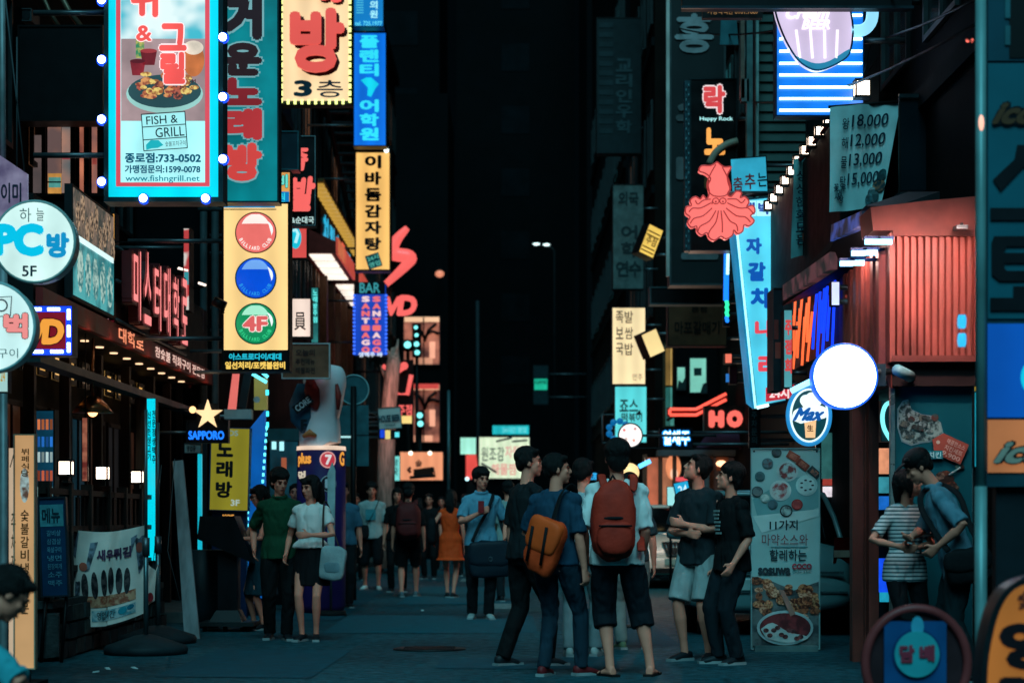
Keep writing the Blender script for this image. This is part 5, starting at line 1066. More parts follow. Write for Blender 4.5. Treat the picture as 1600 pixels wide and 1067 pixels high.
line(r, pe, 'neon_tube', [(1046, 640), (1046, 648)], .028, glow('#ff5a48', 1.6, 0), n=.1); poly(r, pe, 'red_board', [(1042, 637), (1086, 637), (1133, 612), (1137, 624), (1090, 651), (1042, 651)], mat('#6a1c1a', .5, key='nbd'), n=.03, th=.06)
mb = MB(); mb.tube([pe.p(1060, 645, 0), pe.p(1060, 645, -2.7)], .03, 6); mb.tube([pe.p(1120, 630, 0), pe.p(1120, 630, -2.7)], .03, 6); mb.build('bracket', r, BLACK)
r, pl = boxsign('bar_entrance_sign', 'red glowing capital letters on a black fascia over the pub front', 'sign', 1100, 634, 1175, 675, 37.5, mat('#080808', .4, key='blf'), BLACK, th=.25, rim=.5, arm=4.25)
for ch, a, b in (('H', 1107, 1131), ('O', 1135, 1160), ('F', 1163, 1184)): T(r, pl, ch, a, 641, b, 668, glow('#f4685c', 1.2, .05), n=.05, bold=.1, ext=.03)
# pub front, purple awning, interior
r = thing('pub', 'dark pub front with a purple awning and warm lamps inside', 'storefront', (PX(1110, 39), 39., 0)); pe = front(38.7)
mb = MB(); mb.box((PX(1004, 41.1), 41.1, .12), (PX(1180, 41.1), 41.2, 2.35)); mb.build('back_wall', r, mat('#2a1a16', .7, var=.4, scale=2, key='pubback'))
mb = MB(); mb.hexa([P(1085, 702, 37.9), P(1172, 702, 37.9), P(1172, 702, 38.7), P(1085, 702, 38.7), P(1108, 675, 38.4), P(1172, 675, 38.4), P(1172, 675, 38.7), P(1108, 675, 38.7)]); mb.build('awning', r, mat('#3c2438', .7, key='purpaw'))
mb = MB(); mb.box(P(1028, 712, 38.9), P(1180, 704, 39.4)); mb.build('fascia', r, mat('#454c50', .5, key='pubf'))
for u in (1008, 1032, 1054, 1092, 1112, 1165): mb = MB(); mb.box((PX(u, 39.) - .04, 39., .12), (PX(u, 39.) + .04, 39.1, PZ(710, 39.))); mb.build('mullion', r, mat('#5a3a2c', .4, key='pubm'))
for u0, u1, h, s_ in ((1010, 1031, '#c86848', .55), (1033, 1053, '#d88860', .6), (1094, 1111, '#1a4048', .5), (1113, 1164, '#3a2c28', .5)): rect(r, front(39.2), 'pane', u0, 715, u1, 800, glow(h, s_, .5, False, 2.5), n=0, th=.02)
mb = MB(); mb.ball(P(1127, 724, 38.8), (.10, .05, .06), 12, 8); mb.build('wall_light', r, glow('#ffc090', 2.6, 0)); rect(r, front(38.9), 'light_plate', 1119, 714, 1138, 735, mat('#7a4a34', .5, key='lpl'), n=0, th=.03)
lp_ = bpy.data.lights.new('car_fill_lamp', 'POINT'); lp_.energy = 110; lp_.color = (1, .68, .5); lp_.shadow_soft_size = .2; lo = bpy.data.objects.new('car_fill_lamp', lp_); COL.objects.link(lo); lo.location = P(1040, 700, 33.0)  # lamp without a fixture, added to brighten the pale car
disc(r, front(39.05), 'round_poster', 1052, 730, 12, 20, glow('#f09060', .9, .25, False, 3), n=.02); disc(r, front(39.05), 'round_poster', 1053, 740, 6, 9, glow('#ffc8a8', 1, .2, False), n=.04)
rect(r, front(38.8), 'red_blade', 1056, 745, 1075, 752, glow('#e85058', .9, .1, False), n=.0, th=.03)
r, pl = boxsign('blue_poster', 'small tilted cyan lit poster behind the man with folded arms', 'sign', 1054, 752, 1078, 780, 31.0, glow('#20a8d8', .95, .2, True, 3), BLACK, th=.08, rim=1, pl=tilted(31, 1066, 766, 12)); T(r, pl, '24', 1060, 758, 1074, 772, glow('#d8f8ff', 1, 0, False), n=.02, bold=.02); mb = MB(); mb.tube([pl.p(1066, 780, -.04), V((PX(1066, 31), 31.04, 0))], .02, 6); mb.build('leg', r, BLACK)
r, pl = boxsign('cyan_board', 'small pale cyan lit board low beside the tilted cyan poster', 'sign', 1042, 760, 1055, 790, 31.4, glow('#a0e8e8', .95, .1, False), BLACK, th=.05, rim=.6); mb = MB(); mb.tube([pl.p(1048, 790, -.03), V((PX(1048, 31.4), 31.43, 0))], .02, 6); mb.build('leg', r, BLACK)
r, pl = boxsign('white_neon_sign', 'white blue glowing Korean letters on a dark board above the pub', 'sign', 1030, 668, 1082, 700, 31.0, mat('#06101c', .4, key='wnb'), BLACK, th=.1, rim=.6, arm=4.2)
T(r, pl, '열채주', 1034, 671, 1079, 697, glow('#20a0ff', 1.5, 0), n=.03, bold=.1); T(r, pl, '열채주', 1036, 673, 1077, 695, glow('#e8fcff', 2.0, 0), n=.05, bold=.02)
r, pl = roundsign('round_sign', 'small white glowing round sign on blue petals under the cyan snack sign', 985, 680, 19, 30.0, glow('#fff0ea', 1.3, .1, True, 5), GREY, th=.15, arm=3.0)
for i, (u, v, h) in enumerate(((975, 672, '#e88888'), (992, 670, '#d8a0a0'), (990, 688, '#e8a090'), (978, 686, '#c8b0a8'))): disc(r, pl, 'print_dot', u, v, 2.4, 2.4, glow(h, 1, 0, False), n=.06, seg=10)
for i in range(9): a = 2 * pi * i / 9; mb = MB(); c = pl.p(968 + 15 * cos(a), 671 + 15 * sin(a), -.35); mb.ball(c, (.05, .03, .05), 8, 6); mb.build('petal', r, glow('#0a70b0', .7, .1, False))
mb = MB(); q = [pl.p(u, v, -.45) for u, v in ((943, 690), (943, 645), (962, 645))]; mb.tube(q, .015, 5); mb.tube([pl.p(943, 690, -.45), pl.p(990, 690, -.45)], .015, 5); mb.build('frame', r, GREY)
r = thing('globe_lamp', 'round yellow paper lamp just right of the white tee man neck', 'lamp', P(984, 752, 27)); mb = MB(); mb.ball(P(984, 738, 27), .125, 18, 12); mb.build('globe', r, glow('#fcd898', 1.2, .08, True, 6)); mb = MB(); mb.tube([P(984, 725, 27), P(984, 700, 27), V((3.0, 27.1, PZ(700, 27)))], .01, 5); mb.build('cord', r, BLACK)
r = thing('tube_lamp', 'short slanting blue tube lamp above the round yellow lamp', 'lamp', P(1010, 725, 32)); line(r, front(32), 'tube', [(998, 729), (1016, 720)], .035, glow('#60c0ff', 2.2, 0)); mb = MB(); mb.tube([P(1007, 724, 32), P(1007, 715, 33.45)], .015, 5); mb.build('bracket', r, BLACK)
r, pl = boxsign('shop_name_sign', 'small cyan lit letters on a dark board beside the white tee man', 'sign', 916, 735, 936, 752, 50.0, mat('#06121a', .5, key='snb'), BLACK, th=.1, rim=.5); T(r, pl, '호프', 918, 738, 933, 749, glow('#30b0f0', 1.2, 0, False), n=.03, bold=.04); mb = MB(); mb.tube([pl.p(926, 752, -.05), V((PX(926, 50), 50.05, 0))], .04, 6); mb.build('post', r, BLACK)

# ---- tall grey sign and the happy sign
r, pl = boxsign('tall_sign', 'tall dark vertical sign with pale grey letters and a pale left edge', 'sign', 1046, -90, 1134, 446, 30.0, mat('#1a2022', .5, var=.3, scale=1.5, key='tls'), mat('#3a4446', .4, key='tlc'), th=.4, rim=3, arm=4.25)
rect(r, pl, 'edge_strip', 1041, -88, 1046, 432, mat('#b0aaa2', .4, var=.4, scale=2, key='edgs'), n=.02, th=.1)
T(r, pl, '홍', 1054, 22, 1115, 84, mat('#8d9092', .5, key='hng'), n=.03, bold=.03); T(r, pl, '스', 1056, 142, 1112, 190, mat('#56595a', .5, key='hng2'), n=.03, bold=.05); T(r, pl, '비', 1056, 242, 1112, 292, mat('#56595a', .5, key='hng2'), n=.03, bold=.05); T(r, pl, '드', 1064, 350, 1122, 406, mat('#64686a', .5, key='hng3'), n=.03, bold=.04)
r, pl = boxsign('happy_sign', 'black vertical karaoke sign with a red letter, white small text and an orange letter', 'sign', 1078, 123, 1152, 392, 26.5, mat('#05080a', .35, key='hps'), mat('#0c1c20', .4, key='hpc'), th=.3, rim=2, arm=3.3)
rect(r, pl, 'lit_edge', 1070, 126, 1079, 392, mat('#1c3c44', .5, var=.5, scale=14, key='hpe'), n=.0, th=.2)
mb = MB()
for i in range(34):
    u = 1072 if i % 2 else 1076; v = 132 + i * 7.6; mb.tube([pl.p(u, v, .012), pl.p(u, v + 4.5, .012)], .007, 5)
mb.build('edge_lamps', r, mat('#5a8a90', .4, key='hpl'))
T(r, pl, '락', 1099, 134, 1133, 178, glow('#d84448', .95, .08, False), n=.02, bold=.05, outline=(glow('#f4dcdc', .95, 0, False), .06)); T(r, pl, 'Happy Rock', 1093, 183, 1145, 191, glow('#a8e8e8', 1, 0, False), n=.02, bold=.03); T(r, pl, '노', 1100, 200, 1133, 243, glow('#fba850', 1.0, .08), n=.02, bold=.06)
T(r, pl, '래', 1100, 262, 1133, 305, mat('#5a3a1c', .5, key='hor'), n=.02, bold=.06)
line(r, pl, 'band', smooth_path([(1108, 258), (1118, 240), (1134, 228), (1152, 222)], 4), .05, mat('#8a8270', .5, key='bnd'), n=.06)
# ---- squid sign: flat lit shape with a darker raised outline
r = thing('squid_sign', 'salmon lit squid shaped sign with curled tentacles', 'sign', P(1123, 376, 23.2)); pq = front(23.2)
half = [(1120, 254), (1131, 262), (1142, 262), (1136, 274), (1137, 286), (1140, 296), (1136, 304), (1142, 308), (1150, 300), (1158, 302), (1156, 310), (1163, 308), (1170, 316), (1166, 324), (1176, 322), (1179, 332), (1172, 338), (1178, 346), (1170, 354), (1162, 352), (1160, 362), (1152, 366), (1146, 360), (1144, 368), (1134, 374), (1126, 370)]
left = [(1116, 376), (1108, 372), (1104, 364), (1096, 368), (1089, 362), (1088, 354), (1080, 356), (1074, 348), (1078, 340), (1071, 334), (1072, 324), (1080, 322), (1078, 314), (1086, 308), (1094, 312), (1098, 306), (1104, 312), (1108, 302), (1106, 290), (1110, 280), (1102, 272), (1092, 268), (1096, 260), (1110, 260)]
SQ = smooth_path(half + left + [half[0]], 3)[:-1]
poly(r, pq, 'body', SQ, glow('#f4706a', 1.15, .05), n=.03, th=.14); LN = glow('#a83838', .9, 0, False)
mb = MB(); mb.tube([pq.p(u, v, .034) for u, v in SQ + SQ[:1]], .009, 5, cap=False)
for q in ([(1118, 258), (1108, 276), (1104, 292), (1110, 304), (1120, 308), (1134, 306), (1141, 296), (1138, 282), (1128, 262)], [(1112, 316), (1112, 320)], [(1122, 330), (1118, 348), (1108, 362), (1106, 372)], [(1126, 330), (1128, 350), (1128, 364)], [(1118, 330), (1108, 346), (1094, 354), (1090, 362)], [(1130, 330), (1140, 346), (1150, 352), (1152, 362)], [(1112, 326), (1098, 338), (1084, 342), (1078, 350)], [(1134, 326), (1150, 338), (1164, 340), (1172, 348)], [(1110, 318), (1094, 326), (1082, 326), (1076, 332)], [(1136, 318), (1154, 326), (1168, 326), (1176, 334)], [(1110, 312), (1098, 314), (1090, 320), (1086, 314)], [(1136, 312), (1150, 312), (1158, 318), (1164, 312)]): mb.tube([pq.p(u, v, .036) for u, v in smooth_path(q, 3)], .008, 5)
for u in (1118, 1129): o = ell(u, 315, 5, 4.5, 14); mb.tube([pq.p(a, b, .036) for a, b in o + o[:1]], .007, 5, cap=False); mb.ball(pq.p(u, 316, .036), .012, 6, 5)
mb.build('outline', r, LN); mb = MB(); mb.tube([pq.p(1136, 300, -.1), V((3.75, 24.7, PZ(300, 24.6)))], .03, 6); mb.build('bracket', r, STEEL)
# ---- cyan dance sign stack, tilted long sign
r, pl = boxsign('dance_sign', 'cyan lit tilted sign with red and black brush letters beside the squid', 'sign', 1142, 246, 1199, 304, 24.9, glow('#30a8c8', .9, .25, True, 3), BLACK, th=.2, rim=1.5, arm=3.75, pl=tilted(24.9, 1170, 275, 3, -8))
T(r, pl, '춤', 1145, 276, 1160, 298, REDINK, n=.02, bold=.02); T(r, pl, '추', 1163, 272, 1180, 297, REDINK, n=.02, bold=.02); T(r, pl, '는', 1183, 272, 1198, 294, INK, n=.02, bold=.02)
r = thing('tilted_sign', 'long leaning cyan sign with red letters and a red round-the-clock plate', 'sign', P(1200, 634, 23.6)); pt = front(23.6)
C = [(1146, 312), (1214, 306), (1230, 628), (1180, 638)]
mb = MB(); mb.prism([pt.p(u, v, 0) for u, v in [C[3], C[2], C[1], C[0]]], [pt.p(u, v, -.3) for u, v in [C[3], C[2], C[1], C[0]]]); mb.build('cabinet', r, mat('#0c3a4c', .4, key='tcab'))
Ci = [(1149, 315), (1211, 309), (1227, 625), (1183, 634)]; poly(r, pt, 'face_panel', Ci, glow('#50cce8', 1.05, .2, True, 1.8), n=.012, th=.01)
mb = MB(); q = [P(1138, 312, 23.9), P(1146, 312, 23.58), P(1180, 638, 23.58), P(1170, 630, 23.9)]; mb.prism(q, [p + V((-.03, .02, 0)) for p in q]); mb.build('side_panel', r, glow('#0c88b8', .85, .25, False, 3))
mb = MB(); mb.tube([pt.p(1146, 312, .03), pt.p(1180, 638, .03)], .014, 6); mb.build('edge_lamp', r, glow('#a0f4ff', 1.6, 0, False))
for ch, a in (('대', 1160), ('박', 1184)): rect(r, pt, 'white_square', a - 2, 314, a + 21, 338, glow('#a8ecfa', 1.1, .05, False), n=.016); T(r, pt, ch, a, 317, a + 19, 336, glow('#0a50b0', .8, 0, False), n=.03, bold=.05)
T(r, pt, '자', 1165, 372, 1190, 398, glow('#0a58b8', .9, 0, False), n=.03, bold=.06); T(r, pt, '갈', 1168, 410, 1196, 440, glow('#0a58b8', .9, 0, False), n=.03, bold=.06); T(r, pt, '치', 1172, 450, 1200, 482, glow('#0a58b8', .9, 0, False), n=.03, bold=.06)
T(r, pt, '나', 1179, 500, 1208, 528, glow('#e84858', 1.0, 0, False), n=.03, bold=.06); T(r, pt, '리', 1184, 554, 1214, 588, glow('#e84858', 1.0, 0, False), n=.03, bold=.06)
poly(r, pt, 'red_plate', [(1196, 606), (1240, 601), (1240, 621), (1196, 628)], glow('#c82c3c', .95, .1, False), n=.05, th=.03); T(r, pt, '24시', 1201, 606, 1232, 623, glow('#ffe0e0', 1, 0, False), n=.056, bold=.04)
line(r, pt, 'tube_lamp', [(1182, 637), (1200, 633)], .02, glow('#c0f4ff', 3, 0), n=.05)
mb = MB(); mb.tube([pt.p(1210, 420, -.1), V((3.75, 23.75, PZ(420, 23.6)))], .03, 6); mb.tube([pt.p(1220, 600, -.1), V((3.75, 23.75, PZ(600, 23.6)))], .03, 6); mb.build('bracket', r, STEEL)
# blue and green light strip, little red things beside it
r = thing('light_strip', 'vertical blue light strip turning green lower down beside the long leaning sign', 'lamp', P(1134, 500, 27)); pe = front(27)
line(r, pe, 'blue_tube', [(1135, 375), (1134, 470)], .035, glow('#1a80ff', 1.5, .1)); line(r, pe, 'white_tube', [(1137, 388), (1136, 430)], .02, glow('#b0f0ff', 2, 0), n=.06)
for i in range(8): mb = MB(); mb.ball(pe.p(1135 + (i % 2), 472 + i * 4.2, .03), .028, 6, 5); mb.build('lamp', r, glow('#30e8a0' if i < 6 else '#2080ff', 1.6, 0, False))
mb = MB(); mb.box(pe.p(1130, 372, -.02), pe.p(1141, 510, -.1)); mb.tube([pe.p(1138, 440, -.06), V((3.75, 27.1, PZ(440, 27)))], .02, 6); mb.build('mount', r, BLACK)
r, pl = boxsign('red_box_sign', 'tiny red lit box sign above dark sign boxes left of the leaning sign', 'sign', 1132, 552, 1144, 568, 29.0, glow('#f07860', 1, .1, False), BLACK, th=.2, rim=1, arm=4.25)
r, pl = boxsign('dark_box_sign', 'small maroon unlit sign box left of the leaning sign', 'sign', 1140, 572, 1152, 600, 28.5, mat('#4a1420', .5, key='mar'), BLACK, th=.2, rim=1, arm=4.25)
rect(r, pl, 'blue_mark', 1134, 584, 1139, 597, glow('#3080d0', .8, 0, False), n=.014)
r, pl = boxsign('vertical_banner', 'thin black vertical banner with grey letters left of the food roll-up board', 'banner', 1170, 636, 1188, 700, 24.5, mat('#0a1014', .6, key='vb'), BLACK, th=.04, rim=1, arm=3.75); T(r, pl, '주차문의', 1174, 642, 1183, 694, mat('#3a5458', .6, key='vb2'), n=.014, bold=.03, vert=True)

# ---- dark canopy at the top, clapboard wall, mug sign
r = thing('canopy', 'deep dark canopy crossing the top of the picture over the mug sign', 'canopy', (PX(1250, 18), 18, PZ(14, 18))); mb = MB(); mb.box((PX(1066, 18), 18, PZ(13, 18)), (PX(1425, 18), 18.14, PZ(-60, 18))); mb.build('box', r, mat('#0b1014', .5, key='cnp'))
mb = MB(); mb.box((PX(1064, 18), 17.96, PZ(15, 18)), (PX(1427, 18), 18, PZ(11, 18))); mb.build('edge_trim', r, mat('#1e3038', .4, key='cnpt')); T(r, front(18.9), '가정식백반 0101.7007', 1105, 15, 1185, 24, glow('#a87848', .6, .2, False), n=.02, bold=.02); mb = MB(); mb.box((PX(1098, 18.9), 18.91, PZ(28, 18.9)), (PX(1192, 18.9), 19.0, PZ(4, 18.9))); mb.build('back_sign', r, BLACK)
mb = MB(); mb.tube([(PX(1420, 18), 18.07, PZ(0, 18)), (3.7, 18.07, PZ(0, 18))], .04, 6); mb.build('arm', r, BLACK)
r = thing('clapboard_wall', 'grey green weatherboard wall end behind the mug sign', 'wall', (PX(1190, 26), 26, 4)); pe = front(26.0)
mb = MB(); mb.box((PX(1180, 26.05), 26.06, PZ(330, 26)), (PX(1262, 26.05), 26.3, PZ(-40, 26))); mb.build('backing', r, DARK)
CB = mat('#3c5450', .7, var=.25, scale=2, key='clap')
for i in range(24):
    v = 330 - i * 15.5; mb = MB(); a, b = pe.p(1182, v, 0), pe.p(1258, v, 0); c, d_ = pe.p(1182, v - 15, 0), pe.p(1258, v - 15, 0); o = V((0, -.04, 0)); k2 = V((0, .05, 0))
    mb.hexa([a + o, b + o, b + k2, a + k2, c, d_, d_ + k2, c + k2]); mb.build('board', r, CB)
for u, w_, h in ((1168, 9, '#4a6c6c'), (1180, 4, '#7a9c98'), (1157, 6, '#6a5a50')): mb = MB(); mb.box(pe.p(u - w_ / 2, 330 if u != 1157 else 160, .1), pe.p(u + w_ / 2, -40, .25)); mb.build('corner_trim', r, mat(h, .5, var=.3, key='ct' + h))
mb = MB(); q = [pe.p(u, v, .06) for u, v in ((1124, 72), (1153, 72), (1150, 30), (1126, 30))]; mb.prism(q, [p + V((0, .05, 0)) for p in q]); mb.build('teal_panel', r, mat('#2a6068', .4, key='tpn'))
line(r, pe, 'cable', [(1156, 30), (1160, 90), (1156, 140), (1160, 165)], .02, mat('#8aa0a0', .5, key='cabx'), n=.2); mb = MB(); mb.box(pe.p(1155, 130, .1), pe.p(1167, 165, .25)); mb.build('meter_box', r, mat('#6a7474', .5, key='mtr'))
r = thing('mug_sign', 'blue neon sign of a big frothy white beer mug over rows of white tubes', 'sign', P(1280, 182, 18.5)); pm = front(18.5)
mb = MB(); mb.prism([pm.p(u, v, 0) for u, v in ((1212, 182), (1350, 182), (1350, 14), (1212, 14))], [pm.p(u, v, -.18) for u, v in ((1212, 182), (1350, 182), (1350, 14), (1212, 14))]); mb.build('cabinet', r, mat('#0a2a4a', .4, key='mcab'))
rect(r, pm, 'face_panel', 1214, 16, 1348, 180, glow('#0a70d8', 1.0, .2, True, 2), n=.008)
NT = glow('#b0ecff', 6.0, 0)
for v in (26, 44, 63, 82, 101, 119, 138, 156, 174): line(r, pm, 'neon_tube', [(1217, v), (1346, v)], .012, NT, n=.04)
mug = smooth_path([(1206, 12), (1210, 34), (1222, 66), (1238, 94), (1252, 108), (1270, 116), (1290, 112), (1316, 98), (1325, 82), (1328, 50), (1322, 12)], 4)
poly(r, pm, 'mug', mug, glow('#dccdee', .95, .12, True, 1.6), n=.16, th=.1)
mb = MB(); mb.tube([pm.p(u, v, .165) for u, v in mug], .009, 6); mb.build('mug_outline', r, mat('#2a7aa8', .4, key='mgo'))
poly(r, pm, 'mug_base', smooth_path([(1234, 92), (1252, 100), (1270, 106), (1292, 102), (1322, 84), (1316, 99), (1290, 112), (1270, 116), (1252, 108)], 3), glow('#2a88b0', .9, .2, False, 4), n=.172, th=.006)
mb = MB(); mb.tube([pm.p(u, v, .12) for u, v in smooth_path([(1326, 54), (1346, 52), (1358, 38), (1360, 10)], 4)], .055, 10); mb.build('handle', r, glow('#90d8f8', 1.2, .08))
for u in (1240, 1262, 1284, 1304): line(r, pm, 'mug_flute', [(u, 54), (u + 6 - (u - 1240) * .12, 98)], .012, glow('#fff4ff', 1.2, 0, False), n=.165)
T(r, pm, 'Cream', 1224, 18, 1292, 38, glow('#fff0fc', 1.3, 0, False), n=.175, bold=.05, slant=.1); T(r, pm, 'BEER', 1250, 38, 1294, 54, glow('#fff0fc', 1.3, 0, False), n=.175, bold=.05, slant=.1)
mb = MB(); mb.tube([pm.p(1345, 60, -.1), V((3.6, 18.6, PZ(60, 18.5)))], .03, 6); mb.build('bracket', r, STEEL)

for i, (a, b) in enumerate((((1560, -20, 14.5), (1190, 60, 27)), ((1540, 30, 13), (1130, 150, 30)), ((1440, -30, 17), (1046, 40, 31)))):
    p, q = P(*a), P(*b); mb = MB(); mb.tube([p.lerp(q, t / 10) - V((0, 0, 1.1 * (t / 10) * (1 - t / 10))) for t in range(11)], .012, 5)
    tag(mb.build('overhead_cable', None, BLACK), 'sagging black overhead cable along the upper right houses, the %s of three' % ('highest', 'lowest', 'middle')[i], 'cable')
# ---- black awning with the string of lanterns and hanging banners
r = thing('awning', 'black awning sloping along the bar with lamps on its edge', 'awning', (2.95, 22, 4.6)); AW = mat('#0c0f12', .7, var=.3, key='awb')
mb = MB(); q = [(2.98, 18.6, 4.92), (2.98, 26.4, 4.92), (3.35, 26.4, 5.5), (3.35, 18.6, 5.5)]; mb.hexa([(2.98, 18.6, 3.55), (3.3, 18.6, 3.55), (3.3, 26.4, 3.55), (2.98, 26.4, 3.55), (2.98, 18.6, 4.84), (3.34, 18.6, 5.4), (3.34, 26.4, 5.4), (2.98, 26.4, 4.84)]); mb.build('cloth', r, AW)
mb = MB(); mb.tube([(2.95, 18.6, 4.86), (2.95, 26.4, 4.86)], .02, 6); mb.build('front_rail', r, mat('#8a2c34', .5, key='awr'))
l0 = None
for i, (u, v) in enumerate(((1294, 187), (1280, 206), (1268, 222), (1257, 236), (1246, 252), (1236, 268), (1226, 283), (1217, 297), (1208, 310), (1200, 322), (1193, 333))):
    d = 2.95 * F / (u - 800.0) * .995; c = P(u, v, d); s = .040
    lantern('%s square white lantern from the near end of the awning edge string' % ('first', 'second', 'third', 'fourth', 'fifth', 'sixth', 'seventh', 'eighth', 'ninth', 'tenth', 'eleventh')[i], c, s, 'square lanterns strung along the awning edge')
lantern('white cube lantern hanging just right of the mug sign', P(1347, 140, 18.3), .064, 'cube lanterns by the upper balcony'); lantern('bright cube lantern under the red bulb string at the upper right', P(1497, 123, 17.6), .066, 'cube lanterns by the upper balcony'); lantern('glowing cube added as a lantern reflection low on the balcony front', P(1466, 157, 19.0), .045, 'cube lanterns by the upper balcony')  # the last cube is no lantern: a reflection built as a glowing shape
r = thing('lamp_line', 'hanging cord carrying the awning lanterns', 'cord', P(1300, 180, 18.8)); mb = MB(); mb.tube([P(1362, 60, 18.8), P(1347, 131, 18.3)], .006, 5); mb.tube([P(1297, 181, 18.9), P(1188, 330, 24.4)], .007, 5); mb.build('wire', r, BLACK)
mb = MB(); mb.tube([V((3.6, 17.6, PZ(108, 17.6))), P(1497, 110, 17.6)], .008, 5); mb.tube([V((3.6, 19.0, PZ(148, 19))), P(1466, 149, 19)], .008, 5); mb.build('hook', r, BLACK)
pb1 = front(18.1, lambda u, v: .03 * sin(u * .06 + v * .02) + .015 * sin(u * .16))
def bn(u, v): t = (v - 165) / 167; return u + (-(u - 1297) * .30 * t if u > 1340 else -1.5 * t * (1340 - u) / 43 - (u - 1297) * .30 * t), v - (u - 1297) * .075 * (1 - t) - (u - 1297) * .08 * t
pbn = Pl(lambda u, v, n=0.0: pb1.p(*bn(u, v), n))
r = thing('price_banner', 'teal cloth price banner with four handwritten prices, hung under the mug sign', 'banner', P(1345, 330, 18.4)); BNR = mat('#a4cccc', .85, var=.18, scale=4, key='bnr')
mb = MB(); mb.grid(lambda a, b: pbn.p(1297 + 112 * a, 168 + 164 * b, 0), 24, 24); mb.build('cloth', r, BNR); BNI = mat('#0c2c3c', .7, key='bni')
mb = MB(); mb.tube([pbn.p(1295, 167, 0), pbn.p(1411, 167, 0)], .015, 6); mb.tube([pbn.p(1411, 167, 0), V((3.6, 18.2, pbn.p(1411, 167).z + .02))], .012, 6); mb.build('rod', r, BLACK)
for i, s_ in enumerate(('18,000', '12,000', '13,000', '15,000')): v = 184 + 30 * i; T(r, pbn, s_, 1332, v, 1393 , v + 22, BNI, n=.02, bold=.015)
for i, s_ in enumerate('왕해물탕'): T(r, pbn, s_, 1316, 188 + 30 * i, 1328, 206 + 30 * i, BNI, n=.02, bold=.01)
for i, (u, v) in enumerate(((1304, 290), (1312, 298), (1316, 308), (1306, 304), (1320, 290))): T(r, pbn, '꽃게탕새우'[i], u, v, u + 10, v + 12, BNI, n=.02, bold=.03)
for i, (u, v, h) in enumerate(((1392, 296, '#c07848'), (1384, 308, '#2c5c60'), (1392, 316, '#24484c'), (1400, 300, '#9a6a50'), (1380, 318, '#387078'), (1398, 282, '#2a5c60'))): disc(r, pbn, 'food_picture', u, v, 8, 9, prnt(h, '#1c3a40', 20), n=.018 + .002 * i, seg=12)
pb2 = front(21.0, lambda u, v: .03 * sin(u * .2 + v * .04))
r = thing('long_banner', 'narrow faded teal cloth banner with brush writing left of the price banner', 'banner', P(1250, 404, 21)); mb = MB(); mb.grid(lambda a, b: pb2.p(1240 + 26 * a - 4 * b * (1 - a), 250 + 154 * b - 8 * a, 0), 8, 20); mb.build('cloth', r, mat('#5c9a9c', .85, var=.2, scale=4, key='bnr2'))
for i, ch in enumerate('싱싱한회모듬'): T(r, pb2, ch, 1243, 268 + 20 * i, 1260, 284 + 20 * i, BNI, n=.04, bold=.02)
for u, v in ((1256, 372), (1258, 352)): disc(r, pb2, 'red_spot', u, v, 4, 8, mat('#8a4a38', .7, key='rsp'), n=.045)
mb = MB(); mb.tube([P(1253, 250, 21), V((3.0, 21.02, PZ(246, 21)))], .008, 5); mb.build('cord', r, BLACK)
# ---- upper balcony at the right
r = thing('balcony', 'dark upper balcony with glass front behind the right pole', 'balcony', (3.4, 17, PZ(300, 17))); pe = front(17.8)
mb = MB(); mb.box((PX(1404, 17.8), 17.8, PZ(312, 17.8)), (PX(1545, 17.8), 18.0, PZ(300, 17.8))); mb.build('floor', r, mat('#1c2428', .6, key='balf'))
for a, b in ((1406, 1450), (1453, 1500), (1503, 1545)): rect(r, pe, 'glass_panel', a, 155, b, 298, glass('#0d1a20', .1), n=0, th=.02)
mb = MB(); mb.box(pe.p(1404, 154, -.02), pe.p(1545, 148, .03)); mb.build('rail', r, mat('#243034', .4, metal=.5, key='balr'))
for u in (1404, 1451, 1501): mb = MB(); mb.box(pe.p(u, 300, -.02), pe.p(u + 2, 150, .02)); mb.build('baluster', r, BLACK)
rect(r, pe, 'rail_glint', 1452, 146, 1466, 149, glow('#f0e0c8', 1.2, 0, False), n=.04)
r = thing('bulb_string', 'string of tiny red bulbs above the bright cube lantern', 'string lights', P(1475, 66, 17.9)); mb = MB()
q = [P(1456 + 4.2 * i, 66 + 2.4 * sin(pi * i / 9), 17.9) for i in range(10)]; mb.tube(q, .004, 4); mb.tube([q[0], V((3.6, 18.2, q[0].z))], .004, 4); mb.build('cord', r, BLACK)
for i, c in enumerate(q): mb = MB(); mb.ball(c, .011, 6, 5); mb.build('bulb', r, glow('#ff7060', 2.2, 0, False))
r, pl = boxsign('pale_panel', 'pale teal slanted panel on the balcony beside the right pole', 'panel', 1504, 256, 1520, 302, 16.9, mat('#5a7c78', .5, var=.3, key='ppn'), GREY, th=.05, rim=1, arm=3.6)

# ---- red corrugated front, its lamps and posts
r = thing('corrugated_front', 'salmon red corrugated metal front with a broad top trim over the corner shop', 'storefront', (2.9, 16.4, 3)); dF = 15.6; pf = front(dF)
RC = mat('#95463c', .5, var=.5, scale=5, bump=.3, spec=.4, vscale=(1, 1, .3), key='redcor'); RT = mat('#743a34', .55, var=.3, scale=4, key='redtrim')
def corr(u, v, n=0.0):
    t = (u - 1390) / 137.0 * 13; return .05 * (abs((t % 1) * 2 - 1) * 1.7 - .35 if True else 0)
def cl(x): return max(0, min(1, x))
us = []; N_ = 12
for i in range(N_):
    for f, h in ((0.0, 0), (.28, 0), (.40, 1), (.88, 1)): us.append((1396 + 131.0 * (i + f) / N_, .045 * h))
us.append((1527, 0)); mb = MB(); vs = []
for u, h in us: vs += [pf.p(u, 560, h), pf.p(u, 365, h)]
mb.add(vs, [(2 * i, 2 * i + 2, 2 * i + 3, 2 * i + 1) for i in range(len(us) - 1)], False); mb.build('corrugated_sheet', r, RC)
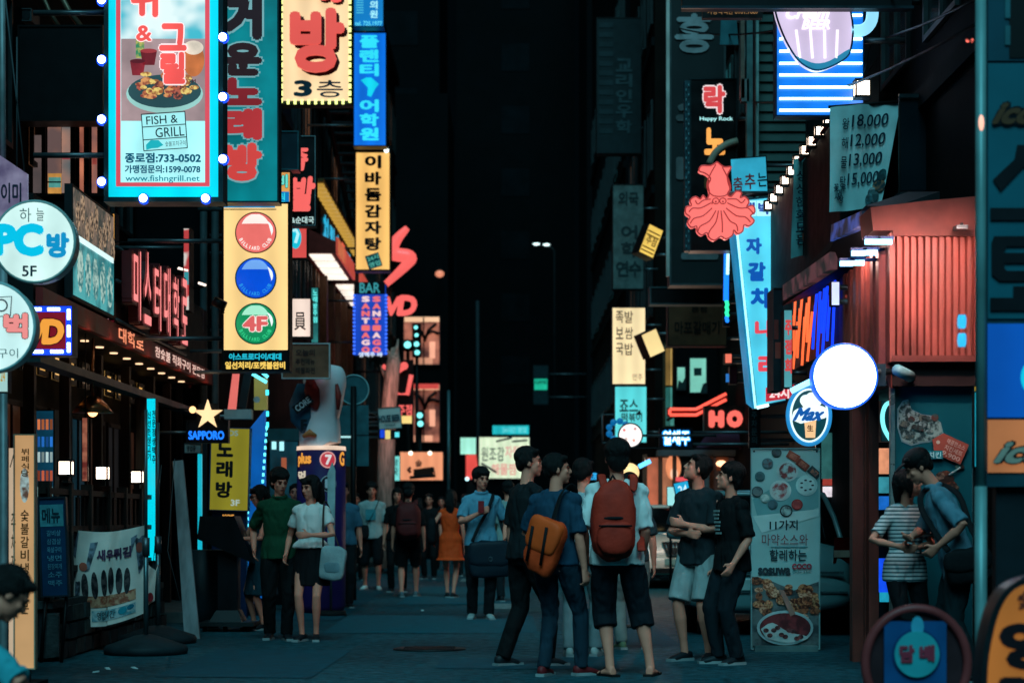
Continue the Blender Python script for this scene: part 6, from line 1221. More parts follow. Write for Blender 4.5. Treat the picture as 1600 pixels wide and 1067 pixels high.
for nm, a, b, v0, v1, n1, mt in (('bottom_trim', 1392, 1530, 556, 566, .07, RT), ('top_lip', 1392, 1530, 362, 371, .08, RT)): mb = MB(); mb.box(pf.p(a, v1, -.05), pf.p(b, v0, n1)); mb.build(nm, r, mt)
mb = MB(); q = [pf.p(u, v, .06) for u, v in ((1362, 362), (1530, 361), (1530, 308), (1440, 316), (1358, 326))]; mb.prism(q, [p + V((0, .5, 0)) for p in q]); mb.build('top_trim', r, RT)
mb = MB(); mb.box(pf.p(1388, 566, -.05), pf.p(1396, 366, .06)); mb.build('corner_trim', r, RC)
# side return: ribs receding along the street
Xc = PX(1389, dF); vs = []; ys = []
for i in range(7):
    for f, h in ((0, 0), (.3, 0), (.42, 1), (.9, 1)): ys.append((dF + .05 + 1.85 * (i + f) / 7, .05 * h))
zb, ztp = PZ(572, dF), PZ(384, dF); mb = MB()
for y_, h in ys: vs += [(Xc - h, y_, zb), (Xc - h, y_, ztp)]
mb.add(vs, [(2 * i, 2 * i + 2, 2 * i + 3, 2 * i + 1) for i in range(len(ys) - 1)], False); mb.build('corrugated_sheet', r, RC)
mb = MB(); mb.box((Xc + .02, dF + .02, zb - .15), (4.0, dF + 1.95, ztp + .3)); mb.build('core', r, mat('#2a1c1c', .7, key='core'))
mb = MB(); q = [P(1366, 590, 15.9), P(1392, 606, 15.6), P(1392, 572, 15.6), P(1362, 560, 15.95)]; mb.prism(q, [p + V((.08, .12, 0)) for p in q]); mb.build('base_flare', r, RC)
# cantilever sloping canopy from the red front along the street
mb = MB(); q = [P(1400, 322, 15.9), P(1352, 322, 16.2), P(1222, 455, 19.6), P(1222, 478, 19.6), P(1352, 392, 16.2), P(1400, 372, 15.9)]; mb.prism(q, [p + V((.35, .05, .12)) for p in q]); mb.build('side_canopy', r, mat('#1e2024', .6, var=.4, scale=2, key='scan'))
mb = MB(); q = [P(1300, 378, 17.4), P(1350, 352, 16.15), P(1350, 330, 16.15), P(1302, 352, 17.4)]; mb.prism([p + V((-.02, -.02, 0)) for p in q], [p + V((.05, .02, 0)) for p in q]); mb.build('blue_poster', r, glowp('#10203c', '#3a5ab8', .55, 6))
mb = MB(); q = [P(1226, 470, 19.5), P(1300, 420, 17.4), P(1300, 394, 17.4), P(1226, 446, 19.5)]; mb.prism([p + V((-.02, -.02, 0)) for p in q], [p + V((.05, .02, 0)) for p in q]); mb.build('pink_poster', r, glowp('#1a2428', '#70444c', .5, 5))
# lamp bars with blue white heads lighting the ribs
for i, (u, v) in enumerate(((1362, 378), (1341, 396), (1323, 412), (1383, 378), (1360, 395), (1340, 411))):
    c = P(u, v, 15.45 + .12 * (i % 3)); rr = thing('flood_lamp', '%s blue white flood lamp on the corner of the corrugated front' % ('upper left', 'middle left', 'lower left', 'upper right', 'middle right', 'lower right')[i], 'lamp', c, 'flood lamps on the corrugated corner')
    mb = MB(); mb.box(c + V((-.05, -.02, -.018)), c + V((.05, .02, .018))); mb.build('head', rr, glow('#80d0ff', 5.0, 0)); mb = MB(); mb.box(c + V((-.06, -.03, .019)), c + V((.06, .04, .04))); mb.tube([c + V((0, .03, .03)), V((Xc + .06, c.y + .25, c.z + .06))], .012, 5); mb.build('hood', rr, mat('#1a3a6a', .4, key='fhd'))
for u, v, e in ((1322, 405, 5), (1338, 392, 4)):
    sp = bpy.data.lights.new('flood_lamp_light', 'POINT'); sp.energy = e * 1.15; sp.color = (1, .62, .55); sp.shadow_soft_size = .05
    so = bpy.data.objects.new('flood_lamp_light', sp); COL.objects.link(so); so.location = P(u, v, 16.3)
for u, v, e, tu in ((1362, 352, 22, 14.9), (1425, 344, 22, 14.7), (1500, 340, 55, 14.7)):
    sp = bpy.data.lights.new('flood_lamp_light', 'SPOT'); sp.energy = e * 1.15; sp.color = (1, .62, .55); sp.spot_size = radians(120); sp.spot_blend = .8; sp.shadow_soft_size = .05
    so = bpy.data.objects.new('flood_lamp_light', sp); COL.objects.link(so); so.location = P(u, v, tu); so.rotation_euler = (radians(56), 0, 0); 
r, pl = boxsign('wall_light', 'hooded lamp lighting the right end of the corrugated front', 'lamp', 1494, 352, 1512, 358, 15.2, None, STEEL, th=.1, rim=1); mb = MB(); mb.tube([pl.p(1503, 354, -.05), V((PX(1503, 15.6), 15.6, PZ(350, 15.6)))], .015, 5); mb.build('arm', r, STEEL)
# posts of the corner shop
r = thing('red_post', 'tall dull red steel post left of the glass food panel', 'post', (PX(1352, 16.6), 16.6, 0)); RP = mat('#6c3a32', .55, var=.35, scale=3, vscale=(2, 2, .5), key='redpost')
mb = MB(); mb.box((PX(1326, 17.2), 17.0, 0), (PX(1347, 17.2), 17.15, PZ(560, 17.2))); mb.box((PX(1343, 17.2), 16.95, .0), (PX(1352, 17.2), 17.0, PZ(560, 17.2))); mb.build('flange', r, RP)
mb = MB(); mb.box((PX(1358, 16.8), 16.8, 0), (PX(1373, 16.8), 16.95, PZ(580, 16.8))); mb.build('web', r, RP)
mb = MB(); mb.box((PX(1349, 17.1), 17.02, 0), (PX(1357, 17.1), 17.1, PZ(570, 17.1))); mb.build('shadow_gap', r, BLACK)
# glass panel with food stickers
r = thing('glass_panel', 'teal glass shop panel with food stickers and a price tag under the corrugated front', 'shop window', (PX(1460, 15.7), 15.7, 0)); pg = front(15.72)
mb = MB(); mb.box(pg.p(1396, 1050, 0), pg.p(1526, 566, -.05)); mb.build('panel', r, mat('#0c525c', .4, var=.12, scale=1.5, spec=.2, key='tealglass'))
mb = MB(); mb.box(pg.p(1389, 1056, .0), pg.p(1396, 566, .06)); mb.box(pg.p(1519, 1056, .0), pg.p(1526, 566, .06)); mb.box(pg.p(1396, 572, 0), pg.p(1519, 566, .06)); mb.build('frame', r, mat('#7aa0a0', .3, metal=.6, key='alu'))
st = [(1404, 668), (1404, 640), (1412, 628), (1420, 626), (1424, 640), (1440, 648), (1456, 650), (1468, 660), (1472, 676), (1464, 682), (1456, 688), (1440, 690), (1424, 694), (1410, 688)]
poly(r, pg, 'sticker_edge', [(1438 + (u - 1438) * 1.06, 660 + (v - 660) * 1.07) for u, v in st], mat('#7a9a9c', .6, key='ste'), n=.004, th=.003); poly(r, pg, 'food_sticker', st, prnt('#22383a', '#8aa098', 30), n=.008, th=.003)
for i in range(14): disc(r, pg, 'food_sticker', 1412 + random.uniform(0, 50), 655 + random.uniform(-6, 28), random.uniform(4, 9), random.uniform(3, 6), prnt(('#8a9a94', '#2c2824', '#6a6a5c', '#5c342c')[i % 4], '#3c4a48', 30), n=.010 + .0006 * i, th=.003, seg=9)
tg = tilted(15.72, 1480, 700, -24); poly(r, tg, 'price_tag', [(1452, 698), (1464, 682), (1508, 682), (1508, 716), (1464, 716)], mat('#a84e40', .6, var=.1, key='ptag'), n=.03, th=.004); disc(r, tg, 'tag_hole', 1462, 698, 3, 3, mat('#c8b0a0', .6, key='thole'), n=.034, th=.003, seg=10)
for i, s_ in enumerate(('매콤한소스', '치킨세트', '9,900')): T(r, tg, s_, 1474, 686 + 10 * i, 1504, 694 + 10 * i, mat('#d8a898', .6, key='ptx'), n=.036, bold=.02)
rect(r, pg, 'small_plate', 1446, 704, 1472, 717, mat('#1a7a84', .5, key='spl'), n=.034, th=.004); T(r, pg, '치킨', 1449, 706, 1469, 716, mat('#a8d8d8', .6, key='spl2'), n=.04, bold=.02)
for i in range(10): disc(r, pg, 'food_sticker', 1480 + random.uniform(-22, 20), 742 + random.uniform(-14, 22), random.uniform(5, 10), random.uniform(4, 7), prnt(('#8a6a58', '#3a2018', '#7a3c28', '#4a6a60')[i % 4], '#2c1c18', 30), n=.012 + .0006 * i, th=.003, seg=9)
line(r, pg, 'drawn_straw', [(1482, 742), (1500, 730)], .008, mat('#8aa0a0', .5, key='strw'), n=.02)
r = thing('cctv_camera', 'white security camera at the top left of the glass food panel', 'camera', P(1412, 584, 15.6)); mb = MB(); mb.tube([P(1402, 578, 15.35), P(1422, 588, 15.55)], .045, 10); mb.build('body', r, mat('#8ab4b8', .4, key='cctv')); mb = MB(); mb.tube([P(1424, 592, 15.55), P(1430, 586, 15.72)], .02, 6); mb.build('arm', r, BLACK)
# the shop interior between the post and the panel
r = thing('shop_interior', 'lit shelves and drinks glimpsed between the red post and the glass panel', 'shop shelf', (PX(1378, 18.6), 18.6, 0)); pe = front(18.6)
mb = MB(); mb.box(pe.p(1364, 985, -.3), pe.p(1394, 600, -.25)); mb.build('back_panel', r, mat('#0c1a1e', .6, key='sibp'))
for u0, v0, u1, v1, h, s_ in ((1375, 700, 1390, 740, '#f0a078', .9), (1372, 745, 1392, 770, '#3a98a8', .8), (1374, 775, 1392, 796, '#1a6ac8', .9), (1374, 872, 1390, 925, '#1450f0', 1.0), (1376, 925, 1390, 940, '#20a8c8', .8)): rect(r, pe, 'lit_stock', u0, v0, u1, v1, glow(h, s_, .3, False, 9), n=.0, th=.06)
for v in (742, 772, 800): mb = MB(); mb.box(pe.p(1368, v + 2, .05), pe.p(1394, v, -.2)); mb.build('shelf', r, DARK)
r = thing('bar_window', 'cyan and white lit bar window seen above the dark hatchback', 'window', P(1312, 780, 24.0)); pe = front(24.0)
mb = MB(); mb.box(pe.p(1276, 800, -.06), pe.p(1345, 640, -.1)); mb.build('back_panel', r, mat('#0a1418', .4, key='dcol'))
for u0, v0, u1, v1, h, s_ in ((1286, 760, 1322, 776, '#f0e4ec', 1.0), (1328, 776, 1338, 800, '#2090ff', 1), (1326, 686, 1334, 712, '#1888e8', 1), (1284, 676, 1300, 748, '#3a7a78', .5), (1286, 748, 1300, 758, '#c04a40', .6)): rect(r, pe, 'lit_pane', u0, v0, u1, v1, glow(h, s_, .3, False, 9), n=.0, th=.03)
rect(r, pe, 'dark_column', 1306, 615, 1322, 760, BLACK, n=.06, th=.08); line(r, pe, 'light_tube', [(1326, 660), (1326, 735)], .014, glow('#40c8e8', 1.1, 0, False), n=.05)
mb = MB(); mb.box((pe.p(1276, 0).x, 24.05, 0), (pe.p(1345, 0).x, 24.1, pe.p(0, 800).z)); mb.build('wall', r, WALLS['k'])
r, pl = boxsign('oval_sign', 'cyan and white oval sign half hidden left of the glass panel', 'sign', 1376, 622, 1398, 690, 17.6, glow('#0a3038', .6, .1, False), BLACK, th=.1, rim=.5); line(r, pl, 'lit_arc', smooth_path([(1396, 628), (1384, 632), (1378, 648), (1380, 668), (1390, 686), (1396, 692)], 4), .02, glow('#80f0f4', 1.3, 0, False), n=.03); mb = MB(); mb.tube([pl.p(1396, 640, -.05), V((PX(1400, 17.6), 17.9, PZ(640, 17.6)))], .02, 6); mb.build('bracket', r, STEEL)
# ---- big white round lamp sign and oval beer sign
r, pl = roundsign('round_lamp_sign', 'big blank white glowing round sign with a blue rim above the dark car', 1320, 588, 50, 15.2, glow('#e4f6ff', 9.0, 0, True), glow('#2468f0', 1.1, .1), th=.18, arm=None)
mb = MB(); mb.tube([pl.p(1366, 580, -.1), V((PX(1392, 15.7), 15.66, PZ(580, 15.6)))], .03, 6); mb.build('bracket', r, STEEL); rect(r, pl, 'back_plate', 1350, 565, 1392, 600, mat('#22343a', .5, key='bkp'), n=-.2, th=.05)
line(r, front(15.5), 'arm_lamp', [(1236, 611), (1268, 595)], .022, glow('#90e0ff', 2.2, 0), n=0)
r = thing('oval_beer_sign', 'oval draught beer sign with a glass picture and script name', 'sign', P(1264, 692, 15.8)); po = front(15.8)
c = ell(1264, 649, 33, 45, 44); mb = MB(); mb.prism([po.p(u, v, 0) for u, v in c], [po.p(u, v, -.14) for u, v in c]); mb.build('drum', r, mat('#0c4a78', .4, key='obd'))
mb = MB(); mb.tube([po.p(u, v, .0) for u, v in c + c[:1]], .016, 6, cap=False); mb.build('rim', r, glow('#2890d0', .9, .1, False)); disc(r, po, 'white_edge', 1264, 649, 30, 42, glow('#e0fbfb', 1.2, .05), n=.012, th=.01, seg=40)
disc(r, po, 'dark_field', 1264, 649, 27, 39, glow('#104a50', .7, .15, False), n=.02, th=.006, seg=40)
poly(r, po, 'glass', [(1254, 630), (1276, 630), (1273, 684), (1258, 684)], glow('#f8c890', 1.0, .12, False), n=.026, th=.004)
for u, v, a, b in ((1258, 626, 9, 9), (1268, 622, 10, 9), (1276, 627, 7, 8), (1264, 632, 12, 6)): disc(r, po, 'foam', u, v, a, b, glow('#e8fbf8', 1.05, .05, False), n=.031 + .0003 * u / 100, th=.004, seg=18)
poly(r, po, 'white_swash', smooth_path([(1236, 656), (1240, 642), (1256, 636), (1280, 634), (1291, 640), (1290, 652), (1276, 656), (1250, 662)], 3), glow('#e8fbfb', 1.1, .05, False), n=.037, th=.004)
T(r, po, 'Max', 1242, 637, 1286, 658, glow('#0a5aa8', .9, 0, False), n=.044, bold=.06, slant=.25); T(r, po, '生', 1260, 664, 1270, 674, mat('#7a3a1c', .5, key='drf'), n=.034, bold=.03)
mb = MB(); mb.tube([po.p(1290, 620, -.08), P(1356, 600, 15.7)], .02, 6); mb.tube([P(1356, 600, 15.7), V((PX(1392, 15.7), 15.68, PZ(598, 15.7)))], .02, 6); mb.build('bracket', r, STEEL)
# ---- orange and blue neon bars seen edge on
r = thing('edge_neon_sign', 'orange and blue neon letters seen nearly edge on above the oval beer sign', 'sign', (2.9, 19.4, 2.7)); 
pe = side(2.95, -1)
mb = MB(); mb.box((2.96, 18.0, 2.75), (3.05, 21.6, 3.5)); mb.build('board', r, BLACK)
for i in range(10):
    y_ = 21.5 - i * .17; mb = MB(); mb.tube([(2.9 - .02 * (i % 2), y_, 2.72 + .1 * (i % 3)), (2.92, y_ - .05, 3.2 + .12 * ((i * 7) % 3))], .013, 6); mb.build('orange_tube', r, glow('#ff6a3a', 1.2, .1))
for i in range(9):
    y_ = 19.75 - i * .15; mb = MB(); mb.tube([(2.9 - .02 * (i % 2), y_, 2.72 + .1 * ((i + 1) % 3)), (2.92, y_ - .04, 3.24 + .1 * ((i * 5) % 3))], .013, 6); mb.build('blue_tube', r, glow('#1440ff', 1.4, .1))
r, pl = boxsign('white_flare_sign', 'small violet white lit sign under the flood lamps', 'sign', 1298, 440, 1312, 478, 17.2, glow('#b8c8ff', 1.3, .2), BLACK, th=.1, rim=1, arm=2.95); mb = MB(); 
r, pl = boxsign('dark_blade_sign', 'dark vertical sign seen edge on in front of the long leaning sign', 'sign', 1208, 450, 1224, 610, 21.0, mat('#16282e', .5, var=.4, key='dbl'), mat('#243a40', .5, key='dbl2'), th=.5, rim=1, arm=2.98)
rect(r, pl, 'salmon_block', 1211, 535, 1223, 560, mat('#9a4a40', .5, key='sbl'), n=.012); rect(r, pl, 'salmon_block', 1209, 500, 1216, 530, mat('#6a3430', .5, key='sbl2'), n=.014)
r, pl = boxsign('red_blade_sign', 'white and red vertical sign end right of the dark blade sign', 'sign', 1224, 484, 1238, 606, 20.6, glow('#5ab0b8', .7, .2, False), DARK, th=.2, rim=1, arm=2.98)
for i, ch in enumerate('주점회'): T(r, pl, ch, 1226, 500 + 30 * i, 1237, 524 + 30 * i, glow('#d84848', .9, .1, False), n=.014, bold=.06)
# ---- tall pole sign at the right edge
r = thing('pole_sign', 'tall pole sign at the right edge with huge black letters over a blue panel', 'sign', (PX(1600, 10), 10, 0)); pr = front(10.0)
PM = mat('#6a9494', .4, var=.3, scale=3, metal=.2, key='rpole')
mb = MB(); mb.tube([pr.p(1531, 760, .02), pr.p(1531, -60, .02)], .026, 12); mb.tube([V((PX(1531, 10), 9.98, 0)), pr.p(1531, 760, .02)], .03, 12); mb.build('pole', r, PM)
mb = MB(); mb.prism([pr.p(u, v, 0) for u, v in ((1541, 760), (1760, 760), (1760, -60), (1541, -60))], [pr.p(u, v, -.18) for u, v in ((1541, 760), (1760, 760), (1760, -60), (1541, -60))]); mb.build('cabinet', r, mat('#143c46', .5, key='rcab'))
rect(r, pr, 'upper_panel', 1543, 100, 1756, 498, mat('#0c5a68', .5, var=.15, scale=2, key='rup'), n=.01, th=.01); rect(r, pr, 'top_panel', 1543, -58, 1756, 96, mat('#0a4250', .5, var=.2, scale=3, key='rtp'), n=.01, th=.01)
rect(r, pr, 'top_letter', 1576, -40, 1756, 92, BLACK, n=.016, th=.006); 
for v in (0, 42): rect(r, pr, 'top_slot', 1569, v, 1577, v + 30, mat('#2a6068', .5, key='rsl'), n=.02, th=.006)
LTT = mat('#070d14', .5, key='ltt')
T(r, pr, 'ico', 1556, 162, 1620, 196, mat('#5a3a26', .5, key='icobr'), n=.02, bold=.05, slant=.3, outline=(LTT, .08))
poly(r, pr, 'huge_letter', [(1588, 228), (1604, 228), (1606, 246), (1650, 288), (1640, 300), (1598, 262), (1562, 300), (1550, 282), (1584, 250)], LTT, n=.022)
rect(r, pr, 'huge_letter', 1546, 326, 1750, 345, LTT, n=.022); poly(r, pr, 'huge_letter', [(1552, 370), (1750, 370), (1750, 386), (1572, 386), (1568, 392), (1568, 396), (1750, 396), (1750, 412), (1568, 412), (1568, 420), (1572, 424), (1750, 424), (1750, 440), (1560, 440), (1548, 430), (1548, 380)], LTT, n=.022)
poly(r, pr, 'huge_letter', [(1546, 466), (1582, 466), (1582, 448), (1600, 448), (1600, 466), (1750, 466), (1750, 486), (1546, 486)], LTT, n=.022)
rect(r, pr, 'blue_panel', 1543, 506, 1756, 652, glow('#0656b8', .7, .15, True, 1.5), n=.01, th=.01); disc(r, pr, 'cyan_spot', 1612, 590, 18, 26, glow('#10c0e0', .95, .1, False), n=.016); rect(r, pr, 'orange_panel', 1543, 656, 1756, 738, glow('#c07a4c', .62, .15, True, 3), n=.01, th=.01)
T(r, pr, 'ico', 1560, 690, 1640, 724, mat('#a89a8a', .5, key='ico2'), n=.02, bold=.04, slant=.3, outline=(LTT, .06))
mb = MB(); mb.ball(pr.p(1530, 195, .045), (.014, .008, .04), 8, 6); mb.build('warm_lamp', r, glow('#ffb8a0', 1.4, 0)); 
for v in (490, 520): mb = MB(); mb.tube([pr.p(1526, v, -.4), pr.p(1536, v, -.4)], .035, 12); mb.build('glowing_mirror', r, glow('#30b0e8', 1.2, .2, False))  # mirrors given a glow of their own in place of a reflection
mb = MB(); mb.box((PX(1560, 10), 10.05, 0), (PX(1740, 10), 10.13, PZ(760, 10))); mb.build('lower_box', r, mat('#0c1a20', .6, key='rlb'))
r = thing('bulb_string', 'two tiny red bulbs on the pole at the right edge', 'string lights', P(1516, 64, 10.3)); mb = MB(); mb.tube([P(1508, 62, 10.3), P(1526, 66, 10.05)], .004, 5); mb.build('cord', r, BLACK)
for u in (1512, 1519): mb = MB(); mb.ball(P(u, 64, 10.25), .008, 8, 6); mb.build('bulb', r, glow('#ff7060', 2.2, 0, False))
r, pl = boxsign('cyan_poster', 'narrow cyan lit poster squeezed between the glass panel and the pole sign', 'sign', 1521, 612, 1540, 730, 15.0, glow('#20b0c8', .95, .3, False, 5), BLACK, th=.05, rim=1); mb = MB(); mb.box((PX(1523, 15), 15.02, 0), (PX(1538, 15), 15.06, PZ(730, 15))); mb.build('leg', r, BLACK); rect(r, pl, 'yellow_band', 1522, 604, 1539, 611, glow('#b89a30', .7, .1, False), n=.02)
# ---- round tobacco sign and rounded yellow sign in the foreground
r = thing('tobacco_sign', 'round red framed tobacco sign with a blue plate and cyan disc standing in the foreground', 'sign', (PX(1432, 9.6), 9.6, 0)); pt = front(9.6); k = 9.6 / F
o = ell(1432, 1036, 80, 86, 40); mb = MB(); mb.tube([pt.p(u, v, 0) for u, v in o + o[:1]], .022, 10, cap=False); mb.build('ring', r, mat('#7c3434', .35, var=.2, key='tring'))
disc(r, pt, 'back_disc', 1432, 1036, 77, 83, mat('#301c20', .5, key='tbk'), n=-.01, th=.05, seg=40); rect(r, pt, 'blue_plate', 1381, 970, 1478, 1100, mat('#0c4878', .45, var=.2, scale=5, key='tbp'), n=.012, th=.015)
disc(r, pt, 'blue_ring', 1431, 1021, 38, 39, mat('#0a3460', .45, key='tbr'), n=.02, seg=36); disc(r, pt, 'cyan_disc', 1431, 1021, 35, 36, mat('#2c98a0', .45, var=.12, scale=9, key='tcd'), n=.03, seg=36)
T(r, pt, '담', 1403, 1006, 1427, 1034, mat('#8c3040', .5, key='tlt'), n=.036, bold=.06); T(r, pt, '배', 1434, 1006, 1458, 1032, mat('#8c3040', .5, key='tlt'), n=.036, bold=.06)
poly(r, pt, 'grip_hole', ell(1420, 962, 14, 6, 16), BLACK, n=.02)
disc(r, pt, 'flame_mark', 1432, 978, 10, 16, mat('#3a98b0', .5, key='flm'), n=.024, seg=14)
mb = MB(); mb.tube([(PX(1432, 9.6), 9.62, 0), (PX(1432, 9.6), 9.62, .06), (PX(1432, 9.6), 9.62, .1)], [.22, .22, .08], 20); mb.tube([(PX(1432, 9.6), 9.62, .08), (PX(1432, 9.6), 9.62, PZ(1118, 9.6))], .03, 8); mb.build('base', r, RUBBER)
r = thing('rounded_sign', 'rounded yellow sign with thick black rim cut off by the lower right corner', 'sign', (PX(1640, 8.2), 8.2, 0)); pt = front(8.2)
def rr_(g): return smooth_path([(1532 + g, 1200), (1532 + g, 1060), (1540 + g, 990 + g * .5), (1558 + g * .8, 936 + g * .8), (1590 + g * .3, 906 + g), (1650, 894 + g), (1710 - g * .3, 906 + g), (1745 - g, 960 + g), (1752 - g, 1060), (1752 - g, 1200)], 4)
poly(r, pt, 'rim', rr_(0), mat('#0c1a1e', .4, key='yrim'), n=.02, th=.16); poly(r, pt, 'face_panel', rr_(9), glow('#d08038', .42, .15, True, 3), n=.03, th=.01)
YI = mat('#1c1218', .5, key='yink'); T(r, pt, '양', 1557, 968, 1660, 1046, YI, n=.036, bold=.07); T(r, pt, '꼬', 1550, 1056, 1650, 1130, YI, n=.036, bold=.07); T(r, pt, '숯', 1586, 922, 1610, 952, mat('#6a2c24', .5, key='yr'), n=.036, bold=.05)
mb = MB(); mb.box((PX(1560, 8.2), 8.25, 0), (PX(1730, 8.2), 8.4, PZ(1196, 8.2))); mb.build('base', r, BLACK)
# ---- roll-up food board before the dark car
r, pl = boxsign('rollup_board', 'pale roll-up board printed with sauces and fried chicken in front of the dark car', 'sign board', 1173, 700, 1281, 1014, 18.4, None, mat('#7ca0a0', .5, key='rub'), th=.03, rim=1.2)
rect(r, pl, 'printed_sheet', 1174, 701, 1280, 1013, mat('#86b0ae', .6, var=.10, scale=3, key='rus'), n=.006, th=.004)
poly(r, pl, 'print_slab', [(1176, 780), (1230, 748), (1279, 740), (1279, 792), (1190, 832)], mat('#5c9496', .6, var=.1, key='rusl'), n=.010, th=.003); poly(r, pl, 'print_slab', [(1176, 806), (1190, 832), (1279, 806), (1279, 795)], mat('#a0c4c0', .6, var=.1, key='rusl2'), n=.012, th=.003)
DI = mat('#23343a', .6, key='rink')
for i, (u, v, q, h1, h2) in enumerate(((1213, 707, 8, '#2c4a4c', '#16282c'), (1199, 724, 9, '#4a7478', '#4a2c30'), (1187, 744, 8, '#38686c', '#2a5054'), (1230, 736, 17, '#9ab8b4', '#6c2c2c'), (1219, 766, 17, '#a8c0bc', '#8a3a3c'), (1260, 758, 17, '#9ac4c0', '#a8ccc8'), (1183, 768, 9, '#3a4c50', '#5a6c6c'), (1195, 778, 8, '#7aa09c', '#b8ccc4'), (1207, 788, 8, '#3c6068', '#2a484c'), (1228, 798, 10, '#2a3438', '#90b0ac'), (1245, 788, 9, '#8a3434', '#a84840'))):
    disc(r, pl, 'dish_print', u, v, q, q * .95, mat(h1, .6, key='dp' + h1), n=.016 + .0004 * i, th=.003, seg=20); disc(r, pl, 'dish_print', u, v, q * .8, q * .76, prnt(h2, h1, 18), n=.022 + .0004 * i, th=.003, seg=18)
for (u, v, a, h) in ((1239, 713, 30, '#8a4434'), (1254, 726, 38, '#7a3c30'), (1272, 738, 42, '#243c40')):
    q = tilted(18.4, u, v, -a); rect(r, q, 'dish_print', u - 10, v - 6, u + 10, v + 6, mat(h, .6, key='bx' + h), n=.018, th=.003); rect(r, q, 'dish_print', u - 6, v - 4, u + 6, v + 4, prnt('#a86048', h, 30), n=.022, th=.003)
for i in range(7): a = i * .9; disc(r, pl, 'dish_print', 1260 + 9 * cos(a), 758 + 8 * sin(a), 2.4, 1.4, DI, n=.028, th=.003, seg=8)
T(r, pl, '11가지', 1202, 812, 1246, 828, DI, n=.018, bold=.02); T(r, pl, '마약소스와', 1190, 834, 1262, 852, mat('#7a4a50', .6, key='rpk'), n=.018, bold=.0, outline=None); T(r, pl, '할레하는', 1202, 858, 1260, 876, DI, n=.018, bold=.02)
rect(r, pl, 'underline', 1204, 853.5, 1262, 855, mat('#4a8488', .6, key='rul'), n=.015, th=.003)
T(r, pl, 'sosuwa', 1184, 886, 1235, 898, DI, n=.018, bold=.06); T(r, pl, 'COCO', 1237, 880, 1268, 889, mat('#a03844', .6, key='rco'), n=.018, bold=.06); T(r, pl, 'Chicken & Beer', 1238, 891, 1268, 895, DI, n=.018, bold=0)
poly(r, pl, 'print_field', [(1175, 900), (1200, 905), (1240, 922), (1279, 908), (1279, 1012), (1175, 1012)], prnt('#2c3c40', '#5c6c6c', 8), n=.012, th=.003)
CK = [prnt('#4a1c10', '#b87850', 40), prnt('#7a3c20', '#c89068', 46), prnt('#3a1810', '#98583c', 40), prnt('#8a4a2c', '#d8a888', 50)]
for i in range(46): u = random.uniform(1180, 1275); v = random.uniform(906, 958); v += 14 * ((u - 1180) / 95); disc(r, pl, 'chicken_print', u, min(v, 968), random.uniform(5, 10), random.uniform(4, 8), CK[i % 4], n=.016 + .0003 * i, th=.003, seg=9)
disc(r, pl, 'bowl_print', 1226, 980, 44, 27, mat('#9ab8b8', .6, key='bwl'), n=.032, th=.003); disc(r, pl, 'bowl_print', 1226, 980, 40, 23, prnt('#4a1c20', '#7a3034', 12), n=.036, th=.003); poly(r, pl, 'bowl_print', smooth_path([(1188, 982), (1206, 972), (1230, 986), (1262, 994), (1248, 1001), (1222, 1003), (1196, 996)], 3), mat('#a8c0bc', .6, key='bwl2'), n=.040, th=.003)
for i in range(10): disc(r, pl, 'bowl_print', 1196 + 6 * i, 984 + 7 * sin(i * 1.7) + i * .8, 4.5, 3.5, prnt('#3a1c20', '#7a4444', 30), n=.044 + .0003 * i, th=.003, seg=9)
poly(r, pl, 'chicken_print', [(1216, 920), (1224, 922), (1242, 958), (1234, 962)], mat('#9a7468', .6, key='bone'), n=.046, th=.003)
mb = MB(); mb.box((PX(1178, 18.4), 18.3, 0), (PX(1276, 18.4), 18.55, .05)); mb.build('foot', r, mat('#5a7c7c', .4, metal=.4, key='rft')); mb = MB(); mb.tube([(PX(1226, 18.4), 18.48, .05), (PX(1226, 18.4), 18.48, PZ(704, 18.4))], .012, 6); mb.build('pole', r, STEEL)
for u, v in ((1178, 705), (1276, 705), (1178, 1009), (1276, 1009)): disc(r, pl, 'corner_eyelet', u, v, 1.6, 1.6, DARK, n=.014, seg=8)
# ================================================================ CARS
def sring_xz(y, w_, z0, z1, e=3.2, n=24):
    o = []
    for k in range(n):
        a = 2 * pi * k / n; c, s_ = cos(a), sin(a)
        o.append((w_ * math.copysign(abs(c) ** (2 / e), c), y, (z0 + z1) / 2 + (z1 - z0) / 2 * math.copysign(abs(s_) ** (2 / e), s_)))
    return o
def sring_xy(z, w_, y0, y1, e=4.5, n=28):
    o = []
    for k in range(n):
        a = 2 * pi * k / n; c, s_ = cos(a), sin(a)
        o.append((w_ * math.copysign(abs(c) ** (2 / e), c), (y0 + y1) / 2 + (y1 - y0) / 2 * math.copysign(abs(s_) ** (2 / e), s_), z))
    return o
def loft(mb, rings, cap=True):
    n = len(rings[0]); vs = [p for r in rings for p in r]; fs = []
    for i in range(len(rings) - 1):
        for k in range(n): k2 = (k + 1) % n; fs.append((i * n + k, i * n + k2, (i + 1) * n + k2, (i + 1) * n + k))
    if cap: fs += [tuple(range(n - 1, -1, -1)), tuple(range((len(rings) - 1) * n, len(rings) * n))]
    return mb.add(vs, fs, True)
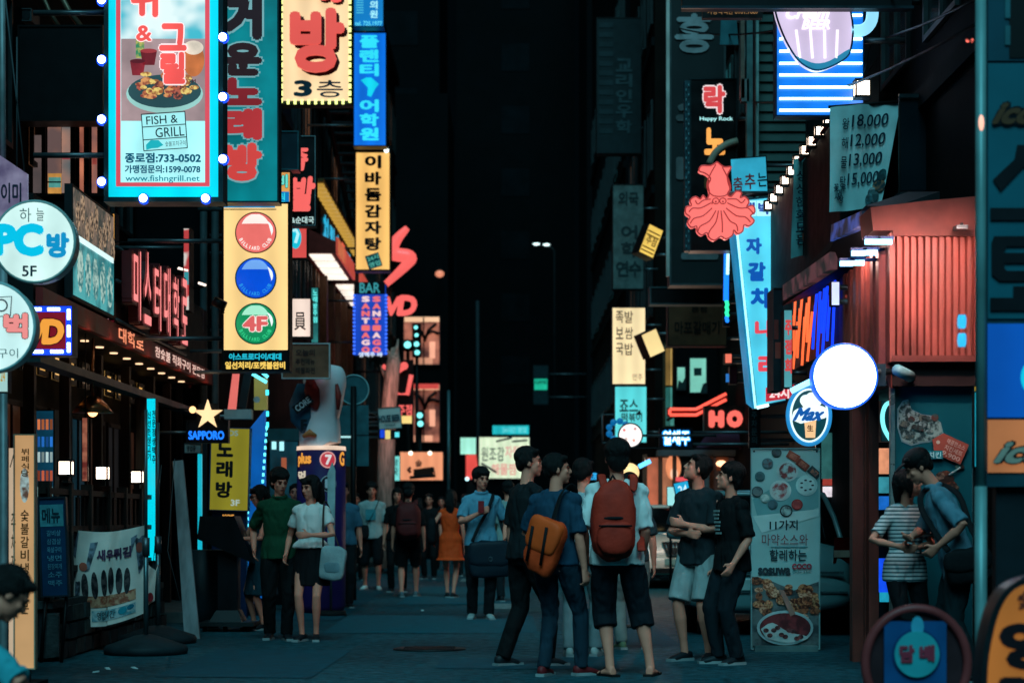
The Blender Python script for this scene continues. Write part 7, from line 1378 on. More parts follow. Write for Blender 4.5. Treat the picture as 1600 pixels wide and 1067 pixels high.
def car(name, label, X, Y, rz, paint, hatch):
    """front of the car at local +y"""
    r = thing(name, label, 'car', (X, Y, 0), None, rz); L = dict(local=True)
    if hatch: st = [(-2.2, .74, .34, .70), (-2.17, .80, .28, .88), (-2.05, .86, .22, .97), (-1.6, .89, .2, 1.0), (-.5, .9, .2, .98), (.6, .9, .2, .96), (1.2, .89, .2, .94), (1.8, .86, .22, .86), (2.1, .8, .26, .76), (2.18, .7, .34, .6)]
    else: st = [(-2.4, .74, .36, .78), (-2.35, .82, .28, .92), (-2.1, .86, .22, 1.0), (-1.5, .89, .2, 1.0), (-.5, .9, .2, .97), (.7, .9, .2, .95), (1.3, .89, .2, .93), (1.95, .87, .22, .87), (2.3, .82, .25, .78), (2.38, .74, .3, .66)]
    mb = MB(); loft(mb, [sring_xz(*q) for q in st]); mb.build('body', r, paint, **L)
    G = glass('#060a0c', .05); mb = MB()
    if hatch: gh = [(.9, .84, -2.1, 1.15), (1.0, .83, -2.08, 1.05), (1.2, .77, -1.98, .75), (1.38, .69, -1.84, .38), (1.44, .66, -1.78, .25)]
    else: gh = [(.9, .82, -1.85, 1.25), (1.0, .81, -1.75, 1.1), (1.18, .74, -1.5, .78), (1.36, .66, -1.22, .42), (1.41, .63, -1.14, .3)]
    loft(mb, [sring_xy(*q) for q in gh]); mb.build('windows', r, G, **L)
    mb = MB(); a = gh[-1]; loft(mb, [sring_xy(a[0] - .01, a[1] + .012, a[2] - .02, a[3] + .02), sring_xy(a[0] + .03, a[1] - .02, a[2] + .02, a[3] - .04), sring_xy(a[0] + .05, a[1] - .16, a[2] + .2, a[3] - .3)]); mb.build('roof', r, paint, **L)
    for sx in (-1, 1):
        for end in (2, 3):
            mb = MB(); mb.tube([(sx * (q[1] * .90), (q[end] - .06 if end == 3 else q[end] + .06), q[0]) for q in gh], .028, 8); mb.build('pillar', r, paint, **L)
        mb = MB(); mb.tube([(sx * .80, .98, .98), (sx * .93, .96, 1.02), (sx * 1.0, .94, 1.02)], [.03, .07, .05], 10); mb.build('mirror', r, paint, **L)
        for yy in (-1.38, 1.4):
            mb = MB(); mb.tube([(sx * .70, yy, .31), (sx * .9, yy, .31)], .31, 24); t = mb.build('wheel', r, RUBBER, **L); mb = MB(); mb.tube([(sx * .88, yy, .31), (sx * .915, yy, .31)], .19, 20); mb.build('rim', t, STEEL, **L)
        if hatch:
            mb = MB(); mb.hexa([(sx * .66, -2.2, .74), (sx * .86, -2.08, .74), (sx * .87, -1.95, .74), (sx * .66, -2.1, .74), (sx * .68, -2.17, 1.0), (sx * .84, -2.07, 1.0), (sx * .85, -1.95, 1.0), (sx * .68, -2.08, 1.0)]); t = mb.build('tail_light', r, mat('#4a0c0c', .15, key='tail'), **L)
            mb = MB(); mb.hexa([(sx * .67, -2.205, .80), (sx * .86, -2.085, .80), (sx * .86, -2.07, .80), (sx * .67, -2.19, .80), (sx * .67, -2.2, .87), (sx * .855, -2.08, .87), (sx * .855, -2.07, .87), (sx * .67, -2.19, .87)]); mb.build('lamp_band', t, mat('#a08878', .2, key='tailw'), **L)
        else:
            mb = MB(); mb.ball((sx * .62, 2.19, .70), (.19, .13, .085), 16, 10); t = mb.build('headlight', r, mat('#6d7c80', .12, metal=.5, key='hl'), **L)
            mb = MB(); mb.ball((sx * .58, 2.29, .70), (.06, .04, .05), 12, 8); mb.ball((sx * .70, 2.25, .70), (.05, .04, .045), 12, 8); mb.build('lens', t, glass('#1a3038', .05), **L)
            mb = MB(); mb.ball((sx * .60, 2.26, .42), (.11, .06, .05), 12, 8); mb.build('fog_lamp', r, mat('#2a3438', .2, key='fog'), **L)
    if hatch:
        mb = MB(); loft(mb, [sring_xz(-2.27, .70, .32, .56), sring_xz(-2.25, .82, .26, .62), sring_xz(-2.05, .90, .24, .64)]); mb.build('bumper', r, paint, **L)
        for z, a, b in ((.63, .03, .76), (.44, .02, .8)): mb = MB(); mb.box((-b, -2.29, z), (b, -2.24, z + a)); mb.build('bumper_strip', r, mat('#4a6468', .25, metal=.6, key='chs'), **L)
        mb = MB(); mb.box((-.26, -2.285, .47), (.26, -2.27, .58)); mb.build('number_plate', r, mat('#8fa8a4', .5, key='npl'), **L)
        mb = MB(); mb.box((-.3, -2.2, .84), (.3, -2.17, .88)); mb.build('handle', r, STEEL, **L)
        mb = MB(); mb.tube([(-.1, -2.08, 1.02), (.35, -2.0, 1.12)], .012, 6); mb.build('wiper', r, BLACK, **L)
    else:
        mb = MB(); loft(mb, [sring_xz(2.43, .66, .3, .52), sring_xz(2.40, .8, .25, .56), sring_xz(2.1, .9, .22, .6)]); mb.build('bumper', r, paint, **L)
        mb = MB(); q = [(-.30, 2.40, .80), (.30, 2.40, .80), (.22, 2.44, .58), (-.22, 2.44, .58)]; mb.prism(q, [(x, y - .12, z) for x, y, z in q]); g = mb.build('grille', r, BLACK, **L)
        for i in range(9): x = -.24 + .06 * i; mb = MB(); mb.tube([(x, 2.415, .79), (x * .8, 2.455, .59)], .009, 6); mb.build('bar', g, mat('#a8b0b0', .2, metal=.9, key='chrome'), **L)
        mb = MB(); mb.tube([(x, y + .02, z) for x, y, z in q + q[:1]], .014, 6, cap=False); mb.build('grille_rim', r, mat('#a8b0b0', .2, metal=.9, key='chrome'), **L)
        mb = MB(); mb.box((-.5, 2.40, .27), (.5, 2.45, .36)); mb.build('air_intake', r, BLACK, **L); mb = MB(); mb.box((-.26, 2.44, .41), (.26, 2.46, .52)); mb.build('number_plate', r, mat('#6a8a84', .5, key='npl2'), **L)
        for sx in (-1, 1): mb = MB(); mb.tube([(sx * .1, 1.2, .97), (sx * .6, 1.1, .98)], .012, 6); mb.build('wiper', r, BLACK, **L)
    return r
car('parked_car', 'pale cream sedan facing us behind the man with the red backpack', PX(1062, 35.0), 37.4, pi, mat('#c9bcae', .3, var=.06, scale=2, spec=.6, key='carw'), False)
car('parked_car', 'dark green hatchback seen from behind the food roll-up board', PX(1213, 20.8) + .06, 22.9, -.075, mat('#54787a', .18, var=.1, scale=2, spec=.6, key='card'), True)

# ================================================================ PEOPLE
PEND = []
def later(o, voxel, it=3, fold=0.0, fs=(16, 16, 7)):
    m = o.modifiers.new('r', 'REMESH'); m.mode = 'VOXEL'; m.voxel_size = voxel; m.use_smooth_shade = True
    if it: s_ = o.modifiers.new('s', 'SMOOTH'); s_.factor = .5; s_.iterations = it
    for m in o.modifiers: m.show_viewport = False
    PEND.append((o, fold, fs)); return o
def ik(a, c, l1, l2, hint):
    a, c = V(a), V(c); d = c - a; L_ = d.length
    if L_ > (l1 + l2) * .999: c = a + d * ((l1 + l2) * .999 / L_); d = c - a; L_ = d.length
    u = d.normalized(); x = (l1 * l1 - l2 * l2 + L_ * L_) / (2 * L_); h = sqrt(max(0, l1 * l1 - x * x))
    p = V(hint) - u * V(hint).dot(u)
    if p.length < 1e-5: p = V((0, 1, 0))
    return a + u * x + p.normalized() * h, c
SKIN = mat('#e48870', .55, var=.08, scale=8, key='skin'); HAIRM = mat('#0a0808', .62, var=.4, scale=30, vscale=(4, 4, .6), spec=.25, bump=.5, key='hair'); EYEM = mat('#0a0808', .2, key='eye'); LIPM = mat('#7a3a34', .5, key='lip')
def hand(mb, wr, d, nrm, s, sd, curl=.5):
    d = d.normalized(); nrm = (nrm - d * nrm.dot(d)).normalized(); wd = d.cross(nrm).normalized() * sd
    mb.tube([wr - d * .02 * s, wr + d * .03 * s, wr + d * .075 * s, wr + d * .09 * s], [(.026 * s, .02 * s), (.037 * s, .017 * s), (.041 * s, .014 * s), (.036 * s, .010 * s)], 10, ref=wd)
    for i, (o, ln) in enumerate(((.031, .068), (.0105, .078), (-.0105, .072), (-.031, .056))):
        p = wr + d * .078 * s + wd * o * s; pts = [p - d * .02 * s, p]; a = 0
        for f in (.45, .32, .23): a += curl * (.6 + .1 * i); p = p + (d * cos(a) + nrm * sin(a)) * ln * f * s; pts.append(p)
        mb.tube(pts, [.0095 * s, .0095 * s, .009 * s, .0085 * s, .0075 * s], 7)
    p = wr + d * .022 * s + wd * .03 * s; q = p + (d * .6 + wd * .75 + nrm * .25).normalized() * .04 * s; mb.tube([p - wd * .012 * s, p, q, q + (d * .95 + nrm * .3).normalized() * .03 * s], [.013 * s, .013 * s, .0105 * s, .0085 * s], 7)
def person(label, px, d, H, yaw, top, bottom, z=0.0, hair='short', female=False, arms=(None, None), elbows=(None, None), feet=((-.10, 0, 0), (.10, 0, 0)), foot_yaw=(12, -12), lean=(0, 0), twist=0, head=(0, 0, 0),
           sleeve=.45, hem=.86, bot='long', bot_z=.1, shoes='#14181c', fat=1.0, curl=.5, near=True, cap=None, glasses=False, neck='tee', headfwd=0.0, seat=None, top2=None, palm=(None, None)):
    s = H / 1.72; r = thing('person', label, 'person', (PX(px, d), d, z), None, radians(yaw)); L = dict(local=True)
    vx = .0085 if near else .013
    sw = (.165 if female else .185) * s * (.5 + .5 * fat); hw = .095 * s
    P0 = V((0, 0, .90 * s)) if seat is None else V((seat[0], seat[1], seat[2]))
    C = V((lean[0], lean[1], P0.z + .52 * s)) if seat is None else P0 + V((lean[0], lean[1], .5 * s)); C.x += 0
    tw = Matrix.Rotation(radians(twist), 3, 'Z'); ax = tw @ V((1, 0, 0)); fw = tw @ V((0, 1, 0))
    up = (C - P0).normalized()
    Nk = C + up * .05 * s + fw * .01 * s
    hm = Matrix.Rotation(radians(head[0]), 3, 'Z') @ Matrix.Rotation(radians(head[1]), 3, 'X') @ Matrix.Rotation(radians(head[2]), 3, 'Y')
    Hc = Nk + up * .075 * s + V((0, .02 * s + headfwd, .055 * s))
    hp = lambda x, y, z_: Hc + hm @ V((x * s, y * s, z_ * s))
    body = MB(); tp = MB(); bt = MB()
    # trunk, as rings along the spine
    def ring(t): return P0 + (C - P0) * t
    g = fat
    TR = [(-.18, .13, .10), (-.02, .165, .112), (.10, .16, .108), (.28, .135 if not female else .118, .095), (.55, .155 if not female else .14, .108), (.80, .165 if not female else .145, .105), (.93, .13 if not female else .115, .078), (1.0, .07, .058)]
    body.tube([ring(t) for t, a, b in TR], [(a * s * .93 * g, b * s * .92 * g) for t, a, b in TR], 16, ref=ax)
    body.tube([C - up * .04 * s, Nk, Nk + (Hc - Nk) * .7], [.058 * s, .052 * s, .054 * s], 12)
    SH = [C - up * .062 * s + ax * sd * sw * .94 for sd in (-1, 1)]
    WR = []; EL = []
    for i, sd in enumerate((-1, 1)):
        a = arms[i]; S_ = SH[i]
        tgt = S_ + V((sd * .07 * s, .03 * s, -.54 * s)) if a is None else V(a)
        hint = V((sd * .35, -1, -.1)) if elbows[i] is None else V(elbows[i])
        e, w2 = ik(S_, tgt, .295 * s, .255 * s, hint); EL.append(e); WR.append(w2)
        m_ = (1.0 if not female else .86) * (.6 + .4 * g)
        q_ = .05 if sleeve <= 0 else .036
        body.ball(S_, q_ * s * m_, 12, 8)
        body.tube([S_, S_ + (e - S_) * .35, e, e + (w2 - e) * .3, e + (w2 - e) * .75, w2], [((.047 if sleeve <= 0 else .034) * s * m_,) * 2, (.043 * s * m_,) * 2, (.037 * s * m_,) * 2, (.039 * s * m_,) * 2, (.028 * s * m_,) * 2, (.023 * s * m_,) * 2], 12)
        inw = V((-sd, .25, 0)) if palm[i] is None else V(palm[i]); hand(body, w2, (w2 - e), inw, s, sd * (1 if palm[i] is None else 1), curl)
    # legs
    FT = []; KN = []
    for i, sd in enumerate((-1, 1)):
        hp_ = P0 + V((sd * hw, 0, -.02 * s)); f = feet[i]; an = V((f[0] * s if seat is None else f[0], f[1] * s if seat is None else f[1], f[2] + .085 * s))
        k, a2 = ik(hp_, an, .43 * s, .40 * s, V((sd * .1, 1, 0))); KN.append(k); FT.append(a2)
        m_ = (1.0 if not female else .9) * g
        body.tube([hp_, hp_ + (k - hp_) * .4, k, k + (a2 - k) * .3, k + (a2 - k) * .8, a2 - V((0, 0, .03 * s))], [q_ * s * m_ * (.78 if bot in ('long', 'slim') else 1) for q_ in (.083, .072, .05, .053, .033, .033)], 14)
        fy = radians(foot_yaw[i]); fd = V((sin(-fy), cos(fy), 0)); hl = a2 - V((0, 0, .045 * s)) - fd * .045 * s
        if shoes is not None:
            sh = MB(); q = [hl - fd * .02 * s, hl + fd * .03 * s, hl + fd * .10 * s, hl + fd * .17 * s, hl + fd * .215 * s]; gz = f[2] + .004; w_ = V((-fd.y, fd.x, 0))
            hts = [.075, .088, .066, .046, .022]; wds = [.026, .034, .038, .042, .026]; vs = []
            for p, h, w3 in zip(q, hts, wds):
                for kx in range(10):
                    a_ = 2 * pi * kx / 10; c_, s3 = cos(a_), sin(a_); zz = (h * s / 2) * (1 + math.copysign(abs(s3) ** .7, s3))
                    pp = p + w_ * (w3 * s * math.copysign(abs(c_) ** .7, c_)); vs.append((pp.x, pp.y, gz + zz))
            fs = [(a_ * 10 + kx, a_ * 10 + (kx + 1) % 10, (a_ + 1) * 10 + (kx + 1) % 10, (a_ + 1) * 10 + kx) for a_ in range(4) for kx in range(10)] + [tuple(range(9, -1, -1)), tuple(range(40, 50))]
            sh.add(vs, fs, True); so = sh.build('shoe', r, mat(shoes, .5, key='sh' + shoes), **L)
            sl = MB(); q2 = [(hl - fd * .03 * s), (hl + fd * .06 * s), (hl + fd * .225 * s)]; sl.hexa([(p + w_ * o * s).to_2d().to_3d() + V((0, 0, gz + zz)) for zz in (-.003, .02) for p, o in ((q2[0], -.036), (q2[2], -.036), (q2[2], .036), (q2[0], .036))]); sl.build('sole', so, mat('#8a9494' if shoes != '#14181c' else '#202426', .7, key='sole' + shoes[:2]), **L)
        else:   # bare foot in a sandal
            body.tube([hl + V((0, 0, -.005)), hl + fd * .08 * s + V((0, 0, -.008)), hl + fd * .17 * s + V((0, 0, -.022 * s)), hl + fd * .215 * s + V((0, 0, -.026 * s))], [(.03 * s, .036 * s), (.036 * s, .03 * s), (.044 * s, .017 * s), (.03 * s, .010 * s)], 10, ref=V((-fd.y, fd.x, 0)))
            sl = MB(); w_ = V((-fd.y, fd.x, 0)); sl.hexa([(p + w_ * o * s).to_2d().to_3d() + V((0, 0, f[2] + zz)) for zz in (.0, .018) for p, o in ((hl - fd * .04 * s, -.036), (hl + fd * .225 * s, -.044), (hl + fd * .225 * s, .044), (hl - fd * .04 * s, .036))]); so = sl.build('sandal', r, mat('#1a1412', .6, key='sandal'), **L)
            st_ = MB(); p = hl + fd * .13 * s; st_.tube([p + w_ * .05 * s + V((0, 0, -.03 * s)), p + V((0, 0, .022 * s)), p - w_ * .05 * s + V((0, 0, -.03 * s))], [(.014, .006)] * 3, 6, ref=fd); st_.build('strap', so, mat('#1a1412', .6, key='sandal'), **L)
    # head
    body.ball(hp(0, -.012, .032), (.076 * s, .094 * s, .088 * s), 18, 12, hm); body.ball(hp(0, .022, -.04), (.060 * s, .068 * s, .074 * s), 16, 10, hm); body.ball(hp(0, .060, -.092), (.026 * s, .024 * s, .024 * s), 10, 8, hm)
    body.tube([hp(0, .082, .016), hp(0, .098, -.012), hp(0, .106, -.027), hp(0, .088, -.036)], [(.008 * s, .010 * s), (.011 * s, .012 * s), (.016 * s, .012 * s), (.014 * s, .006 * s)], 8, ref=hm @ V((1, 0, 0)))
    body.ball(hp(0, .076, .026), (.05 * s, .016 * s, .012 * s), 10, 6, hm); body.ball(hp(0, .083, -.062), (.026 * s, .012 * s, .014 * s), 10, 6, hm)
    for sd in (-1, 1): body.ball(hp(sd * .078, -.008, -.008), (.010 * s, .021 * s, .032 * s), 8, 8, hm); body.ball(hp(sd * .038, .062, -.02), (.022 * s, .02 * s, .02 * s), 8, 6, hm)
    later(body.build('body', r, SKIN, **L), vx, 2)
    for sd in (-1, 1): ey = MB(); ey.ball(hp(sd * .031, .0855, .004), (.0135 * s, .006 * s, .006 * s), 8, 6, hm); ey.build('eye', r, EYEM, **L)
    lp = MB(); lp.ball(hp(0, .0925, -.060), (.022 * s, .006 * s, .007 * s), 8, 6, hm); lp.build('lips', r, LIPM, **L)
    for sd in (-1, 1): br = MB(); br.tube([hp(sd * .014, .091, .024), hp(sd * .034, .089, .029), hp(sd * .05, .076, .024)], .0045 * s, 5); br.build('eyebrow', r, HAIRM, **L)
    hr = MB(); hr.ball(hp(0, -.024, .052), (.087 * s, .098 * s, .083 * s), 16, 10, hm); hr.ball(hp(0, -.07, .0), (.070 * s, .042 * s, .068 * s), 12, 8, hm)
    for sd in (-1, 1): hr.ball(hp(sd * .064, -.028, .022), (.026 * s, .06 * s, .055 * s), 10, 8, hm); hr.ball(hp(sd * .045, .05, .083), (.04 * s, .035 * s, .026 * s), 8, 6, hm)
    if hair == 'thick':
        hr.ball(hp(0, -.025, .065), (.102 * s, .112 * s, .092 * s), 16, 10, hm); hr.ball(hp(0, -.075, -.01), (.082 * s, .05 * s, .085 * s), 12, 8, hm); hr.ball(hp(0, .062, .07), (.062 * s, .03 * s, .03 * s), 10, 6, hm)
    if hair in ('long', 'bob', 'tied'):
        hr.ball(hp(0, .066, .062), (.058 * s, .026 * s, .03 * s), 10, 6, hm)
        for sd in (-1, 1): hr.tube([hp(sd * .074, .01, .06), hp(sd * .082, .005, -.02), hp(sd * .075, 0, -.09 if hair != 'long' else -.12), hp(sd * .07, -.01, -.11 if hair != 'long' else -.24)], [(.02 * s, .045 * s), (.018 * s, .05 * s), (.018 * s, .045 * s), (.008 * s, .02 * s)] if hair != 'tied' else [(.016 * s, .04 * s)] * 2 + [(.006 * s, .01 * s)] * 2, 10, ref=hm @ V((1, 0, 0)))
        hr.tube([hp(0, -.09, .04), hp(0, -.11, -.06), hp(0, -.115, -.14), hp(0, -.10, -.2 if hair == 'bob' else -.32)], [(.075 * s, .04 * s), (.082 * s, .042 * s), (.075 * s, .034 * s), (.04 * s, .014 * s)] if hair != 'tied' else [(.07 * s, .04 * s), (.05 * s, .03 * s), (.025 * s, .025 * s), (.015 * s, .015 * s)], 12, ref=hm @ V((1, 0, 0)))
    later(hr.build('hair', r, HAIRM, **L), .009 if near else .013, 2, .0075, (70, 70, 16))
    if cap:
        cp = MB(); cp.ball(hp(0, -.015, .062), (.096 * s, .108 * s, .084 * s), 18, 10, hm); cp.tube([hp(0, .06, .075), hp(0, .12, .066), hp(0, .175, .05)], [(.075 * s, .012 * s), (.075 * s, .010 * s), (.05 * s, .006 * s)], 14, ref=hm @ V((1, 0, 0))); later(cp.build('cap', r, mat(cap, .7, key='cap' + cap), **L), .007, 1)
    if glasses:
        gm = MB()
        for sd in (-1, 1): o = [hp(sd * .032 + .021 * cos(a * pi / 6), .099, .002 + .016 * sin(a * pi / 6)) for a in range(13)]; gm.tube(o, .0025, 5, cap=False); gm.tube([hp(sd * .053, .098, .004), hp(sd * .08, .0, .004)], .0025, 5)
        gm.tube([hp(-.011, .1, .004), hp(.011, .1, .004)], .0025, 5); gm.build('glasses', r, BLACK, **L)
    # clothes: looser shells over the body
    topm = top if not isinstance(top, str) else mat(top, .85, var=.14, scale=7, key='cl' + top)
    botm = bottom if not isinstance(bottom, str) else mat(bottom, .85, var=.16, scale=7, key='cl' + bottom)
    hz = (hem * s - P0.z) / (C.z - P0.z) if seat is None else -.12
    prof = [(hz, .196, .148), (hz + .03, .196, .148), (.10 if hz < .06 else hz + .08, .184, .134), (.30, .152 if not female else .13, .112), (.55, .172 if not female else .152, .123), (.80, .180 if not female else .158, .118), (.93, .150 if not female else .130, .092), (.985, .108, .072), (1.015, .074, .062)]
    if bot == 'dress': prof = [((bot_z * s - P0.z) / (C.z - P0.z), .24, .2), (-.5, .2, .165)] + [(-.05, .182, .13)] + prof[2:]
    tp.tube([ring(t) for t, a, b in prof], [(a * s * g, b * s * g) for t, a, b in prof], 20, ref=ax)
    for i, sd in enumerate((-1, 1)):
        S_, e, w2 = SH[i], EL[i], WR[i]; m_ = (1.0 if not female else .88) * (.6 + .4 * g)
        tp.ball(S_, .058 * s * m_, 12, 8); tp.tube([C + ax * sd * .05 * s - up * .0 * s, S_ + up * .012 * s], [(.05 * s, .035 * s), (.05 * s, .042 * s)], 10, ref=fw)
        if sleeve <= 0: continue
        pts = [S_ - ax * sd * .03 * s]; L1 = .295; tot = .55 * sleeve
        if tot <= L1: pts += [S_ + (e - S_) * (tot / L1 * .5), S_ + (e - S_) * (tot / L1)]; rr = [.054, .062, .064]
        else: pts += [S_ + (e - S_) * .5, e, e + (w2 - e) * ((tot - L1) / .255)]; rr = [.054, .062, .054, .042]
        tp.tube(pts, [q * s * m_ for q in rr], 14)
    if neck == 'polo':
        for a_ in (0,): tp.tube([Nk + (ax * cos(q) * .064 + fw * (sin(q) * .056 + .002)) * s + up * (-.012 - .014 * sin(q)) * s for q in [2 * pi * k / 16 for k in range(17)]], .016 * s, 7, cap=False)
    later(tp.build({'polo': 'polo_shirt', 'tee': 'shirt'}.get(neck, 'shirt') if bot != 'dress' else 'dress', r, topm, **L), vx, 6, .012 if near else .009)
    if bot == 'skirt':
        bt.tube([V((0, 0, z_ * s)) for z_ in (1.02, .94, .86, .74, bot_z)], [(.135 * s, .105 * s), (.16 * s, .12 * s), (.178 * s, .135 * s), (.19 * s, .15 * s), (.205 * s, .165 * s)], 20, ref=(1, 0, 0)); later(bt.build('skirt', r, botm, **L), vx, 3, .008, (24, 24, 4))
    elif bot != 'dress':
        bt.tube([ring(t) for t in (-.2, -.06, .05, .16, .22)], [(.12 * s * g, .10 * s * g), (.172 * s * g, .122 * s * g), (.160 * s * g, .112 * s * g), (.138 * s * g, .10 * s * g), (.132 * s * g, .096 * s * g)], 18, ref=(1, 0, 0))
        for i, sd in enumerate((-1, 1)):
            hp_ = P0 + V((sd * hw, 0, -.02 * s)); k, a2 = KN[i], FT[i]; m_ = (1 if not female else .9) * g; loose = 1.12 if bot != 'slim' else 1.0
            if bot in ('long', 'slim'): bt.tube([hp_, hp_ + (k - hp_) * .45, k, k + (a2 - k) * .45, a2 - V((0, 0, bot_z * 0 + .02 * s))], [.096 * s * m_, .084 * s * m_ * loose, .062 * s * m_ * loose, .058 * s * m_ * loose, .052 * s * loose], 14)
            else:
                kz = bot_z * s
                if kz < k.z: t = (k.z - kz) / max(.01, k.z - a2.z); bt.tube([hp_, hp_ + (k - hp_) * .45, k, k + (a2 - k) * t], [.098 * s * m_, .094 * s * m_, .084 * s * m_, .08 * s * m_], 14)
                else: t = (hp_.z - kz) / (hp_.z - k.z); bt.tube([hp_, hp_ + (k - hp_) * t * .5, hp_ + (k - hp_) * t], [.098 * s * m_, .098 * s * m_, .097 * s * m_], 14)
        later(bt.build('shorts' if bot == 'shorts' else 'trousers', r, botm, **L), vx, 3, .011 if near else .008)
    r_info = dict(root=r, s=s, C=C, Nk=Nk, SH=SH, WR=WR, EL=EL, P0=P0, hp=hp, KN=KN, yaw=radians(yaw))
    return r_info
def carried(name, label, cat, who):
    q = who['root']; return thing(name, label, cat, tuple(q.location), None, who['yaw'])
def soft(mb, c, r3, e=3.0, rot=None, n=30):
    """rounded box"""
    vs = []; fs = []; m = 20
    for i in range(m + 1):
        th = -pi / 2 + pi * i / m
        for k in range(n):
            a = 2 * pi * k / n; f = lambda t: math.copysign(abs(t) ** (2 / e), t)
            p = V((r3[0] * f(cos(th)) * f(cos(a)), r3[1] * f(cos(th)) * f(sin(a)), r3[2] * f(sin(th))))
            if rot is not None: p = rot @ p
            q_ = V(c) + p; p = p * (1 + .09 * noise.noise(q_ * 9) + .05 * noise.noise(q_ * 21)); vs.append(V(c) + p)
    for i in range(m):
        for k in range(n): fs.append((i * n + k, i * n + (k + 1) % n, (i + 1) * n + (k + 1) % n, (i + 1) * n + k))
    return mb.add(vs, fs, True)
def backpack(label, who, mt, mt2, w_=.17, zc=1.12, h=.29, dep=.13, off=0.0):
    s = who['s']; r = carried('backpack', label, 'backpack', who); L = dict(local=True); C = who['C']; by = C.y * .6 - .125 * s - dep * s
    mb = MB(); soft(mb, (off, by, zc * s), (w_ * s, dep * s, h * s), 3.0); mb.build('bag', r, mt, **L)
    mb = MB(); soft(mb, (off, by - dep * .8 * s, (zc - h * .42) * s), (w_ * .8 * s, dep * .5 * s, h * .42 * s), 3.2); mb.build('front_pocket', r, mt, **L)
    mb = MB(); mb.tube([(off + w_ * .9 * s * sin(a), by - dep * 1.02 * s * cos(a) - .0, (zc + .02) * s) for a in [-1.3 + 2.6 * i / 10 for i in range(11)]], [(.012 * s, .008 * s)] * 11, 6, ref=(0, 0, 1)); mb.tube([(off - w_ * .75 * s, by - dep * 1.28 * s, (zc - h * .12) * s), (off + w_ * .75 * s, by - dep * 1.28 * s, (zc - h * .12) * s)], .007 * s, 6); mb.build('zip', r, mt2, **L)
    mb = MB(); mb.tube([(off - .03 * s, by + .06 * s, (zc + h * .96) * s), (off, by + .05 * s, (zc + h * 1.16) * s), (off + .03 * s, by + .06 * s, (zc + h * .96) * s)], .012 * s, 6); mb.build('loop', r, mt2, **L)
    for sd in (-1, 1):
        x1 = .115 * s
        mb = MB(); mb.tube(smooth_path([(off + sd * .05 * s, by + dep * .6 * s, (zc + h * .88) * s), (sd * .095 * s, -.125 * s, C.z - .055 * s), (sd * x1, -.085 * s, C.z + .022 * s), (sd * x1, .0, C.z + .058 * s), (sd * x1, .085 * s, C.z + .0 * s), (sd * (x1 + .02 * s), .135 * s, C.z - .16 * s), (sd * .17 * s, .09 * s, C.z - .32 * s), (sd * .16 * s, by + dep * .4 * s, (zc - h * .75) * s)], 4), [(.03 * s, .008 * s)] * 29, 8, ref=(1, 0, 0)); mb.build('strap', r, mt, **L)
    return r
def cloth(h, rough=.85): return mat(h, rough, var=.16, scale=7, bump=.1, key='cl' + h)
RPK = mat('#b83020', .7, var=.22, scale=6, bump=.25, key='redpack'); ORB = mat('#e0441c', .7, var=.2, scale=6, bump=.2, key='orb'); BLC = mat('#101316', .8, var=.3, scale=8, bump=.2, key='blc')

# --- the nearest group
w1 = person('tall person in a white tee and dark knee shorts, wearing a red backpack', 964, 15.4, 1.76, 3, '#dcdcd8', '#121b22', hair='thick', feet=((-.05, .0, 0), (.25, .02, 0)), foot_yaw=(25, -20), hem=.82, bot='shorts', bot_z=.36, shoes=None, sleeve=.5, arms=((-.22, .12, .92), (.20, .13, .88)), elbows=((-.4, -1, 0), (.2, -1, 0)), head=(4, 4, 0), fat=1.05)
backpack('bright red backpack on the back of the tall person in the white tee', w1, RPK, BLC, w_=.16, zc=1.14, h=.285, dep=.105, off=-.05)
w2 = person('person in a blue tee seen from behind, face turned right, orange bag at the hip', 868, 15.4, 1.67, -32, '#1c3c50', '#162a36', feet=((-.08, -.05, 0), (.14, .16, 0)), foot_yaw=(10, -25), head=(-52, 4, 0), sleeve=.46, hem=.86, shoes='#6a1c20', arms=((-.14, .24, 1.0), None), elbows=((-1, -.7, -.2), None), bot='slim', curl=.8)
r = carried('shoulder_bag', 'orange flap bag hanging behind the person in the blue tee', 'bag', w2); L = dict(local=True); rot = Matrix.Rotation(radians(20), 3, 'Y')
mb = MB(); soft(mb, (.03, -.205, .98), (.14, .065, .215), 3.6, rot); mb.build('bag', r, ORB, **L)
mb = MB(); soft(mb, (.045, -.235, 1.06), (.143, .055, .13), 4, rot); mb.build('flap', r, mat('#e8501e', .6, var=.2, scale=6, key='flap'), **L)
mb = MB(); mb.tube([(-.02, -.297, 1.13), (-.08, -.285, .87)], [(.013, .006)] * 2, 6, ref=(1, 0, 0)); mb.tube([(.10, -.297, 1.12), (.04, -.285, .84)], [(.013, .006)] * 2, 6, ref=(1, 0, 0)); mb.build('buckle_strap', r, BLC, **L)
mb = MB(); mb.tube(smooth_path([(.09, -.20, 1.14), (.11, -.16, 1.28), (.12, -.10, 1.385), (.13, 0, 1.43), (.11, .10, 1.36), (-.02, .14, 1.2), (-.2, .06, 1.04), (-.1, -.18, .96)], 4), [(.026, .006)] * 29, 8, ref=(.7, 0, .7)); mb.build('strap', r, BLC, **L)
w3 = person('person in a charcoal tee and black trousers in profile, left of the blue tee', 822, 16.5, 1.76, -62, '#14191c', '#0a0c0e', feet=((-.09, -.16, 0), (.09, .14, 0)), foot_yaw=(8, -8), head=(-26, 3, 0), sleeve=.46, hem=.84, shoes='#20262a', arms=(None, (.20, .10, .88)), elbows=(None, (.5, -1, 0)), curl=.9)
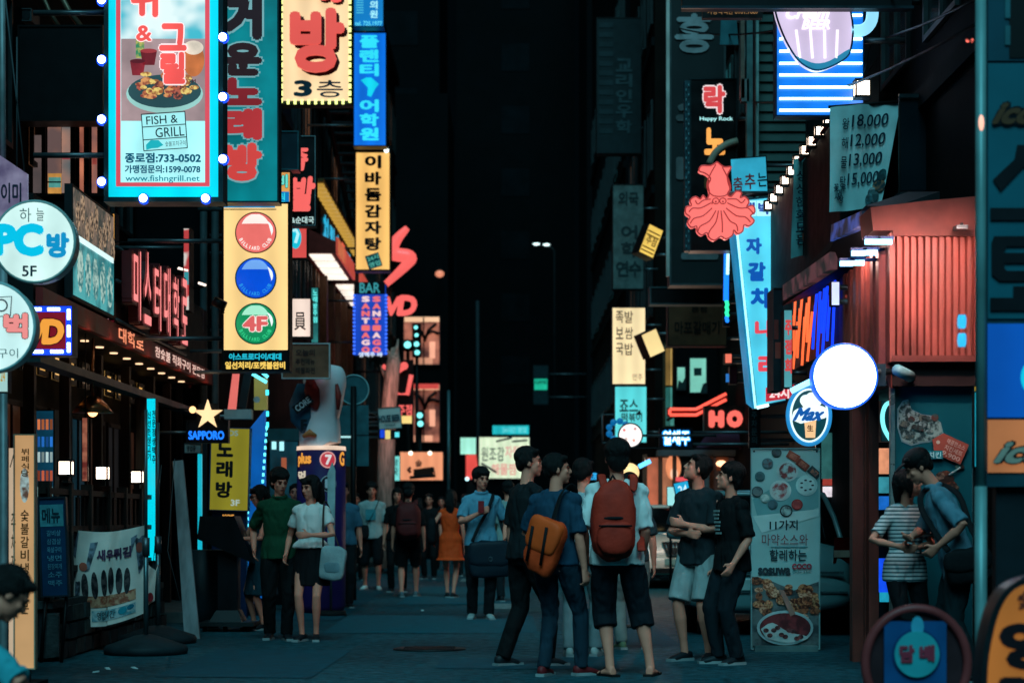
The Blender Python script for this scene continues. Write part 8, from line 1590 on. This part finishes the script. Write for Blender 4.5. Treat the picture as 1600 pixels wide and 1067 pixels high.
w4 = person('person in a pale shirt and light jeans mostly hidden behind the blue tee', 911, 17.6, 1.70, -8, '#8fa6a8', '#6c7a7c', hair='short', feet=((-.12, 0, 0), (.10, .1, 0)), shoes='#a8b4b0', head=(-15, 0, 0), near=False)
w5 = person('person in washed jeans mostly hidden behind the tall person with the red backpack', 984, 18.6, 1.60, 5, '#30383c', '#76807c', hair='short', feet=((-.08, 0, 0), (.16, .05, 0)), shoes='#6a7a5c', near=False)
w6 = person('person in a charcoal v-neck tee with folded arms, looking up', 1092, 17.1, 1.72, 142, '#20282c', '#8c9290', hair='short', feet=((-.10, 0, 0), (.10, .06, 0)), foot_yaw=(20, -15), head=(-48, 24, 0), sleeve=.46, hem=.80, bot='shorts', bot_z=.50, shoes='#181c20', arms=((.02, .20, 1.14), (-.01, .18, 1.06)), elbows=((-1, -.2, -.7), (1, -.2, -.7)), palm=((0, -1, 0), (0, -1, 0)), curl=.6)
w7 = person('person in a black printed tee and dark jeans in profile beside the folded arms', 1144, 16.7, 1.63, 112, '#0c0f11', '#121c22', hair='thick', feet=((-.09, 0, 0), (.10, .08, 0)), head=(-22, 14, 0), sleeve=.5, hem=.80, shoes='#1c2226', arms=((-.24, .12, .82), None), elbows=((-.3, -1, 0), None), fat=1.03)
s = w7['s']; mb = MB()
for i in range(7): mb.box((-.05 + .012 * (i % 3), .142 - .003 * i, 1.24 - i * .03), (.04 + .01 * (i % 2), .15 - .003 * i, 1.256 - i * .03))
mb.build('shirt_print', w7['root'], mat('#8a9a98', .7, key='spr'), local=True)

# --- the couple at the right
def stripes():
    m = bpy.data.materials.new('striped_knit'); m.use_nodes = True; nt = m.node_tree; N = nt.nodes; L_ = nt.links; b = N['Principled BSDF']; b.inputs['Roughness'].default_value = .85
    tc = N.new('ShaderNodeTexCoord'); wv_ = N.new('ShaderNodeTexWave'); wv_.bands_direction = 'Z'; wv_.inputs['Scale'].default_value = 11; wv_.inputs['Distortion'].default_value = .6; wv_.inputs['Detail Scale'].default_value = .6
    L_.new(tc.outputs['Object'], wv_.inputs['Vector']); cr = N.new('ShaderNodeValToRGB'); L_.new(wv_.outputs[0], cr.inputs[0]); cr.color_ramp.interpolation = 'CONSTANT'
    cr.color_ramp.elements[0].color = (.55, .58, .57, 1); cr.color_ramp.elements[1].position = .62; cr.color_ramp.elements[1].color = (.05, .11, .13, 1); L_.new(cr.outputs[0], b.inputs['Base Color']); return m
w8 = person('person in a striped tee leaning face to face with the person in the black cap', 1414, 15.3, 1.55, 198, stripes(), '#0c1014', hair='tied', female=True, head=(58, 12, 8), lean=(.0, .02), sleeve=.42, hem=.80, arms=((.06, .26, .97), (.17, .24, .98)), elbows=((-1, -.2, -.5), (1, -.5, -.4)), feet=((-.08, 0, 0), (.08, .04, 0)), bot='slim', shoes='#14181c')
w9 = person('person in a black cap and pale blue shirt bending to the person in stripes', 1498, 14.8, 1.68, 80, '#5c8494', '#16282c', hair='short', cap='#0a0c0e', lean=(.02, .16), headfwd=.06, head=(6, -30, 0), sleeve=.5, hem=.80, arms=((-.22, .16, .98), (.10, .34, 1.05)), elbows=((-.6, -1, 0), (1, 0, -.4)), feet=((-.1, -.12, 0), (.10, -.02, 0)), shoes='#14181c', neck='polo', curl=.7)
r = carried('shoulder_bag', 'black satchel at the hip of the person in the black cap', 'bag', w9)
mb = MB(); soft(mb, (-.25, -.06, .85), (.06, .17, .13), 3.6, Matrix.Rotation(radians(-8), 3, 'X')); mb.build('bag', r, BLC, local=True); mb = MB(); soft(mb, (-.275, -.06, .89), (.055, .172, .085), 3.6, Matrix.Rotation(radians(-8), 3, 'X')); mb.build('flap', r, BLC, local=True)
mb = MB(); mb.tube(smooth_path([(-.26, .08, .95), (-.19, .17, 1.08), (-.08, .26, 1.24), (.05, .26, 1.36), (.12, .15, 1.43), (.08, .0, 1.36), (-.08, -.09, 1.1), (-.25, -.2, .93)], 4), [(.022, .006)] * 29, 8, ref=(0, 1, 0)); mb.build('strap', r, BLC, local=True)

# --- the trio at the left
w10 = person('person in a dark green polo and black trousers walking towards us', 437, 20.1, 1.66, 186, '#12402a', '#090b0d', hair='thick', feet=((-.07, .10, 0), (.10, -.08, 0)), head=(22, -12, 0), sleeve=.46, hem=.82, neck='polo', arms=((-.25, .08, .86), (.25, .0, .88)))
w11 = person('person in a white blouse and short black skirt with a tote on the shoulder', 486, 19.9, 1.60, 172, '#dcd4ce', '#0c0d10', hair='bob', female=True, feet=((-.06, .02, 0), (.08, .06, 0)), head=(-34, -8, 0), sleeve=.32, hem=.97, bot='skirt', bot_z=.58, arms=((-.03, .22, 1.03), (.24, .05, .83)), elbows=((-1, -.3, -.3), (.3, -1, 0)), curl=.7)
r = carried('tote_bag', 'pale printed tote bag on the arm of the person in the white blouse', 'bag', w11); TB = mat('#8f9fa0', .7, var=.2, scale=9, bump=.2, key='tote')
mb = MB(); soft(mb, (-.25, .14, .76), (.125, .05, .165), 5, Matrix.Rotation(radians(-8), 3, 'Y')); mb.build('bag', r, TB, local=True); mb = MB(); soft(mb, (-.25, .16, .72), (.085, .036, .06), 4); mb.build('print', r, mat('#6a8288', .7, key='totep'), local=True)
mb = MB(); mb.tube(smooth_path([(-.15, .13, .92), (-.15, .13, 1.15), (-.145, .08, 1.3), (-.14, -.0, 1.355), (-.17, -.06, 1.28), (-.22, .02, 1.1), (-.3, .1, .92)], 4), .009, 6); mb.build('strap', r, mat('#3a2c28', .6, key='tstr'), local=True)
w12 = person('person with glasses in a dark teal dress reading the black menu stand', 408, 21.9, 1.54, 118, '#12323c', '#12323c', hair='tied', female=True, glasses=True, head=(-12, -14, 0), sleeve=.0, bot='dress', bot_z=.42, arms=((-.12, .3, .98), (.16, .3, .92)), elbows=((-.5, -.2, -1), (.6, -.3, -1)), feet=((-.08, 0, 0), (.08, .05, 0)))
w13 = person('person in a light blue shirt behind the white blouse', 536, 27.5, 1.68, 185, '#3f6a80', '#10181c', near=False, feet=((-.08, .1, 0), (.08, -.1, 0)))
# --- further up the street
w14 = person('person in a printed white tee with a crossbody bag strap', 581, 34.5, 1.80, 178, '#9aa6a4', '#0c1014', near=False, hair='thick', sleeve=.5, hem=.82, shoes='#c8d0cc', feet=((-.12, .12, 0), (.12, -.12, 0)), head=(8, 0, 0), bot='shorts', bot_z=.42)
r = carried('crossbody_bag', 'small black crossbody bag on the printed white tee', 'bag', w14); mb = MB(); soft(mb, (.13, .16, .98), (.1, .05, .12), 3.4); mb.build('bag', r, BLC, local=True); mb = MB(); mb.tube(smooth_path([(.08, .16, 1.08), (-.02, .145, 1.25), (-.1, .1, 1.44), (-.12, 0, 1.52), (-.04, -.14, 1.36), (.16, -.1, 1.1), (.2, .12, 1.02)], 4), [(.02, .006)] * 25, 6, ref=(0, 1, 0)); mb.build('strap', r, BLC, local=True)
mb = MB(); mb.box((-.08, .137, 1.18), (.09, .15, 1.36)); mb.build('shirt_print', w14['root'], mat('#3f8a94', .7, key='sp14'), local=True)
w15 = person('long haired person in black facing us behind the dark red backpack', 621, 33.5, 1.70, 180, '#0d0f11', '#0a0c0e', near=False, hair='long', female=True, sleeve=.4)
w16 = person('person in black with knee shorts walking away under a dark red backpack', 638, 31.4, 1.72, 2, '#0c0e10', '#0b0d0f', near=False, hair='thick', bot='shorts', bot_z=.48, sleeve=.5, shoes='#5a6a70', feet=((-.10, -.12, 0), (.12, .18, 0)), head=(0, -14, 0))
backpack('dark red backpack on the person in black knee shorts', w16, mat('#5c1c1c', .7, var=.2, scale=6, bump=.2, key='drp'), BLC, w_=.19, zc=1.16, h=.28)
w17 = person('long haired person in a bright orange sleeveless top walking away', 704, 31.0, 1.63, -6, mat('#f04818', .8, var=.12, scale=6, key='orgt'), '#1a1416', near=False, hair='long', female=True, sleeve=0, bot='dress', bot_z=.60, feet=((-.06, .06, 0), (.05, -.06, 0)), arms=((-.26, -.05, .88), None))
r = carried('shoulder_bag', 'black slouchy bag on the left arm of the orange top', 'bag', w17); mb = MB(); soft(mb, (-.27, -.1, 1.0), (.08, .13, .2), 3, None); mb.build('bag', r, BLC, local=True); mb = MB(); mb.tube(smooth_path([(-.25, -.1, 1.18), (-.18, -.09, 1.33), (-.16, 0, 1.38), (-.2, .05, 1.25), (-.27, .0, 1.15)], 4), .012, 6); mb.build('strap', r, BLC, local=True)
w18 = person('person in a light blue shirt holding a phone, with a large dark bag, facing us', 752, 24.3, 1.78, 184, '#5a8fa4', '#0f161a', hair='thick', sleeve=.42, hem=.84, shoes='#8f9a98', feet=((-.08, .06, 0), (.10, -.06, 0)), head=(22, -2, 0), arms=((-.27, .10, .95), (.03, .24, 1.26)), elbows=((-.5, -1, 0), (1, -.2, -.8)), neck='polo', palm=(None, (-.3, -1, 0)), curl=1.0)
r = carried('messenger_bag', 'large dark square bag held low by the person in the light blue shirt', 'bag', w18); mb = MB(); soft(mb, (-.09, .23, .72), (.25, .075, .215), 5); mb.build('bag', r, mat('#10222c', .6, var=.2, key='msb'), local=True); mb = MB(); soft(mb, (-.09, .255, .78), (.252, .068, .15), 5); mb.build('flap', r, mat('#0e1e28', .6, var=.2, key='msb2'), local=True)
mb = MB(); mb.tube([(-.09 + .022 * cos(a), .328, .72 + .025 * sin(a)) for a in [2 * pi * k / 10 for k in range(11)]], .005, 5, cap=False); mb.build('buckle', r, STEEL, local=True); mb = MB(); mb.tube(smooth_path([(.12, .22, .92), (.04, .2, 1.1), (-.07, .17, 1.3), (-.13, .08, 1.455), (-.14, -.02, 1.47), (-.2, -.12, 1.3), (-.27, .05, 1.0), (-.32, .2, .92)], 4), [(.02, .006)] * 29, 8, ref=(1, 0, 0)); mb.build('strap', r, BLC, local=True)
r = carried('phone', 'red cased phone in the hand of the person in the light blue shirt', 'phone', w18); mb = MB(); c = V((.02, .33, 1.33)); mb.box(c + V((-.035, -.006, -.07)), c + V((.035, .006, .07))); mb.build('case', r, mat('#8a2428', .4, key='phc'), local=True); mb = MB(); mb.box(c + V((-.031, -.009, -.064)), c + V((.031, -.0065, .064))); mb.build('screen', r, glass(), local=True)
for args in (('person in a pale shirt with the back to us beside the charcoal tee', 794, 29.5, 1.74, 5, '#7f9490', '#141a1e'), ):
    person(*args, near=False, hair='short')
person('dark haired person in a pinkish top standing behind the pale car', 1019, 40.6, 1.92 - .12, 170, '#6a3c48', '#14181c', near=False, hair='bob', female=True)
for lb, px, d, H, yaw, c1, c2, hr_ in (('distant dark figure in a black tee left of the orange top', 671, 41, 1.7, 170, '#0d1012', '#0c0e10', 'short'), ('distant figure in a grey top half behind the dark red backpack', 655, 45, 1.66, 10, '#22282a', '#0c0e10', 'long'),
    ('distant figure in dark clothes at the street end under the green signboard', 842, 50, 1.72, 175, '#181c1e', '#101214', 'short'), ('distant dark figure between the orange top and the light blue shirt', 727, 43, 1.7, 5, '#101416', '#0d0f10', 'thick'), ('distant figure in a navy tee just left of the printed white tee', 556, 40, 1.7, 185, '#14242e', '#0c1014', 'short'), ('distant figure in grey beside the tall person in the white tee', 921, 38, 1.72, 190, '#5a6a6c', '#12181a', 'short'), ('distant figure in a dark coat by the pale tree trunk', 603, 46, 1.74, 178, '#121618', '#0c0e10', 'thick'), ('distant long haired figure in rust walking away near the trunk', 614, 52, 1.62, 4, '#8a3418', '#101010', 'long'), ('distant figure in a pale top beyond the dark red backpack', 648, 56, 1.7, 182, '#b4c0c0', '#121416', 'short'),
    ('distant figure in black just right of the orange top', 690, 48, 1.72, 176, '#0e1012', '#0a0c0e', 'short'), ('distant long haired figure in slate far beyond the orange top', 716, 54, 1.64, 8, '#4c5c66', '#101214', 'long'), ('distant figure in olive left of the charcoal tee', 772, 47, 1.74, 183, '#262a1c', '#0e1012', 'short'), ('distant figure in a dark blue top right of the pale shirt', 815, 56, 1.7, 4, '#16242e', '#0e1012', 'short'),
    ('distant figure in black with grey trousers beyond the blue tee', 862, 44, 1.74, 178, '#101214', '#2a3032', 'short'), ('distant long haired figure in brown beyond the pale shirt and light jeans', 892, 48, 1.64, 176, '#6a3a24', '#101010', 'long'), ('distant figure in teal beyond the white tee', 944, 42, 1.7, 6, '#1c4a50', '#101416', 'short'), ('distant figure in black by the inflatable drum', 512, 38, 1.74, 182, '#0d1012', '#0a0c0e', 'short'), ('distant figure in grey right of the road sign pole', 566, 50, 1.7, 3, '#353c3e', '#101214', 'short'),
    ('distant figure in a dark top behind the green polo', 462, 26.5, 1.64, 180, '#1a2024', '#0c1012', 'short')):
    person(lb, px, d, H, yaw, c1, c2, near=False, hair=hr_, female=hr_ == 'long')
# --- someone seated close to us in the lower left corner, leaning forward
w20 = person('blurred person in teal sitting bent forward in the lower left corner', -150, 8.6, 1.60, -62, '#2f94a0', '#0a0c10', hair='short', seat=(0, 0, .24), lean=(.0, .30), head=(-4, -38, 0), headfwd=.05, arms=((-.10, .5, .46), (.12, .46, .44)), elbows=((-1, 0, .2), (1, -.2, .2)), feet=((-.16, .36, 0), (.16, .38, 0)), sleeve=.52, shoes='#14181c')
r = carried('stool', 'low plastic stool under the seated person in teal', 'stool', w20); mb = MB(); mb.tube([(0, -.02, .28), (0, -.02, .32)], .17, 20); mb.build('seat', r, DARK, local=True)
for a in range(4): mb = MB(); an = pi / 4 + a * pi / 2; mb.tube([(.12 * cos(an), -.02 + .12 * sin(an), .29), (.17 * cos(an), -.02 + .17 * sin(an), 0)], .018, 8); mb.build('leg', r, DARK, local=True)
# ================================================================ bake the remeshed bodies and clothes into plain meshes, one at a time
for o, fold, fs in PEND:
    for m in o.modifiers: m.show_viewport = True
    dg = bpy.context.evaluated_depsgraph_get()
    me = bpy.data.meshes.new_from_object(o.evaluated_get(dg), depsgraph=dg)
    o.modifiers.clear(); o.data = me
    if fold:      # folds and locks: small shifts along the normal
        nv = len(me.vertices); co = [0.0] * (3 * nv); no = [0.0] * (3 * nv)
        me.vertices.foreach_get('co', co); me.vertices.foreach_get('normal', no)
        for i in range(0, 3 * nv, 3):
            c = V(co[i:i + 3]); n1 = noise.noise(V((c.x * fs[0], c.y * fs[1], c.z * fs[2] + c.x * 5))); n2 = noise.noise(V((c.x * fs[0] * 2.3 + 9, c.y * fs[1] * 2.3, c.z * fs[2] * 2.1)))
            k = fold * (1.0 * n1 + .5 * n2 + .9 * (.35 - abs(n1 + .4 * n2)))
            co[i] += no[i] * k; co[i + 1] += no[i + 1] * k; co[i + 2] += no[i + 2] * k
        me.vertices.foreach_set('co', co); me.update()
    me.polygons.foreach_set('use_smooth', [True] * len(me.polygons))
bpy.context.view_layer.update()
